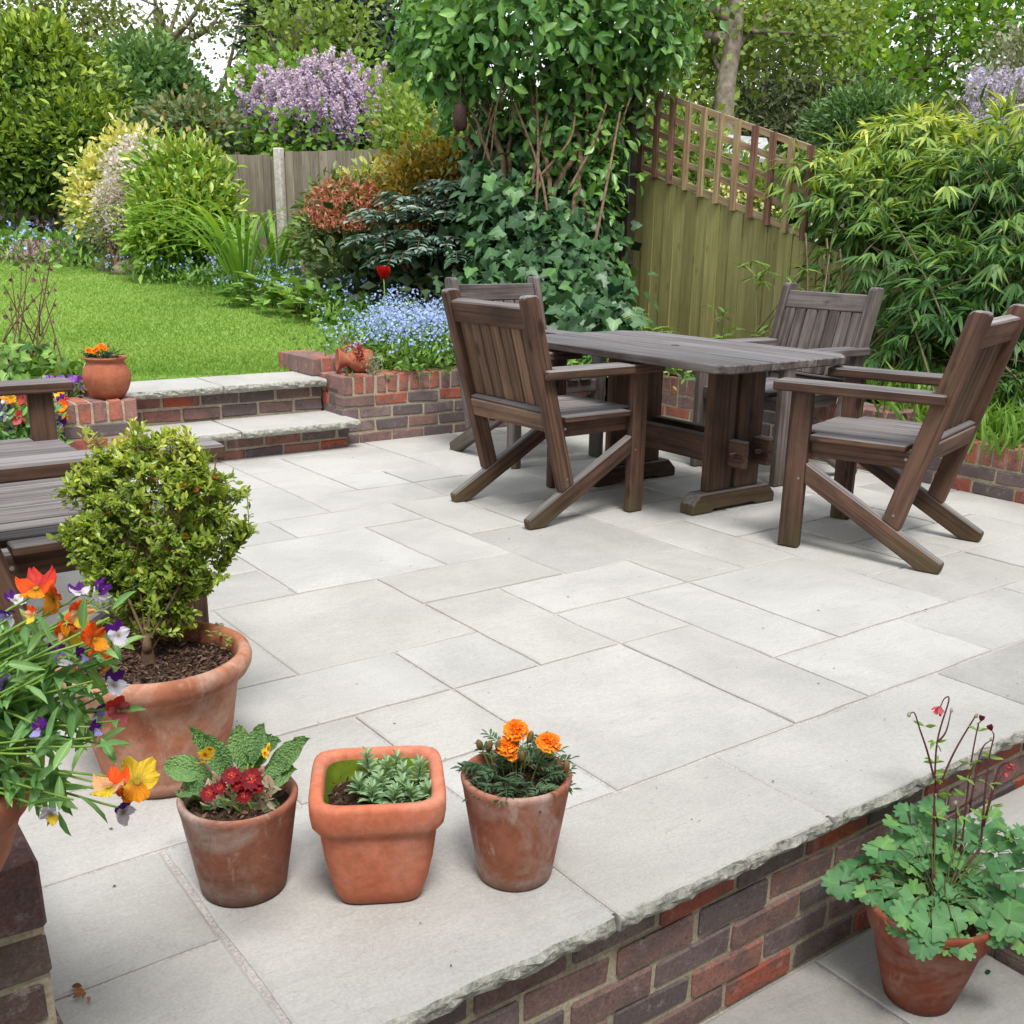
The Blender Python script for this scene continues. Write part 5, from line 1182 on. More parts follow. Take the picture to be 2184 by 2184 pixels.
# dark feeder hanging in the stems
fd = thing('bird_feeder', 'dark wicker roosting pouch hanging among the climber stems', 'bird feeder', tuple(at(868, 222, 7.95)))
mb = MB(); lathe(mb, [(0, -.095), (.032, -.09), (.05, -.06), (.053, 0), (.048, .05), (.034, .085), (.01, .105), (0, .107)], 18)
pts = mb.V[0]; mb.V[0] = pts*(1+.05*np.sin(pts[:, 2:3]*160+np.arctan2(pts[:, 1:2], pts[:, 0:1])*2)); put('pouch', mb.mesh('pouch', mat_plain('dark_wicker', (.05, .022, .02), .7, .3, ns=60., amt=.5, bstr=.8), True), fd)
mb = MB(); tube(mb, [(0, 0, .12), (0.01, 0, .3)], .003, 5); put('hanger', mb.mesh('hanger', M['twig']), fd)

# ------------------------------------------------------------------ bamboo
bb = thing('bamboo', 'dense bamboo clump arching over the low wall, lime at the top and dark inside', 'bamboo', (5.75, 3.2, .25))
CU = MB(); n_c = 46; SP, SD, SR = [], [], []
BL = [blob(1745, 335, 7.3, 180, 100, .6, 1.7), blob(1870, 400, 6.6, 150, 190, .6, 1.4), blob(1625, 390, 7.2, 105, 78, .5, 1.1), blob(1680, 520, 6.9, 120, 130, .5, 1.25), blob(1820, 620, 6.2, 140, 170, .5, 1.3), blob(1560, 345, 7.5, 110, 55, .4, .6), blob(1730, 265, 7.4, 130, 50, .35, .8), blob(1920, 250, 7.0, 80, 60, .3, .4), blob(1880, 760, 5.9, 80, 80, .3, .5), blob(1590, 300, 7.5, 80, 35, .25, .35), blob(1920, 520, 6.0, 60, 120, .3, .4), blob(1700, 700, 6.4, 70, 90, .3, .45), blob(1750, 560, 6.5, 90, 120, .3, .6), blob(2080, 430, 6.0, 110, 170, .45, .7), blob(2120, 640, 5.6, 110, 130, .4, .5)]
for bl_ in BL:
    for k in range(5):
        tp = bl_[0]+rdir(1, .3)[0]*bl_[1]*.8; bs = np.array([5.75+rng.normal(0, .25), 3.3+rng.normal(0, .8), .2]); md = (tp+bs)/2+np.array([rng.normal(0, .08), rng.normal(0, .08), .25]); q_ = spline([bs, md, tp], 6); tube(CU, q_, np.linspace(.009, .003, len(q_)), 5)
for dx, y0_, y1_ in ((1520, 440, 640), (1560, 450, 640), (1585, 470, 640), (1700, 650, 800), (1640, 560, 700)):
    tube(CU, spline([at(dx, y0_, 6.9), at(dx+4, (y0_+y1_)/2, 6.9), at(dx-4, y1_, 6.9)], 4), .008, 5)
build(CU, 'culm', mat_plain('bamboo_culm', (.1, .09, .035), .4, .4, ns=30.), bb, True)
W = np.array([b_[2] for b_ in BL]); W /= W.sum(); P4, Y4, Z4, S4, R4 = [], [], [], [], []
ctop = 1.2
for (c, r, wt), f_ in zip(BL, W):
    cc, dd_ = shell(int(1750*f_), c, r, .35, 1.02, .12, down=.7, front=.45)
    for p_, d_ in zip(cc, dd_):
        nl = rng.integers(5, 9); ax = unit(d_*.8+np.array([0, 0, -.15])+rng.normal(0, .45, 3)); sd = unit(np.cross(ax, [0, 0, 1])+rng.normal(0, .2, 3))
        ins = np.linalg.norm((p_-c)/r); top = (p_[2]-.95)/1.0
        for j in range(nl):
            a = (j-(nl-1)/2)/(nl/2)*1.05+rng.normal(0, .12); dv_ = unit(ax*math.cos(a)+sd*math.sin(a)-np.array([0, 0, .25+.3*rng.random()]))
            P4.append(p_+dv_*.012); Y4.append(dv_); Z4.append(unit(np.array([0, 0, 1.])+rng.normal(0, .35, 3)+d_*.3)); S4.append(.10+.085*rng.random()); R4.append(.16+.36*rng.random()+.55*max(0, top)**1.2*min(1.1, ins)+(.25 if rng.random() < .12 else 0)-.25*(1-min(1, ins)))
P4, Y4, Z4, S4, R4 = map(np.array, (P4, Y4, Z4, S4, R4)); R4 = R4.clip(0, 1)
dist = (P4-CAM)@FW; cand = np.argsort(dist)[:2600]; pick = rng.permutation(cand)[:280]; mask = np.ones(len(P4), bool); mask[pick] = False
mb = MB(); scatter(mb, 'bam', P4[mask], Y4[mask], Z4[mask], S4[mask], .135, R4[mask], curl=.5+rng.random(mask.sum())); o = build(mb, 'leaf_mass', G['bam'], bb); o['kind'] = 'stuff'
bm_ = leaf_meshes('bam', .135, G['bam'], 10); order = pick[np.argsort(R4[pick])]
for i in order:
    add_leaf_parts(bb, [bm_[min(9, int(R4[i]*10))]], P4[i:i+1], Y4[i:i+1], Z4[i:i+1], S4[i:i+1])
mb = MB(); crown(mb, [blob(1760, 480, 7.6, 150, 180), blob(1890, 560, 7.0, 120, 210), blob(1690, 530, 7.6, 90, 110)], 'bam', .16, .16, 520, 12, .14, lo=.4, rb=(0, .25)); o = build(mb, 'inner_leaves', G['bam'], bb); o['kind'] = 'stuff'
# loose sprays in front of the fence
sb = thing('young_bamboo', 'loose young bamboo sprays against the green fence behind the table', 'bamboo', tuple(ground_pt(1480, 640, 7.)))
mb = MB(); ms = MB()
for dx, dy, dep, k_ in ((1420, 500, 7.0, 6), (1460, 515, 7.0, 7), (1490, 540, 6.9, 7), (1350, 585, 7.1, 4), (1365, 620, 7.0, 5), (1440, 620, 7.0, 6), (1480, 600, 6.9, 6), (1520, 600, 6.8, 8), (1540, 560, 6.9, 8), (1510, 650, 6.8, 6), (1225, 610, 7.1, 5), (1250, 620, 7.1, 5), (1200, 605, 7.1, 4)):
    c = at(dx, dy, dep); g0 = ground_pt(dx, 680, dep); tube(ms, spline([g0, (g0+c)/2+rng.normal(0, .02, 3), c], 4), .004, 4)
    for q_ in range(3):
        c2 = c+rng.normal(0, .05, 3); nl = k_; a = rng.random(nl)*6.28; Yd = np.stack([np.cos(a), np.sin(a), -.1+.35*rng.normal(size=nl)], -1); scatter(mb, 'bam', np.repeat(c2[None], nl, 0), Yd, np.array([0, 0, 1.])+rng.normal(0, .3, (nl, 3)), .07+.08*rng.random(nl), .17, .4+.35*rng.random(nl))
build(ms, 'stem', G['pstem'], sb, True); o = build(mb, 'foliage', G['bam'], sb)

# ================================================================== LOW PLANTING OF THE BORDERS
def low_mass(name, label, cat, pts, mat, kind, size, wid, n, h, mat2=None, n2=0, size2=.015, h2=None, clump=0, kind2='disc', k_='stuff', up=.7, n3=0):
    """ground cover: leaves filling a height over a patch (list of (dx,dy,depth,rx metres)), flowers floating at its top"""
    mb = MB(); f = MB(); per = n//len(pts)
    for (dx, dy, dep, r) in pts:
        c = ground_pt(dx, dy, dep)
        q_ = rng.normal(0, .5, (per, 2))*r; z = h*rng.random(per)**.7
        P_ = np.c_[c[0]+q_[:, 0], c[1]+q_[:, 1], np.zeros(per)]; P_[:, 2] = gz(P_[:, 0], P_[:, 1])+z*(1-.4*(np.hypot(q_[:, 0], q_[:, 1])/r).clip(0, 1)); Yd = rdir(per, up)
        scatter(mb, kind, P_, Yd, rdir(per, .8), size*(.6+.8*rng.random(per)), wid)
        if n2:
            m2 = n2//len(pts); hc = m2//5+1; q_ = rng.normal(0, .5, (hc, 2))*r*1.02; zc = (h2 or h)*(.65+.45*rng.random(hc)); C_ = np.c_[c[0]+q_[:, 0], c[1]+q_[:, 1], np.zeros(hc)]; C_[:, 2] = gz(C_[:, 0], C_[:, 1])+zc*(1-.4*(np.hypot(q_[:, 0], q_[:, 1])/r).clip(0, 1))
            Pf = np.repeat(C_, 5, 0)+rng.normal(0, .018, (hc*5, 3)); scatter(f, kind2, Pf, rdir(len(Pf)), rdir(len(Pf), .9)-FW*.7, size2*(.8+.5*rng.random(len(Pf))), 1., mi=0)
    o = build(mb, name, mat); tag(o, label, cat, kind=k_)
    if n2: fo = build(f, 'blossom', mat2, o); fo['kind'] = 'stuff'
    return o
low_mass('forget_me_nots', 'sky blue forget-me-nots in the raised bed above the jug planter', 'flowers', [(775, 660, 7.3, .5), (820, 660, 7.0, .5), (745, 640, 7.6, .4), (800, 610, 7.6, .5), (850, 600, 7.6, .4), (760, 595, 8.2, .45), (800, 690, 6.9, .4), (740, 690, 7.0, .3), (850, 650, 7.2, .4)], G['fmnleaf'], 'dia', .05, .35, 8000, .26, G['fmn'], 4800, .016, .36)
low_mass('forget_me_nots', 'blue forget-me-nots scattered between the spotted laurel and the lily leaves', 'flowers', [(420, 510, 11.4, .5), (390, 495, 11.8, .5), (510, 530, 10.6, .5), (560, 540, 10, .5), (600, 550, 9.6, .4), (300, 480, 12.4, .5), (665, 590, 8.9, .3)], G['fmnleaf'], 'dia', .06, .4, 6200, .26, G['fmn'], 1300, .02, .38)
low_mass('low_foliage', 'low green leaves edging the far end of the lawn under the evergreen', 'ground cover', [(40, 430, 15, 1.5), (100, 425, 15, 1.3), (0, 440, 14.5, 1.2), (-60, 430, 15, 1.4), (180, 455, 13.6, .8)], G['fmnleaf'], 'dia', .11, .5, 2600, .35, G['fmn'], 500, .035, .5)
low_mass('bluebells', 'hazy bluebells and white blossom under the big evergreen', 'flowers', [(20, 395, 16, .9), (-20, 395, 16, .9), (60, 400, 16, .6)], G['fmnleaf'], 'dia', .1, .3, 700, .5, G['lilac'], 700, .05, .75)
low_mass('heather', 'pink heather cushion at the far lawn edge beside the stones', 'heather', [(95, 458, 14, .5), (130, 460, 13.9, .45), (60, 455, 14, .5), (155, 462, 13.8, .35)], G['heather'], 'dia', .05, .4, 3600, .3)
low_mass('bed_edging', 'small mixed leaves along the inner edge of the raised bed', 'ground cover', [(760, 700, 6.7, .3), (900, 680, 6.9, .35), (1180, 640, 6.9, .4), (1250, 640, 6.9, .4), (1320, 650, 6.8, .4), (1100, 640, 7.0, .4), (980, 650, 7.2, .4), (1400, 655, 6.6, .4), (1000, 620, 7.6, .4), (1480, 670, 6.4, .4)], G['fmnleaf'], 'leaf', .06, .4, 2200, .16)
low_mass('ground_cover', 'leafy ground cover along the shrub border edge', 'ground cover', [(690, 605, 8.6, .35), (625, 570, 9.3, .35), (680, 580, 8.9, .5), (740, 560, 9.0, .5), (850, 570, 8.5, .4), (450, 500, 11.8, .5), (520, 500, 11, .5), (660, 560, 9.3, .4), (270, 480, 12.8, .4), (240, 465, 13.2, .5)], G['fmnleaf'], 'dia', .08, .5, 2600, .25)
low_mass('wall_grasses', 'strappy green leaves in the bed under the bamboo behind the low wall', 'ground cover', [(1850, 780, 5.5, .3), (1760, 760, 5.8, .3), (1920, 800, 5.3, .3), (1800, 740, 6.0, .35), (1700, 740, 6.2, .3)], G['strap'], 'strap', .2, .08, 700, .06, up=1.3)
def leafy(name, label, cat, dx, dy, dep, r, mat, n, size, wid=1., h=.3, kind='ivy', group=None):
    b = ground_pt(dx, dy, dep); t = thing(name, label, cat, tuple(b), group); mb = MB(); ms = MB(); P_ = []
    a = rng.random(n)*2*PI; rr = r*np.sqrt(rng.random(n)); P_ = np.c_[b[0]+rr*np.cos(a), b[1]+rr*np.sin(a), b[2]+h*(1-(rr/r)**2*.6)*(.5+.5*rng.random(n))]
    for p in P_: tube(ms, spline([b, (b+p)/2+np.array([0, 0, .04]), p], 3), .003, 3)
    out = unit(P_-b); scatter(mb, kind, P_, out*np.array([1, 1, .2]), np.array([0, 0, 1.])+out*.3+rng.normal(0, .3, (n, 3)), size*(.7+.6*rng.random(n)), wid); build(mb, 'foliage', mat, t); build(ms, 'stem', G['pstem'], t); return t
leafy('ladys_mantle', 'round leaved clump beside the lawn edge, left of the red tipped shrub', 'perennial', 555, 580, 9.3, .28, G['strap'], 60, .12)
leafy('ladys_mantle', 'pale scalloped clump between lily leaves and the lawn edge', 'perennial', 500, 560, 9.9, .32, G['fmnleaf'], 70, .14)
leafy('ladys_mantle', 'low scalloped leaf clump right under the red tipped shrub', 'perennial', 600, 596, 8.9, .24, G['fmnleaf'], 50, .12)
leafy('hosta', 'broad bright green leaf clump beside the far round evergreen stem', 'perennial', 45, 415, 15, .4, G['strap'], 40, .28, .7)
# day lily straps
def straps(name, label, dx, dy, dep, n, ln, wid, mat, lean=.5, cat='lily clump'):
    b = ground_pt(dx, dy, dep); t = thing(name, label, cat, tuple(b)); meshes = []
    for i in range(n):
        mb = MB(); a = rng.random()*2*PI; o_ = np.array([math.cos(a), math.sin(a), 0]); L_ = ln*(.6+.5*rng.random()); ln_ = lean*(.4+rng.random())
        pts = spline([b+o_*.03, b+o_*L_*.35*ln_+np.array([0, 0, L_*.65]), b+o_*L_*(.75*ln_)+np.array([0, 0, L_*.85]), b+o_*L_*(1.25*ln_)+np.array([0, 0, L_*(.75 if ln_ > .4 else 1.05)])], 4)
        sd = np.cross(o_, [0, 0, 1]); V = []; k = len(pts)
        for j, p in enumerate(pts):
            w_ = wid*math.sin(PI*min(1, .25+.75*j/(k-1)))*.5+.001; V += [p-sd*w_, p+np.array([0, 0, -.004]), p+sd*w_]
        q = []
        for j in range(k-1): q += [(3*j, 3*j+1, 3*j+4, 3*j+3), (3*j+1, 3*j+2, 3*j+5, 3*j+4)]
        mb.add(V, q, None, rng.random()); build(mb, 'leaf', mat, t)
    return t
straps('day_lily', 'arching bright green day lily leaves spilling over the lawn edge', 460, 530, 10.6, 60, .95, .035, G['strap'], 1.25)
straps('day_lily', 'second arching clump of lily leaves, left of the iris spears', 520, 510, 11.0, 36, .9, .035, G['strap'], 1.1)
straps('iris', 'upright iris spears in front of the grey fence', 560, 500, 10.8, 20, .7, .04, G['strap'], .12, 'iris')
straps('iris', 'short iris spears beside the red tipped shrub', 585, 515, 10.4, 14, .6, .04, G['strap'], .12, 'iris')
def tulip(dx, dy, dep, mat, size, label, stem_to):
    c = at(dx, dy, dep); g0 = np.array([c[0], c[1], gz(c[0], c[1])]); t = thing('tulip', label, 'tulip', tuple(g0)); mb = MB(); tube(mb, spline([g0, (g0+c)/2+np.array([.01, 0, 0]), c], 5), .005, 5); build(mb, 'stem', G['stem'], t)
    for i in range(6):
        a = i*PI/3+.2; o_ = np.array([math.cos(a), math.sin(a), 0]); mb = MB(); sp_ = .5 if i % 2 else .75
        P_ = c; V = []; k = 5; sd = np.cross(o_, [0, 0, 1])
        for j in range(k):
            f_ = j/(k-1); cc = c+o_*size*(.55*math.sin(f_*1.7)*sp_*1.3)+np.array([0, 0, size*.95*f_]); w_ = size*.42*math.sin(PI*(.12+.8*f_)); V += [cc-sd*w_-o_*w_*.25, cc, cc+sd*w_-o_*w_*.25]
        q = []
        for j in range(k-1): q += [(3*j, 3*j+1, 3*j+4, 3*j+3), (3*j+1, 3*j+2, 3*j+5, 3*j+4)]
        mb.add(V, q); build(mb, 'petal', [mat], t, True)
    for i in range(3):
        mb = MB(); a = rng.random()*6.28; o_ = np.array([math.cos(a), math.sin(a), 0]); L_ = .2; scatter(mb, 'leaf', [g0+o_*.01], o_*.35+np.array([0, 0, 1.]), o_, L_*1.1, .28, .9); build(mb, 'leaf', G['greygreen'], t)
    return t
tulip(724, 526, 7.75, PT['tulip'], .095, 'wide open scarlet tulip above the forget-me-nots', 0)
tulip(444, 500, 11.3, PT['magenta'], .06, 'magenta tulip above the arching lily leaves', 0); tulip(455, 422, 11.9, PT['magenta'], .06, 'magenta tulip against the foot of the grey fence', 0)
tulip(392, 450, 11.9, PT['magenta'], .055, 'small magenta tulip at the corner of the spotted laurel', 0)
# rocks
def rock(dx, dy, dep, r, label):
    b = ground_pt(dx, dy, dep); bm = bmesh.new(); bmesh.ops.create_icosphere(bm, subdivisions=3, radius=1)
    s_ = rng.random(3)*10
    for v in bm.verts:
        n_ = 1+.12*math.sin(v.co.x*3+s_[0])+.1*math.sin(v.co.y*4+s_[1])+.08*math.sin(v.co.z*5+s_[2])+rng.normal(0, .018); v.co = Vector((v.co.x*r*1.4*n_, v.co.y*r*n_, v.co.z*r*.75*n_))
    me = bpy.data.meshes.new('rock'); bm.to_mesh(me); bm.free(); me.materials.append(RK); me.polygons.foreach_set('use_smooth', np.ones(len(me.polygons), bool))
    o = put('rock', me, None, tuple(b+np.array([0, 0, r*.35]))); tag(o, label, 'rock', 'stones edging the lawn'); return o
RK = mat_plain('mossy_rock', (.2, .15, .12), .9, .2, ns=8., amt=.5, bstr=.9)
rock(222, 470, 13.0, .17, 'long brown edging stone under the white shrub'); rock(248, 478, 12.6, .15, 'round brown stone at the lawn edge by the laurel'); rock(12, 455, 14.6, .16, 'mossy stone at the far left lawn edge'); rock(195, 464, 13.4, .13, 'flat stone next to the heather cushion')
# wooden frame under the evergreen
wf = thing('log_store', 'small timber framed log store in the shade under the big evergreen', 'log store', tuple(ground_pt(72, 425, 16.2)))
g0 = ground_pt(72, 425, 16.2)
for dx_ in (-.22, .22):
    mb = MB(); cbox(mb, (.05, .05, .75), (g0[0]+dx_*.8, g0[1]-dx_*.6, g0[2]+.37), ch=.005); build(mb, 'post', mat_plain('log_post', (.42, .27, .15), .7, ns=20.) if dx_ < 0 else bpy.data.materials['log_post'], wf)
lm = mat_plain('log_end', (.3, .19, .12), .9, ns=15., amt=.5); mbl = MB(); tube(mbl, [(0, 0, 0), (-.24, -.32, 0)], .055, 8); lme = mbl.mesh('log', lm)
for r_ in range(6):
    for c_2 in range(4):
        put('log', lme, wf, ((c_2-1.5)*.11*.8+.1, -(c_2-1.5)*.11*.6+.05, .08+r_*.1))

# left columbine plant beyond the bench
def wild_columbine():
    b = np.array([*on(60, 730, .36)[:2], .33]); dep = depth_of(b); t = thing('columbine', 'tall spent columbine with maroon seed heads standing by the left edge of the lawn', 'perennial', tuple(b)); ms = MB()
    tips = [(10, 545), (22, 520), (40, 500), (52, 495), (60, 520), (70, 505), (84, 520), (95, 500), (102, 540), (105, 570), (34, 560), (48, 575), (75, 580), (60, 560), (98, 600), (8, 590), (20, 575), (88, 545), (30, 600), (104, 640)]
    hm = MB(); scatter(hm, 'petal', np.zeros((9, 3)), np.c_[rng.normal(0, .5, (9, 2)), -np.ones(9)], rdir(9), .022, .7, rng.random(9)); hme = hm.mesh('seed_head', mat_leaf('dusky_bloom', [(.12, .05, .09), (.2, .08, .12), (.28, .18, .16)], .7, .2))
    for dx, dy in tips:
        e = at(dx, dy, dep+rng.normal(0, .12)); bx = b+np.array([rng.normal(0, .12), rng.normal(0, .12), .15]); q_ = spline([bx, bx*.4+e*.6+np.array([0, 0, -.0])+rng.normal(0, .012, 3), e+np.array([0, 0, .01]), e+np.array([rng.normal(0, .012), rng.normal(0, .012), -.012])], 6); tube(ms, q_, np.linspace(.0045, .0015, len(q_)), 4)
        put('seed_head', hme, t, tuple(e-b-np.array([0, 0, .01])), (rng.normal(0, .4), rng.normal(0, .4), rng.random()*6), .8+.5*rng.random())
    build(ms, 'stem', G['pstem'] if rng.random() < 0 else M['twig'], t, True)
    mb = MB(); n = 520; a = rng.random(n)*6.28; rr = .42*np.sqrt(rng.random(n)); P_ = np.c_[b[0]-.12+rr*np.cos(a), b[1]+.0+rr*np.sin(a), b[2]+.03+.27*rng.random(n)*(1-(rr/.5)**2)]; scatter(mb, 'ivy', P_, rdir(n, .1), rdir(n, .8)-FW*.4, .05+.035*rng.random(n), 1., rng.random(n)); build(mb, 'foliage', G['fmnleaf'], t)
wild_columbine()
# pansy bed behind the bench, aubrieta on the pier
def pansy_mesh(cols, k_seed=0, size=1.):
    """open five petalled face, mouth along +Z; cols: upper pair, side pair, lip"""
    mb = MB(); spec = [(62, 1.12, 0, 0), (118, 1.12, 0, -.04), (8, .88, 1, .05), (172, .88, 1, .06), (-90, 1.05, 2, .09)]
    for (deg, ln, ci, zo) in spec:
        a = math.radians(deg+rng.normal(0, 4)); d_ = np.array([math.cos(a), math.sin(a), 0]); s_ = np.array([-d_[1], d_[0], 0]); V = []; ku, kv = 9, 9
        wmax = .5 if ci < 2 else .62
        for i in range(ku):
            f_ = i/(ku-1)
            for j in range(kv):
                g_ = (j/(kv-1)-.5)*2; w_ = wmax*math.sin(PI*min(.95, .12+.72*f_)); r_ = ln*.55*f_*(1-.12*g_*g_*f_); V.append(d_*r_+s_*w_*.5*g_*(1+.015*rng.normal())+np.array([0, 0, zo*.35+.2*f_*f_*(.5+.8*rng.random()**0)-.1*abs(g_)*f_+.012*rng.normal()*f_+.06*math.sin(g_*6+deg)*f_*f_+.035*math.sin(g_*13+deg*2)*f_**3]))
        mb.add(np.array(V)*size, [(i*kv+j, (i+1)*kv+j, (i+1)*kv+j+1, i*kv+j+1) for i in range(ku-1) for j in range(kv-1)], None, 0, mi=ci)
    an = np.arange(6)*PI/3; mb.add(np.array([(.07*math.cos(a), .07*math.sin(a)-.03, .075) for a in an])*size, None, [(0, i, i+1) for i in range(1, 5)], mi=3)
    # green sepals behind
    for i in range(5):
        a = i*2*PI/5+.3; d_ = np.array([math.cos(a), math.sin(a), -.15]); s_ = np.array([-d_[1], d_[0], 0]); mb.add(np.array([d_*0+s_*.05, d_*0-s_*.05, d_*.26+np.array([0, 0, -.04])])*size-np.array([0, 0, .03*size]), None, [(0, 1, 2)], mi=4)
    return mb.mesh('flower', [PT[c] if isinstance(c, str) else c for c in cols]+[PT['yellow'], G['stem']], True)
PM = dict(orange=pansy_mesh(['rosered', 'orange', 'amber']), orange2=pansy_mesh(['orange', 'amber', 'amber']), viola=pansy_mesh(['purple', 'white', 'white']), viola2=pansy_mesh(['purple', 'lilac', 'white']), lilac=pansy_mesh(['lilac', 'lilac', 'lilac']),
          peach=pansy_mesh(['orange', 'peach', 'yellow']), yellow=pansy_mesh(['yellow', 'yellow', 'amber']), dark=pansy_mesh(['purple', 'purple', 'lilac']), pink=pansy_mesh(['rosered', 'pink', 'pink']), amber=pansy_mesh(['amber', 'yellow', 'yellow']), rust=pansy_mesh(['orange', 'lip', 'amber']), cream=pansy_mesh(['white', 'white', 'yellow']))
def aim(nrm_, upv=(0, 0, 1), roll=0.):
    z = Vector(nrm_).normalized(); u_ = Vector(upv); x = u_.cross(z); x = Vector((1, 0, 0)) if x.length < 1e-3 else x.normalized(); y = z.cross(x); mm = Matrix((x, y, z)).transposed(); return (mm@Matrix.Rotation(roll, 3, 'Z')).to_euler()
bp = thing('pansy_bed', 'bed of yellow, orange and pink pansies seen through the arm of the bench', 'flower bed', (.9, 5.5, .1))
mb = MB(); n = 5200; P_ = np.c_[.1+1.15*rng.random(n), 5.28+.42*rng.random(n), .1+.30*rng.random(n)**.7]; scatter(mb, 'leaf', P_, rdir(n, .6), rdir(n, .5)-FW*.5, .035+.02*rng.random(n), .4); o = build(mb, 'foliage', G['pansyleaf'], bp); o['kind'] = 'stuff'
for k in range(64):
    dx, dy = rng.uniform(-5, 78) if k < 56 else rng.uniform(112, 122), rng.uniform(742, 812); y_ = 5.3+.25*rng.random(); d_ = ray(dx, dy); p = CAM+d_*(y_/d_[1]); key = random.choice(['amber', 'yellow', 'amber', 'orange2', 'pink', 'pink', 'dark', 'rust', 'yellow', 'viola2'])
    put('flower', PM[key], bp, tuple(p-ORG[bp.name]), aim(-FW+rng.normal(0, .35, 3)+np.array([0, 0, .25]), roll=rng.normal(0, .4)), .05+.02*rng.random())
ab = thing('aubrieta', 'violet aubrieta spilling beside the round pot on the pier', 'rock plant', (1.42, 5.95, .36)); mb = MB(); n = 260; P_ = np.c_[1.40+rng.normal(0, .07, n), 5.88+rng.normal(0, .08, n), .37+.07*rng.random(n)]; scatter(mb, 'dia', P_, rdir(n, .4), rdir(n, .6), .025, .4); build(mb, 'foliage', G['greygreen'], ab)
mb = MB(); n = 110; P_ = np.c_[1.40+rng.normal(0, .06, n), 5.86+rng.normal(0, .06, n), .41+.06*rng.random(n)]; scatter(mb, 'disc', P_, rdir(n), rdir(n, .8)-FW, .024, 1.); build(mb, 'blossom', G['purple'], ab)

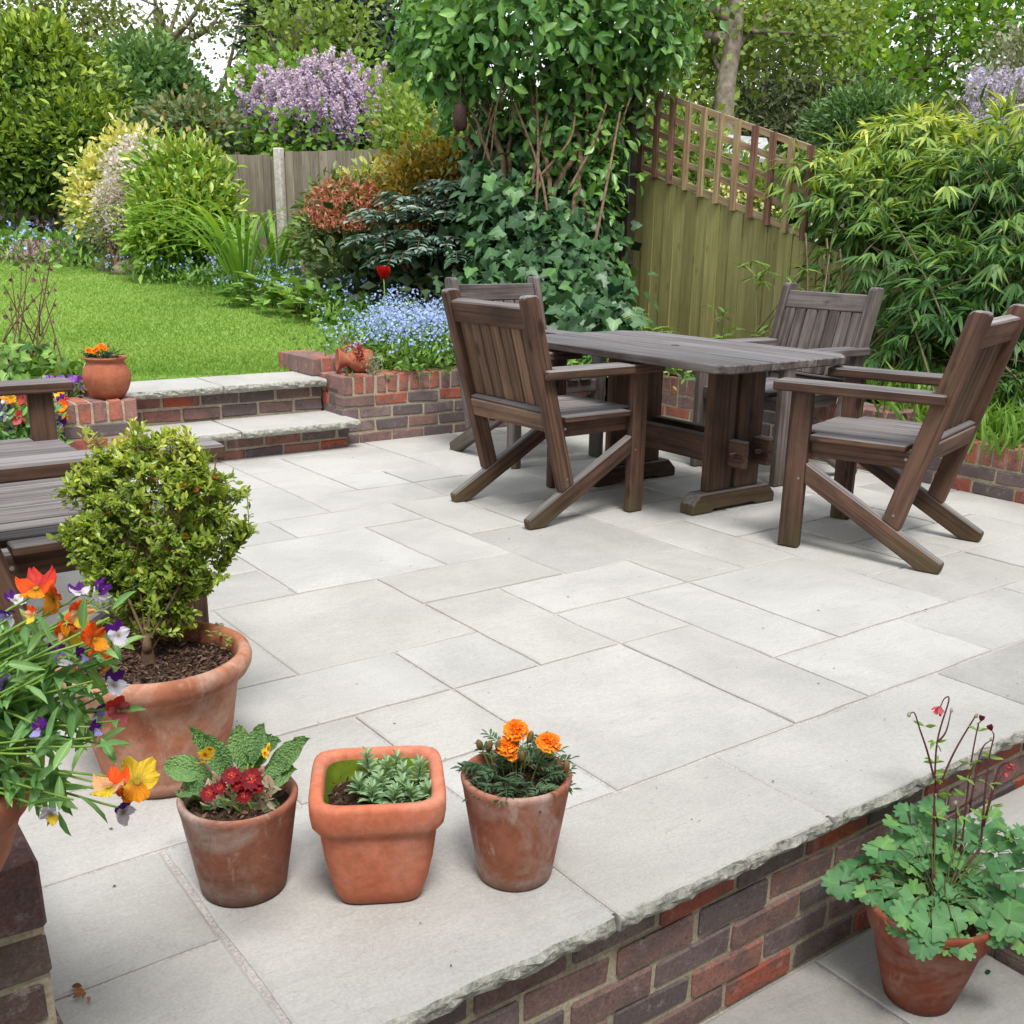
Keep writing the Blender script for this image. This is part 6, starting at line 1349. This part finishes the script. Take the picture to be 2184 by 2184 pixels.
# ================================================================== PLANTS IN THE POTS
# the bush
def bush():
    b = np.array([.662, 2.275, .262]); dep = 2.5; ms = MB(); LP_, LY, LZ, LS, LR = [], [], [], [], []
    tr0 = spline([b-np.array([0, 0, .02]), b+np.array([-.003, 0, .035]), b+np.array([0, .0, .07]), at(296, 1080, 2.52)], 6); tube(ms, tr0, np.linspace(.017, .006, len(tr0)), 9); forks = []
    cen = at(285, 980, 2.5); org = b
    limbs_ = []
    for k in range(30):
        dx, dy = 285+rng.normal(0, 75), 985+rng.normal(0, 70); e = at(dx, min(dy, 1090), 2.5+rng.normal(0, .07)); s0 = tr0[rng.integers(3, len(tr0))]; m_ = (s0+e)/2+np.array([rng.normal(0, .02), rng.normal(0, .02), .0]); q_ = spline([s0, m_, e], 6); tube(ms, q_, np.linspace(.0042, .0016, len(q_)), 5); limbs_.append(q_)
    tips = []
    def ok(dx, dy):
        e1 = ((dx-280)/172)**2+((dy-985)/165)**2
        return e1 < 1
    N_ = 0
    while N_ < 1150:
        dx, dy = rng.uniform(95, 480), rng.uniform(790, 1215)
        an_ = math.atan2(dy-990, dx-282); lum = 1+.1*math.sin(an_*5+1)+.07*math.sin(an_*9)+.05*math.sin(an_*14+2)
        r_ = (((dx-282)/(160 if dy < 1040 else 140))**2+((dy-990)/(160 if dy < 990 else 200))**2)/lum**2
        if r_ > 1 or (r_ < .25 and rng.random() < .35): continue
        if dy > 1120 and rng.random() < .25: continue
        dpt = 2.5+rng.uniform(-1, 1)*.17*math.sqrt(max(.05, 1-r_)); tips.append(at(dx, dy, dpt)); N_ += 1
    for dx, dy in ((420, 930), (440, 905), (455, 935), (470, 930), (465, 1000), (475, 1010), (450, 1020), (440, 1050), (430, 1070), (425, 960), (260, 800), (270, 815), (245, 815), (350, 815), (365, 840), (320, 820), (155, 830), (165, 815), (110, 945), (118, 930), (105, 1020), (125, 960), (330, 1180), (345, 1150)): tips += [at(dx+rng.normal(0, 4), dy+rng.normal(0, 4), 2.5+rng.normal(0, .02)) for _ in range(2)]
    for _ in range(190):
        dy_ = rng.uniform(1060, 1205); tips.append(at(285+rng.normal(0, 1)*(62-.22*(dy_-1060)), dy_, 2.47+rng.normal(0, .05)))
    q_ = spline([at(402, 1040, 2.5), at(410, 1000, 2.5), at(415, 970, 2.5), at(428, 940, 2.5)], 5); tube(ms, q_, .0022, 4); q_ = spline([at(380, 1120, 2.5), at(415, 1080, 2.5), at(440, 1040, 2.5), at(470, 1005, 2.5)], 5); tube(ms, q_, .0022, 4); limbs_ += [q_]
    allp = np.concatenate([l[1:] for l in limbs_]+[tr0[2:]])
    for tp in tips:
        i = np.argmin(np.linalg.norm(allp-tp, axis=1)+.02*rng.random(len(allp))); s0 = allp[i]; v_ = tp-s0; L_ = np.linalg.norm(v_)
        if L_ > .13: s0 = tp-v_/L_*.13
        up_ = np.array([0, 0, .018]); q_ = spline([s0, (s0+tp)/2-up_*.4, tp+up_*.4], 4); tube(ms, q_, np.linspace(.0016, .0008, len(q_)), 3)
        hz_ = (tp[2]-.62)/.33; n_l = 15; dr = unit(q_[-1]-q_[0]+np.array([0, 0, .03]))
        for j in range(n_l):
            f_ = .1+.9*(j+rng.random()*.6)/n_l; p = q_[0]+(q_[-1]-q_[0])*f_+rng.normal(0, .0035, 3); o_ = unit(rng.normal(size=3)); o_ = unit(o_-dr*(o_@dr)*.8+dr*(.35+.9*(f_ > .8)))
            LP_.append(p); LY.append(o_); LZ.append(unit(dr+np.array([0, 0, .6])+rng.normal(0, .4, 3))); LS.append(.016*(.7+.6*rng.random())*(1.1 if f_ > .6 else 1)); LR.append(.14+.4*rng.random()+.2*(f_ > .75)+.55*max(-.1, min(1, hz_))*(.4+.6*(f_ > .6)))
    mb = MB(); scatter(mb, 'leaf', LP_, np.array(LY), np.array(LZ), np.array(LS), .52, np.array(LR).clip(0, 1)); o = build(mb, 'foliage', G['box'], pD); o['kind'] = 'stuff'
    build(ms, 'trunk', M['twig'], pD, True)
    mb = MB(); k = 14; scatter(mb, 'leaf', [at(rng.uniform(190, 420), rng.uniform(900, 1120), 2.36) for _ in range(k)], rdir(k), rdir(k)-FW, .017, .5); o = build(mb, 'red_leaves', PT['lip'], pD); o['kind'] = 'stuff'
    # seedlings in the soil
    for dx, dy in ((412, 1190), (372, 1180), (430, 1215), (405, 1205)):
        c = on(dx, dy, .285); mb = MB(); n = 8; a = rng.random(n)*6.28; scatter(mb, 'leaf', np.repeat(c[None], n, 0)+np.c_[rng.normal(0, .006, (n, 2)), rng.random(n)*.02], np.c_[np.cos(a), np.sin(a), .3+0*a], (0, 0, 1), .016, .5, .8); build(mb, 'seedling', G['fmnleaf'], pD)
bush()
# primrose: big quilted leaves, red and faded yellow flowers
def big_leaf(ln, wd, mat, curl=.3, name='leaf', seed=0.):
    mb = MB(); ku, kv = 13, 9; V = []
    for i in range(ku):
        f_ = i/(ku-1); w_ = wd*(.12+.88*math.sin(PI*min(1, f_*.94+.03))**.75)*(.55+.45*min(1, f_*1.6))
        for j in range(kv):
            g_ = (j/(kv-1)-.5)*2; rib = .006*math.sin(f_*38+abs(g_)*5)*(1-abs(g_)*.3)*(abs(g_) > .05); edge = .004*math.sin(f_*30+g_)*abs(g_)**3
            V.append((g_*w_/2, ln*f_, -.0+abs(g_)*.012-(.022*(1-abs(g_)))*0+rib*ln*7-curl*ln*f_*f_+edge-(.006 if abs(g_) < .06 else 0)))
    mb.add(V, [(i*kv+j, i*kv+j+1, (i+1)*kv+j+1, (i+1)*kv+j) for i in range(ku-1) for j in range(kv-1)], None, rng.random()); return mb.mesh(name, mat, True)
PL = [(435, 1470, 395, 1400, .105, .05), (460, 1450, 450, 1380, .10, .052), (470, 1460, 497, 1395, .09, .055), (500, 1480, 560, 1400, .11, .05), (490, 1490, 545, 1450, .10, .052), (400, 1470, 318, 1440, .10, .058), (400, 1500, 335, 1480, .09, .05), (440, 1520, 360, 1510, .10, .04), (480, 1440, 490, 1375, .08, .04), (420, 1450, 372, 1385, .075, .035), (455, 1530, 440, 1552, .05, .045), (515, 1500, 520, 1535, .04, .04), (470, 1440, 520, 1395, .07, .035)]
for (x0_, y0_, x1_, y1_, ln, wd) in PL:
    b0 = np.array([pA.location.x, pA.location.y, .185])+rng.normal(0, .012, 3)*np.array([1, 1, 0]); e = at(x1_, y1_, depth_of(b0)+rng.normal(0, .02)); s0 = at(x0_, y0_, depth_of(b0)+rng.normal(0, .015)); d_ = unit(e-s0); z = unit(-FW*.75+np.array([0, 0, .75])); x = unit(np.cross(d_, z)); z = np.cross(x, d_); mm = Matrix.Identity(4)
    L_ = np.linalg.norm(e-s0); me = big_leaf(L_*1.1, min(wd, L_*.75), G['prim'], .22)
    o = bpy.data.objects.new('leaf', me); col.objects.link(o); o.parent = pA
    for r_ in range(3): mm[r_][0] = x[r_]; mm[r_][1] = d_[r_]; mm[r_][2] = z[r_]; mm[r_][3] = s0[r_]-ORG[pA.name][r_]
    o.matrix_basis = mm; mb = MB(); tube(mb, [b0-np.array([0, 0, .02]), (b0+s0)/2, s0], .003, 5); build(mb, 'leaf_stalk', G['stem'], pA)
def prim_flower(m1, m2):
    mb = MB()
    for i in range(6):
        a = i*PI/3; d_ = np.array([math.cos(a), math.sin(a), .1]); V = TM['petal'][0].copy(); s_ = np.array([-d_[1], d_[0], 0]); P_ = [d_*v_[1]*(1.1 if v_[1] < .99 else .86)+s_*v_[0]*.98+np.array([0, 0, v_[2]+.06*rng.normal()]) for v_ in V]; mb.add(P_, None, TM['petal'][1], mi=0)
        P_ = [d_*v_[1]*.42+s_*v_[0]*.4+np.array([0, 0, .03+v_[2]]) for v_ in V]; mb.add(P_, None, TM['petal'][1], mi=1)
    an = np.arange(6)*PI/3; mb.add([(.13*math.cos(a), .13*math.sin(a), .05) for a in an], None, [(0, i, i+1) for i in range(1, 5)], mi=2); return mb.mesh('flower', [PT[m1], PT[m2], PT['yellow']])
pf1, pf2 = prim_flower('red', 'rosered'), prim_flower('yellow', 'orange')
for k, (dx, dy, s_) in enumerate(((474, 1470, .019), (437, 1464, .016), (462, 1500, .014), (395, 1497, .015), (448, 1482, .012), (415, 1486, .012), (488, 1488, .010))):
    put('flower', pf1, pA, tuple(at(dx, dy, 1.66)-ORG[pA.name]), aim(-FW*.8+np.array([0, 0, .7])+rng.normal(0, .15, 3), roll=rng.random()*6), s_)
for dx, dy, s_ in ((388, 1425, .013), (382, 1440, .012), (396, 1414, .009), (507, 1412, .010), (500, 1422, .009)):
    put('flower', pf2, pA, tuple(at(dx, dy, 1.70)-ORG[pA.name]), aim(-FW*.4+rng.normal(0, .6, 3), roll=rng.random()*6), s_)
mb = MB(); n = 90; P_ = np.array([at(rng.uniform(390, 530), rng.uniform(1478, 1520), 1.70) for _ in range(n)]); scatter(mb, 'leaf', P_, rdir(n, .4), rdir(n, .4)-FW*.5, .014+.012*rng.random(n), .4, .2+.8*rng.random(n)); build(mb, 'young_leaves', mat_leaf('withered_leaf', [(.12, .05, .03), (.3, .2, .14), (.2, .26, .14), (.4, .34, .28)], .8, .2), pA)
# seedlings in the square pot: whorled sprigs
LM2 = leaf_meshes('leaf', .42, G['lav'], 6)
ps = MB(); o0 = ORG[pB.name]
for (dx, dy, hh) in ((700, 1455, .065), (745, 1465, .06), (790, 1470, .06), (720, 1490, .045), (760, 1500, .045), (700, 1510, .04), (740, 1515, .04), (780, 1510, .04), (680, 1495, .035), (805, 1505, .035), (725, 1470, .055), (765, 1480, .055)):
    b0 = on(dx, dy+hh*330, .18+o0[2]); tp = b0+np.array([rng.normal(0, .006), rng.normal(0, .006), hh]); tube(ps, [b0-np.array([0, 0, .005]), (b0+tp)/2, tp], .0018, 5)
    nl = 20
    for j in range(nl):
        f_ = .15+.85*j/nl; a = j*2.4; el = .45+1.2*max(0, f_-.5)/.5; d_ = unit([math.cos(a), math.sin(a), el]); p = b0+(tp-b0)*f_; add_leaf_parts(pB, [LM2[j % 6]], np.array([p]), np.array([d_]), np.array([unit(np.array([0, 0, 1.])+rng.normal(0, .2, 3))]), [(.036-.016*f_)*(.85+.3*rng.random())])
build(ps, 'stem', G['pstem'], pB)
for dx, dy, ang_ in ():
    p = at(dx+25, dy, 1.60); add_leaf_parts(pB, LM2, np.array([p]), np.array([[math.cos(ang_), math.sin(ang_), .05]]), np.array([[0, 0, 1.]]), [.05])
# marigolds
def marigold_mesh():
    mb = MB()
    for ring_, (nn, r_, el, ln) in enumerate(((9, .1, -.15, 1.), (9, .05, .15, .85), (8, 0, .5, .65), (7, 0, .9, .5), (6, 0, 1.6, .42))):
        for i in range(nn):
            a = (i+.5*(ring_ % 2))*2*PI/nn+rng.normal(0, .12); d_ = unit([math.cos(a), math.sin(a), el+rng.normal(0, .12)]); s_ = unit(np.cross([0, 0, 1], d_)); u_ = np.cross(d_, s_); ku, kv = 4, 5; V = []
            for ii in range(ku):
                f_ = ii/(ku-1)
                for jj in range(kv):
                    g_ = (jj/(kv-1)-.5)*2; V.append(d_*ln*f_+s_*g_*(.12+.3*f_)*ln*.9+u_*(-.12*f_*f_+.085*math.sin(jj*2.6+i)*f_))
            mb.add(V, [(ii*kv+jj, (ii+1)*kv+jj, (ii+1)*kv+jj+1, ii*kv+jj+1) for ii in range(ku-1) for jj in range(kv-1)], None, rng.random()*.7+.3*(ring_ < 2))
    return mb.mesh('flower', G['maripetal'])
MG = [marigold_mesh() for _ in range(3)]
mbc = MB(); lathe(mbc, [(0, 0), (.005, .002), (.0062, .012), (.0075, .022), (.004, .026)], 8); CAL = mbc.mesh('calyx', G['stem'], True)
mbb = MB(); lathe(mbb, [(0, 0), (.004, .002), (.0065, .01), (.006, .018), (.003, .024), (0, .025)], 8); BUD = mbb.mesh('bud', mat_plain('bud', (.13, .09, .03), .6, ns=60., amt=.5), True)
def feathery(ms, mbl, base, d_, ln, sz):
    d_ = unit(d_); q_ = spline([base, base+d_*ln*.5+np.array([0, 0, .006]), base+d_*ln-np.array([0, 0, .006])], 4); tube(ms, q_, .0009, 3); sd = unit(np.cross(d_, [0, 0, 1]))
    P_, Y_ = [], []
    for j in range(6):
        f_ = .25+.7*j/6; c = q_[0]+(q_[-1]-q_[0])*f_+np.array([0, 0, .003])
        for s_ in (-1, 1): P_.append(c); Y_.append(unit(sd*s_+d_*.7+rng.normal(0, .15, 3)))
    P_.append(q_[-1]); Y_.append(d_); n = len(P_); scatter(mbl, 'leaf', P_, np.array(Y_), np.array([0, 0, 1.])+rng.normal(0, .25, (n, 3)), sz*(.8+.4*rng.random(n)), .24, rng.random())
def marigold_plant(t, z0, spread, flowers, buds, dep, nf=46, hh=.06, sz=.02):
    o0 = ORG[t.name]; c0 = np.array([o0[0], o0[1], o0[2]+z0]); ms = MB(); mbl = MB()
    for k in range(nf):
        a = rng.random()*2*PI; r_ = spread*math.sqrt(rng.random())*.75; base = c0+np.array([r_*math.cos(a), r_*math.sin(a), rng.random()*hh]); d_ = np.array([math.cos(a+rng.normal(0, .5)), math.sin(a+rng.normal(0, .5)), .35+.3*rng.normal()]); feathery(ms, mbl, base, d_, .045*sz/.02*(.7+.5*rng.random()), sz)
    o = build(mbl, 'foliage', G['mari'], t); o['kind'] = 'stuff'
    for dx, dy, s_ in flowers:
        p = at(dx, dy, dep); b0 = c0+np.array([(p-c0)[0]*.4, (p-c0)[1]*.4, 0]); tube(ms, spline([b0, (b0+p)/2+np.array([0, 0, .008]), p-np.array([0, 0, .018])], 4), .0018, 5); put('calyx', CAL, t, tuple(p-o0-np.array([0, 0, .027*s_/.02])), None, s_/.02)
        put('flower', random.choice(MG), t, tuple(p-o0), aim(np.array([0, 0, .8])-FW*.7+rng.normal(0, .15, 3), roll=rng.random()*6), s_)
    for dx, dy in buds:
        p = at(dx, dy, dep); tube(ms, spline([c0+(p-c0)*np.array([.5, .5, 0]), p], 3), .0015, 4); put('bud', BUD, t, tuple(p-o0-np.array([0, 0, .01])), (rng.normal(0, .2), rng.normal(0, .2), 0))
    build(ms, 'stem', G['pstem'], t)
marigold_plant(pC, .186, .1, [(974, 1374, .025), (957, 1405, .023), (1036, 1397, .025), (966, 1426, .011)], [(907, 1406), (920, 1410), (997, 1393), (985, 1430), (1068, 1450), (940, 1410)], depth_of((1.095, 1.468, .28))-.02, 70, .055)
marigold_plant(pF, .192, .085, [(184, 657, .022), (190, 652, .02), (178, 662, .02), (167, 660, .02), (198, 656, .018)], [(204, 652)], depth_of((1.58, 5.7, .62))-.03, 34, .03, .024)
# columbine
def fan_mesh(k):
    """one scalloped leaflet"""
    mb = MB(); lobes = 5; pts = []; n = 21
    for i in range(n):
        a = (i/(n-1)-.5)*math.radians(165+8*k); sc_ = .56+.05*abs(math.cos((i/(n-1))*PI*5))**.6-(.17 if i in (7, 13) else .06 if i in (3, 10, 17) else 0)-.1*abs(i/(n-1)-.5); pts.append((sc_*math.sin(a)*1.0, sc_*math.cos(a)*1.15, .05*math.cos(a*2.5)+.02*rng.normal()))
    V = [(0, 0, 0), (0, .3, .0)]+pts; tr = [(0, 2+i, 3+i) for i in range(0, 0)]+[(1, 3+i, 2+i) for i in range(n-1)]+[(0, 1, 2), (0, 2+n-1, 1)]
    mb.add(V, None, [t_[::-1] for t_ in tr], (k+.5)/5*.9); return mb.mesh('leaflet', G['col'])
FM = [fan_mesh(k) for k in range(5)]
def columbine():
    o0 = ORG[pE.name]; c0 = o0+np.array([0, 0, .22]); ms = MB(); mr = MB(); LV = []
    spots = [(1620, 1635, 1.0), (1658, 1600, 1), (1590, 1660, .95), (1690, 1560, .9), (1720, 1530, .9), (1760, 1520, .9), (1700, 1600, 1), (1740, 1590, 1), (1780, 1570, 1), (1820, 1560, 1), (1860, 1580, 1), (1900, 1600, 1), (1720, 1640, 1), (1765, 1630, 1), (1810, 1620, 1), (1850, 1640, 1), (1890, 1650, 1), (1690, 1670, .95), (1730, 1690, .95), (1790, 1680, 1), (1840, 1690, 1), (1670, 1700, .95), (1715, 1725, .9), (1755, 1745, .95), (1800, 1735, .95), (1850, 1730, .9), (1740, 1775, 1), (1790, 1775, .8), (1820, 1790, .7), (1870, 1760, 1), (1905, 1740, 1), (1910, 1690, 1), (1930, 1640, 1), (1940, 1580, 1), (1870, 1545, .9), (1790, 1700, .9), (1700, 1745, .8), (1640, 1690, .8), (1925, 1780, .8), (1760, 1665, .8), (1665, 1640, .8), (1830, 1590, .9), (1885, 1700, .9), (1760, 1555, .9), (1835, 1660, .9), (1900, 1560, .8)]
    for dx, dy, s_ in spots:
        pd = np.array([dx, dy]); dc = depth_of(c0); back = (1690-dy)/170.; p = at(dx+rng.normal(0, 4), dy+rng.normal(0, 4), dc+.10*back-.02+rng.normal(0, .02)-.06*(dy > 1700)); q_ = spline([c0+rng.normal(0, .02, 3)*np.array([1, 1, 0]), c0*.45+p*.55+np.array([0, 0, .05]), p], 5); tube(ms, q_, np.linspace(.002, .001, len(q_)), 4)
        out = unit((p-c0)*np.array([1, 1, .15])); nrm0 = unit(np.array([0, 0, 1.])-FW*.55+out*.25+rng.normal(0, .2, 3)); sd = unit(np.cross(out, nrm0)); fw2 = unit(np.cross(nrm0, sd))
        for a in (-1.9, 0, 1.9):
            d_ = unit(fw2*math.cos(a)+sd*math.sin(a)+rng.normal(0, .12, 3)); add_leaf_parts(pE, [random.choice(FM)], np.array([p+d_*.004]), np.array([d_]), np.array([unit(nrm0+rng.normal(0, .2, 3))]), [.055*s_*(.85+.35*rng.random())], 'leaflet')
    fl = MB(); n = 10; a = np.arange(n)*2*PI/n; scatter(fl, 'petal', np.zeros((n, 3)), np.c_[np.cos(a)*(.35+.5*(np.arange(n) % 2)), np.sin(a)*(.35+.5*(np.arange(n) % 2)), -np.ones(n)*.8], np.c_[np.cos(a), np.sin(a), 0*a], 1., .6); flm = fl.mesh('flower', [PT['pink']])
    fl2 = MB(); scatter(fl2, 'petal', np.zeros((n, 3)), np.c_[np.cos(a)*.35, np.sin(a)*.35, np.ones(n)*.9], np.c_[np.cos(a), np.sin(a), 0*a], 1., .7); flb = fl2.mesh('bud', [PT['darkpink']])
    fl3 = MB(); lathe(fl3, [(0, -.5), (.3, -.35), (.34, 0), (.2, .35), (0, .55)], 8); flg = fl3.mesh('bud', mat_plain('green_bud', (.3, .32, .2), .6, ns=40.), True)
    dc = depth_of(c0)
    main = [([(1760, 1640), (1763, 1500), (1768, 1400), (1790, 1322), (1782, 1318), (1775, 1332)], flm, .024, 3), ([(1765, 1480), (1750, 1420), (1735, 1375), (1725, 1345), (1715, 1348)], flg, .013, 2), ([(1810, 1640), (1820, 1540), (1832, 1440), (1845, 1370), (1850, 1362)], flb, .016, 2),
            ([(1765, 1500), (1800, 1420), (1838, 1355), (1842, 1350)], flg, .012, 1), ([(1850, 1600), (1858, 1500), (1866, 1430), (1875, 1390), (1872, 1380)], flb, .017, 2), ([(1860, 1540), (1880, 1460), (1892, 1440), (1905, 1440)], flm, .018, 2), ([(1855, 1560), (1875, 1490), (1895, 1455)], flm, .014, 1),
            ([(1800, 1660), (1804, 1560), (1803, 1515)], flg, .012, 1), ([(1770, 1560), (1762, 1520), (1765, 1500)], flg, .01, 1), ([(1815, 1700), (1812, 1590), (1810, 1580)], flg, .009, 1), ([(1830, 1520), (1850, 1420), (1870, 1395)], flg, .01, 1), ([(1770, 1400), (1785, 1380), (1795, 1340)], flg, .011, 1)]
    for pts, fm_, s_, _ in main:
        q_ = spline([at(x, y, dc+.03) for x, y in pts], 6); tube(mr, q_, np.linspace(.0028, .0012, len(q_)), 5); put('flower' if fm_ is flm else 'bud', fm_, pE, tuple(q_[-1]-o0), (rng.normal(0, .3), rng.normal(0, .3), rng.random()*6), s_)
    tube(mr, spline([c0, at(1760, 1640, dc)], 4), .003, 5); tube(mr, spline([c0, at(1812, 1640, dc)], 4), .003, 5); tube(mr, spline([c0, at(1850, 1600, dc)], 4), .003, 5)
    build(ms, 'stem', G['pstem'], pE, True); build(mr, 'flower_stem', G['stemred'], pE, True)
    mb = MB(); P_, Y_ = [], []
    for dx, dy in ((1763, 1400), (1763, 1470), (1765, 1440), (1820, 1500), (1830, 1440), (1866, 1480), (1868, 1430), (1850, 1540), (1770, 1500), (1785, 1460), (1810, 1540), (1745, 1370), (1845, 1380), (1765, 1540), (1825, 1470), (1870, 1520)):
        for j in range(4): P_.append(at(dx, dy, dc+.03)); a_ = rng.random()*6.28; Y_.append((math.cos(a_), math.sin(a_), rng.normal(.2, .3)))
    scatter(mb, 'leaf', P_, np.array(Y_), rdir(len(P_), .5)-FW*.5, .028, .3, .9); build(mb, 'stem_leaves', G['fmnleaf'], pE)
columbine()
# heather in the jug
mb = MB(); o0 = ORG[pG.name]; n = 26; ms = MB()
for k in range(16):
    b0 = at(676+rng.normal(0, 9), 680, 6.22)+rng.normal(0, .01, 3); tp = b0+np.array([rng.normal(0, .035), rng.normal(0, .03), .06+.07*rng.random()]); P_ = b0+(tp-b0)*rng.random((26, 1)); scatter(mb, 'dia', P_+rng.normal(0, .004, P_.shape), rdir(26, .5), rdir(26), .013, .7)
build(mb, 'heather_spikes', mat_leaf('red_heather', [(.1, .02, .02), (.3, .05, .04), (.42, .12, .08)], .7, .2), pG)
mb = MB(); P_ = np.array([at(706+rng.normal(0, 8), 688+rng.normal(0, 12), 6.15+rng.normal(0, .03)) for _ in range(170)]); scatter(mb, 'dia', P_, rdir(170), rdir(170), .02, .6); build(mb, 'foliage', G['greygreen'], pG)
# trailing pansies on the pillar
def pansies():
    o0 = ORG[pH.name]; c0 = o0+np.array([.02, 0, .14]); ms = MB(); dc = depth_of(c0); FL = [(70, 1112, 'orange', .052, .2), (100, 1128, 'orange2', .042, -.2), (28, 1133, 'viola', .026, 0), (14, 1162, 'viola2', .024, 0), (150, 1118, 'viola', .028, 0), (185, 1117, 'viola', .032, .1), (222, 1197, 'viola', .03, .1), (150, 1158, 'peach', .034, 0), (128, 1175, 'rust', .03, 0), (128, 1195, 'peach', .036, 0), (112, 1240, 'viola2', .034, -.2), (12, 1215, 'dark', .034, 0),
            (10, 1292, 'lilac', .034, 0), (176, 1205, 'rust', .034, 0), (205, 1250, 'rust', .034, 0), (190, 1225, 'orange2', .032, 0), (215, 1292, 'viola', .034, -.1), (182, 1345, 'viola2', .03, 0), (222, 1340, 'pink', .034, .2), (75, 1375, 'dark', .024, 0), (178, 1375, 'dark', .02, 0), (258, 1475, 'yellow', .056, -.3), (208, 1487, 'peach', .05, .3), (232, 1500, 'rust', .024, 0), (232, 1532, 'viola', .03, .1), (95, 1535, 'cream', .026, 0), (150, 1235, 'dark', .022, 0), (40, 1195, 'amber', .018, 0), (60, 1160, 'peach', .02, 0), (0, 1160, 'viola2', .03, 0)]
    for dx, dy, key, s_, rl in FL:
        d2 = dc-.09+rng.normal(0, .03)+(0.05 if dx > 180 else 0); p = at(dx, dy, d2); b0 = c0+rng.normal(0, .03, 3)*np.array([1, 1, 0]); low = dy > 1400; md = (b0+p)/2+np.array([0, 0, .05 if not low else .03])
        q_ = spline([b0, md, p-FW*-.012], 6); tube(ms, q_, np.linspace(.0028, .0013, len(q_)), 5)
        nrm_ = -FW*.45+np.array([0, 0, .1])+RT*(.7 if dx > 120 else -.1)+rng.normal(0, .5, 3)
        if key == 'orange': nrm_ = -FW*.25-UP*.25+np.array([0, 0, .9])
        o = put('flower', PM[key], pH, tuple(p-o0), aim(nrm_, roll=rl+rng.normal(0, .25)), s_*.88)
    # leafy shoots
    P_, Y_, Z_, S_ = [], [], [], []; shoots = [(20, 1180), (60, 1190), (110, 1160), (150, 1185), (190, 1170), (215, 1220), (40, 1240), (90, 1230), (140, 1260), (175, 1290), (220, 1240), (30, 1300), (80, 1310), (120, 1300), (150, 1330), (200, 1380), (230, 1340), (60, 1360), (100, 1400), (150, 1410), (20, 1390), (90, 1450), (60, 1440), (130, 1470), (95, 1500), (120, 1520), (180, 1400), (10, 1250), (210, 1300), (165, 1225), (75, 1270), (15, 1340), (110, 1350), (-20, 1200), (-20, 1300), (-15, 1380)]
    for dx, dy in [(a_+rng.normal(0, 9), b_+rng.normal(0, 9)) for a_, b_ in shoots for _ in (0, 1)]:
        p = at(dx, dy, dc-.03+rng.normal(0, .05)); b0 = c0+rng.normal(0, .035, 3)*np.array([1, 1, .2]); q_ = spline([b0, (b0+p)/2+np.array([0, 0, .03]), p], 6); tube(ms, q_, np.linspace(.0024, .0013, len(q_)), 5); dr = unit(q_[-1]-q_[-3])
        for j in range(9):
            i0 = int(len(q_)*(.45+.55*j/9)); i0 = min(i0, len(q_)-1); o_ = rng.normal(size=3); o_ = unit(o_-dr*(o_@dr)*.6+dr*.5); P_.append(q_[i0]+rng.normal(0, .003, 3)); Y_.append(o_); Z_.append(unit(np.array([0, 0, .9])-FW*.5+rng.normal(0, .4, 3))); S_.append(.022+.03*rng.random())
    P_, Y_, Z_, S_ = map(np.array, (P_, Y_, Z_, S_)); sel = rng.permutation(len(P_)); lm_ = leaf_meshes('leaf', .27, G['pansyleaf'], 8); k = 290
    add_leaf_parts(pH, lm_, P_[sel[:k]], Y_[sel[:k]], Z_[sel[:k]], S_[sel[:k]]); mb = MB(); scatter(mb, 'leaf', P_[sel[k:]], Y_[sel[k:]], Z_[sel[k:]], S_[sel[k:]], .27); n = 500; Pp = c0+np.c_[rng.normal(0, .055, n), rng.normal(0, .055, n), .01+.10*rng.random(n)]; scatter(mb, 'leaf', Pp, rdir(n, .5), rdir(n, .7), .025+.02*rng.random(n), .34); o = build(mb, 'foliage', G['pansyleaf'], pH); o['kind'] = 'stuff'
    for (x0_, y0_, x1_, y1_) in ((110, 1550, 132, 1580), (88, 1300, 105, 1360), (95, 1440, 130, 1545)):
        a, b_ = at(x0_, y0_-20, dc-.06), at(x1_, y1_, dc-.06); L_ = np.linalg.norm(b_-a); add_leaf_parts(pH, lm_, np.array([a]), np.array([b_-a]), np.array([-FW]), [L_*1.0])
    build(ms, 'stem', G['stem'], pH, True)
pansies()

# ================================================================== LITTLE THINGS ON THE PAVING
def dead_leaf(dx, dy, z, s_, label, mat):
    p = on(dx, dy, z+.004); mb = MB(); n = 5; scatter(mb, 'leaf', p+np.c_[rng.normal(0, s_*.3, (n, 2)), .003+.004*rng.random(n)], rdir(n)*np.array([1, 1, .2]), np.array([0, 0, 1.])+rng.normal(0, .5, (n, 3)), s_*(.6+.6*rng.random(n)), .5); tag(build(mb, 'fallen_petals', mat), label, 'debris')
DL = mat_leaf('dry_petal', [(.16, .05, .02), (.35, .14, .05), (.1, .04, .02)], .8, .1)
dead_leaf(158, 1878, 0, .022, 'shrivelled brown petals on the slab joint beside the brick pillar', DL)
tag(build((lambda m_: (scatter(m_, 'leaf', [on(1862, 1838, -.415)], (1, .3, .1), (0, 0, 1), .02, .6, .3), m_)[1])(MB()), 'fallen_leaf', G['dark']), 'single dark fallen leaf on the lower patio right of the columbine pot', 'leaf')
mb = MB(); n = 150; P_ = np.c_[.3+4.3*rng.random(n), 1.3+4*rng.random(n), np.full(n, .003)]; scatter(mb, 'dia', P_, rdir(n)*np.array([1, 1, .1]), (0, 0, 1), .005+.007*rng.random(n)**2, .6); tag(build(mb, 'crumbs', M['chip']), 'scattered specks of earth and bud scales on the pale slabs', 'specks', kind='stuff')
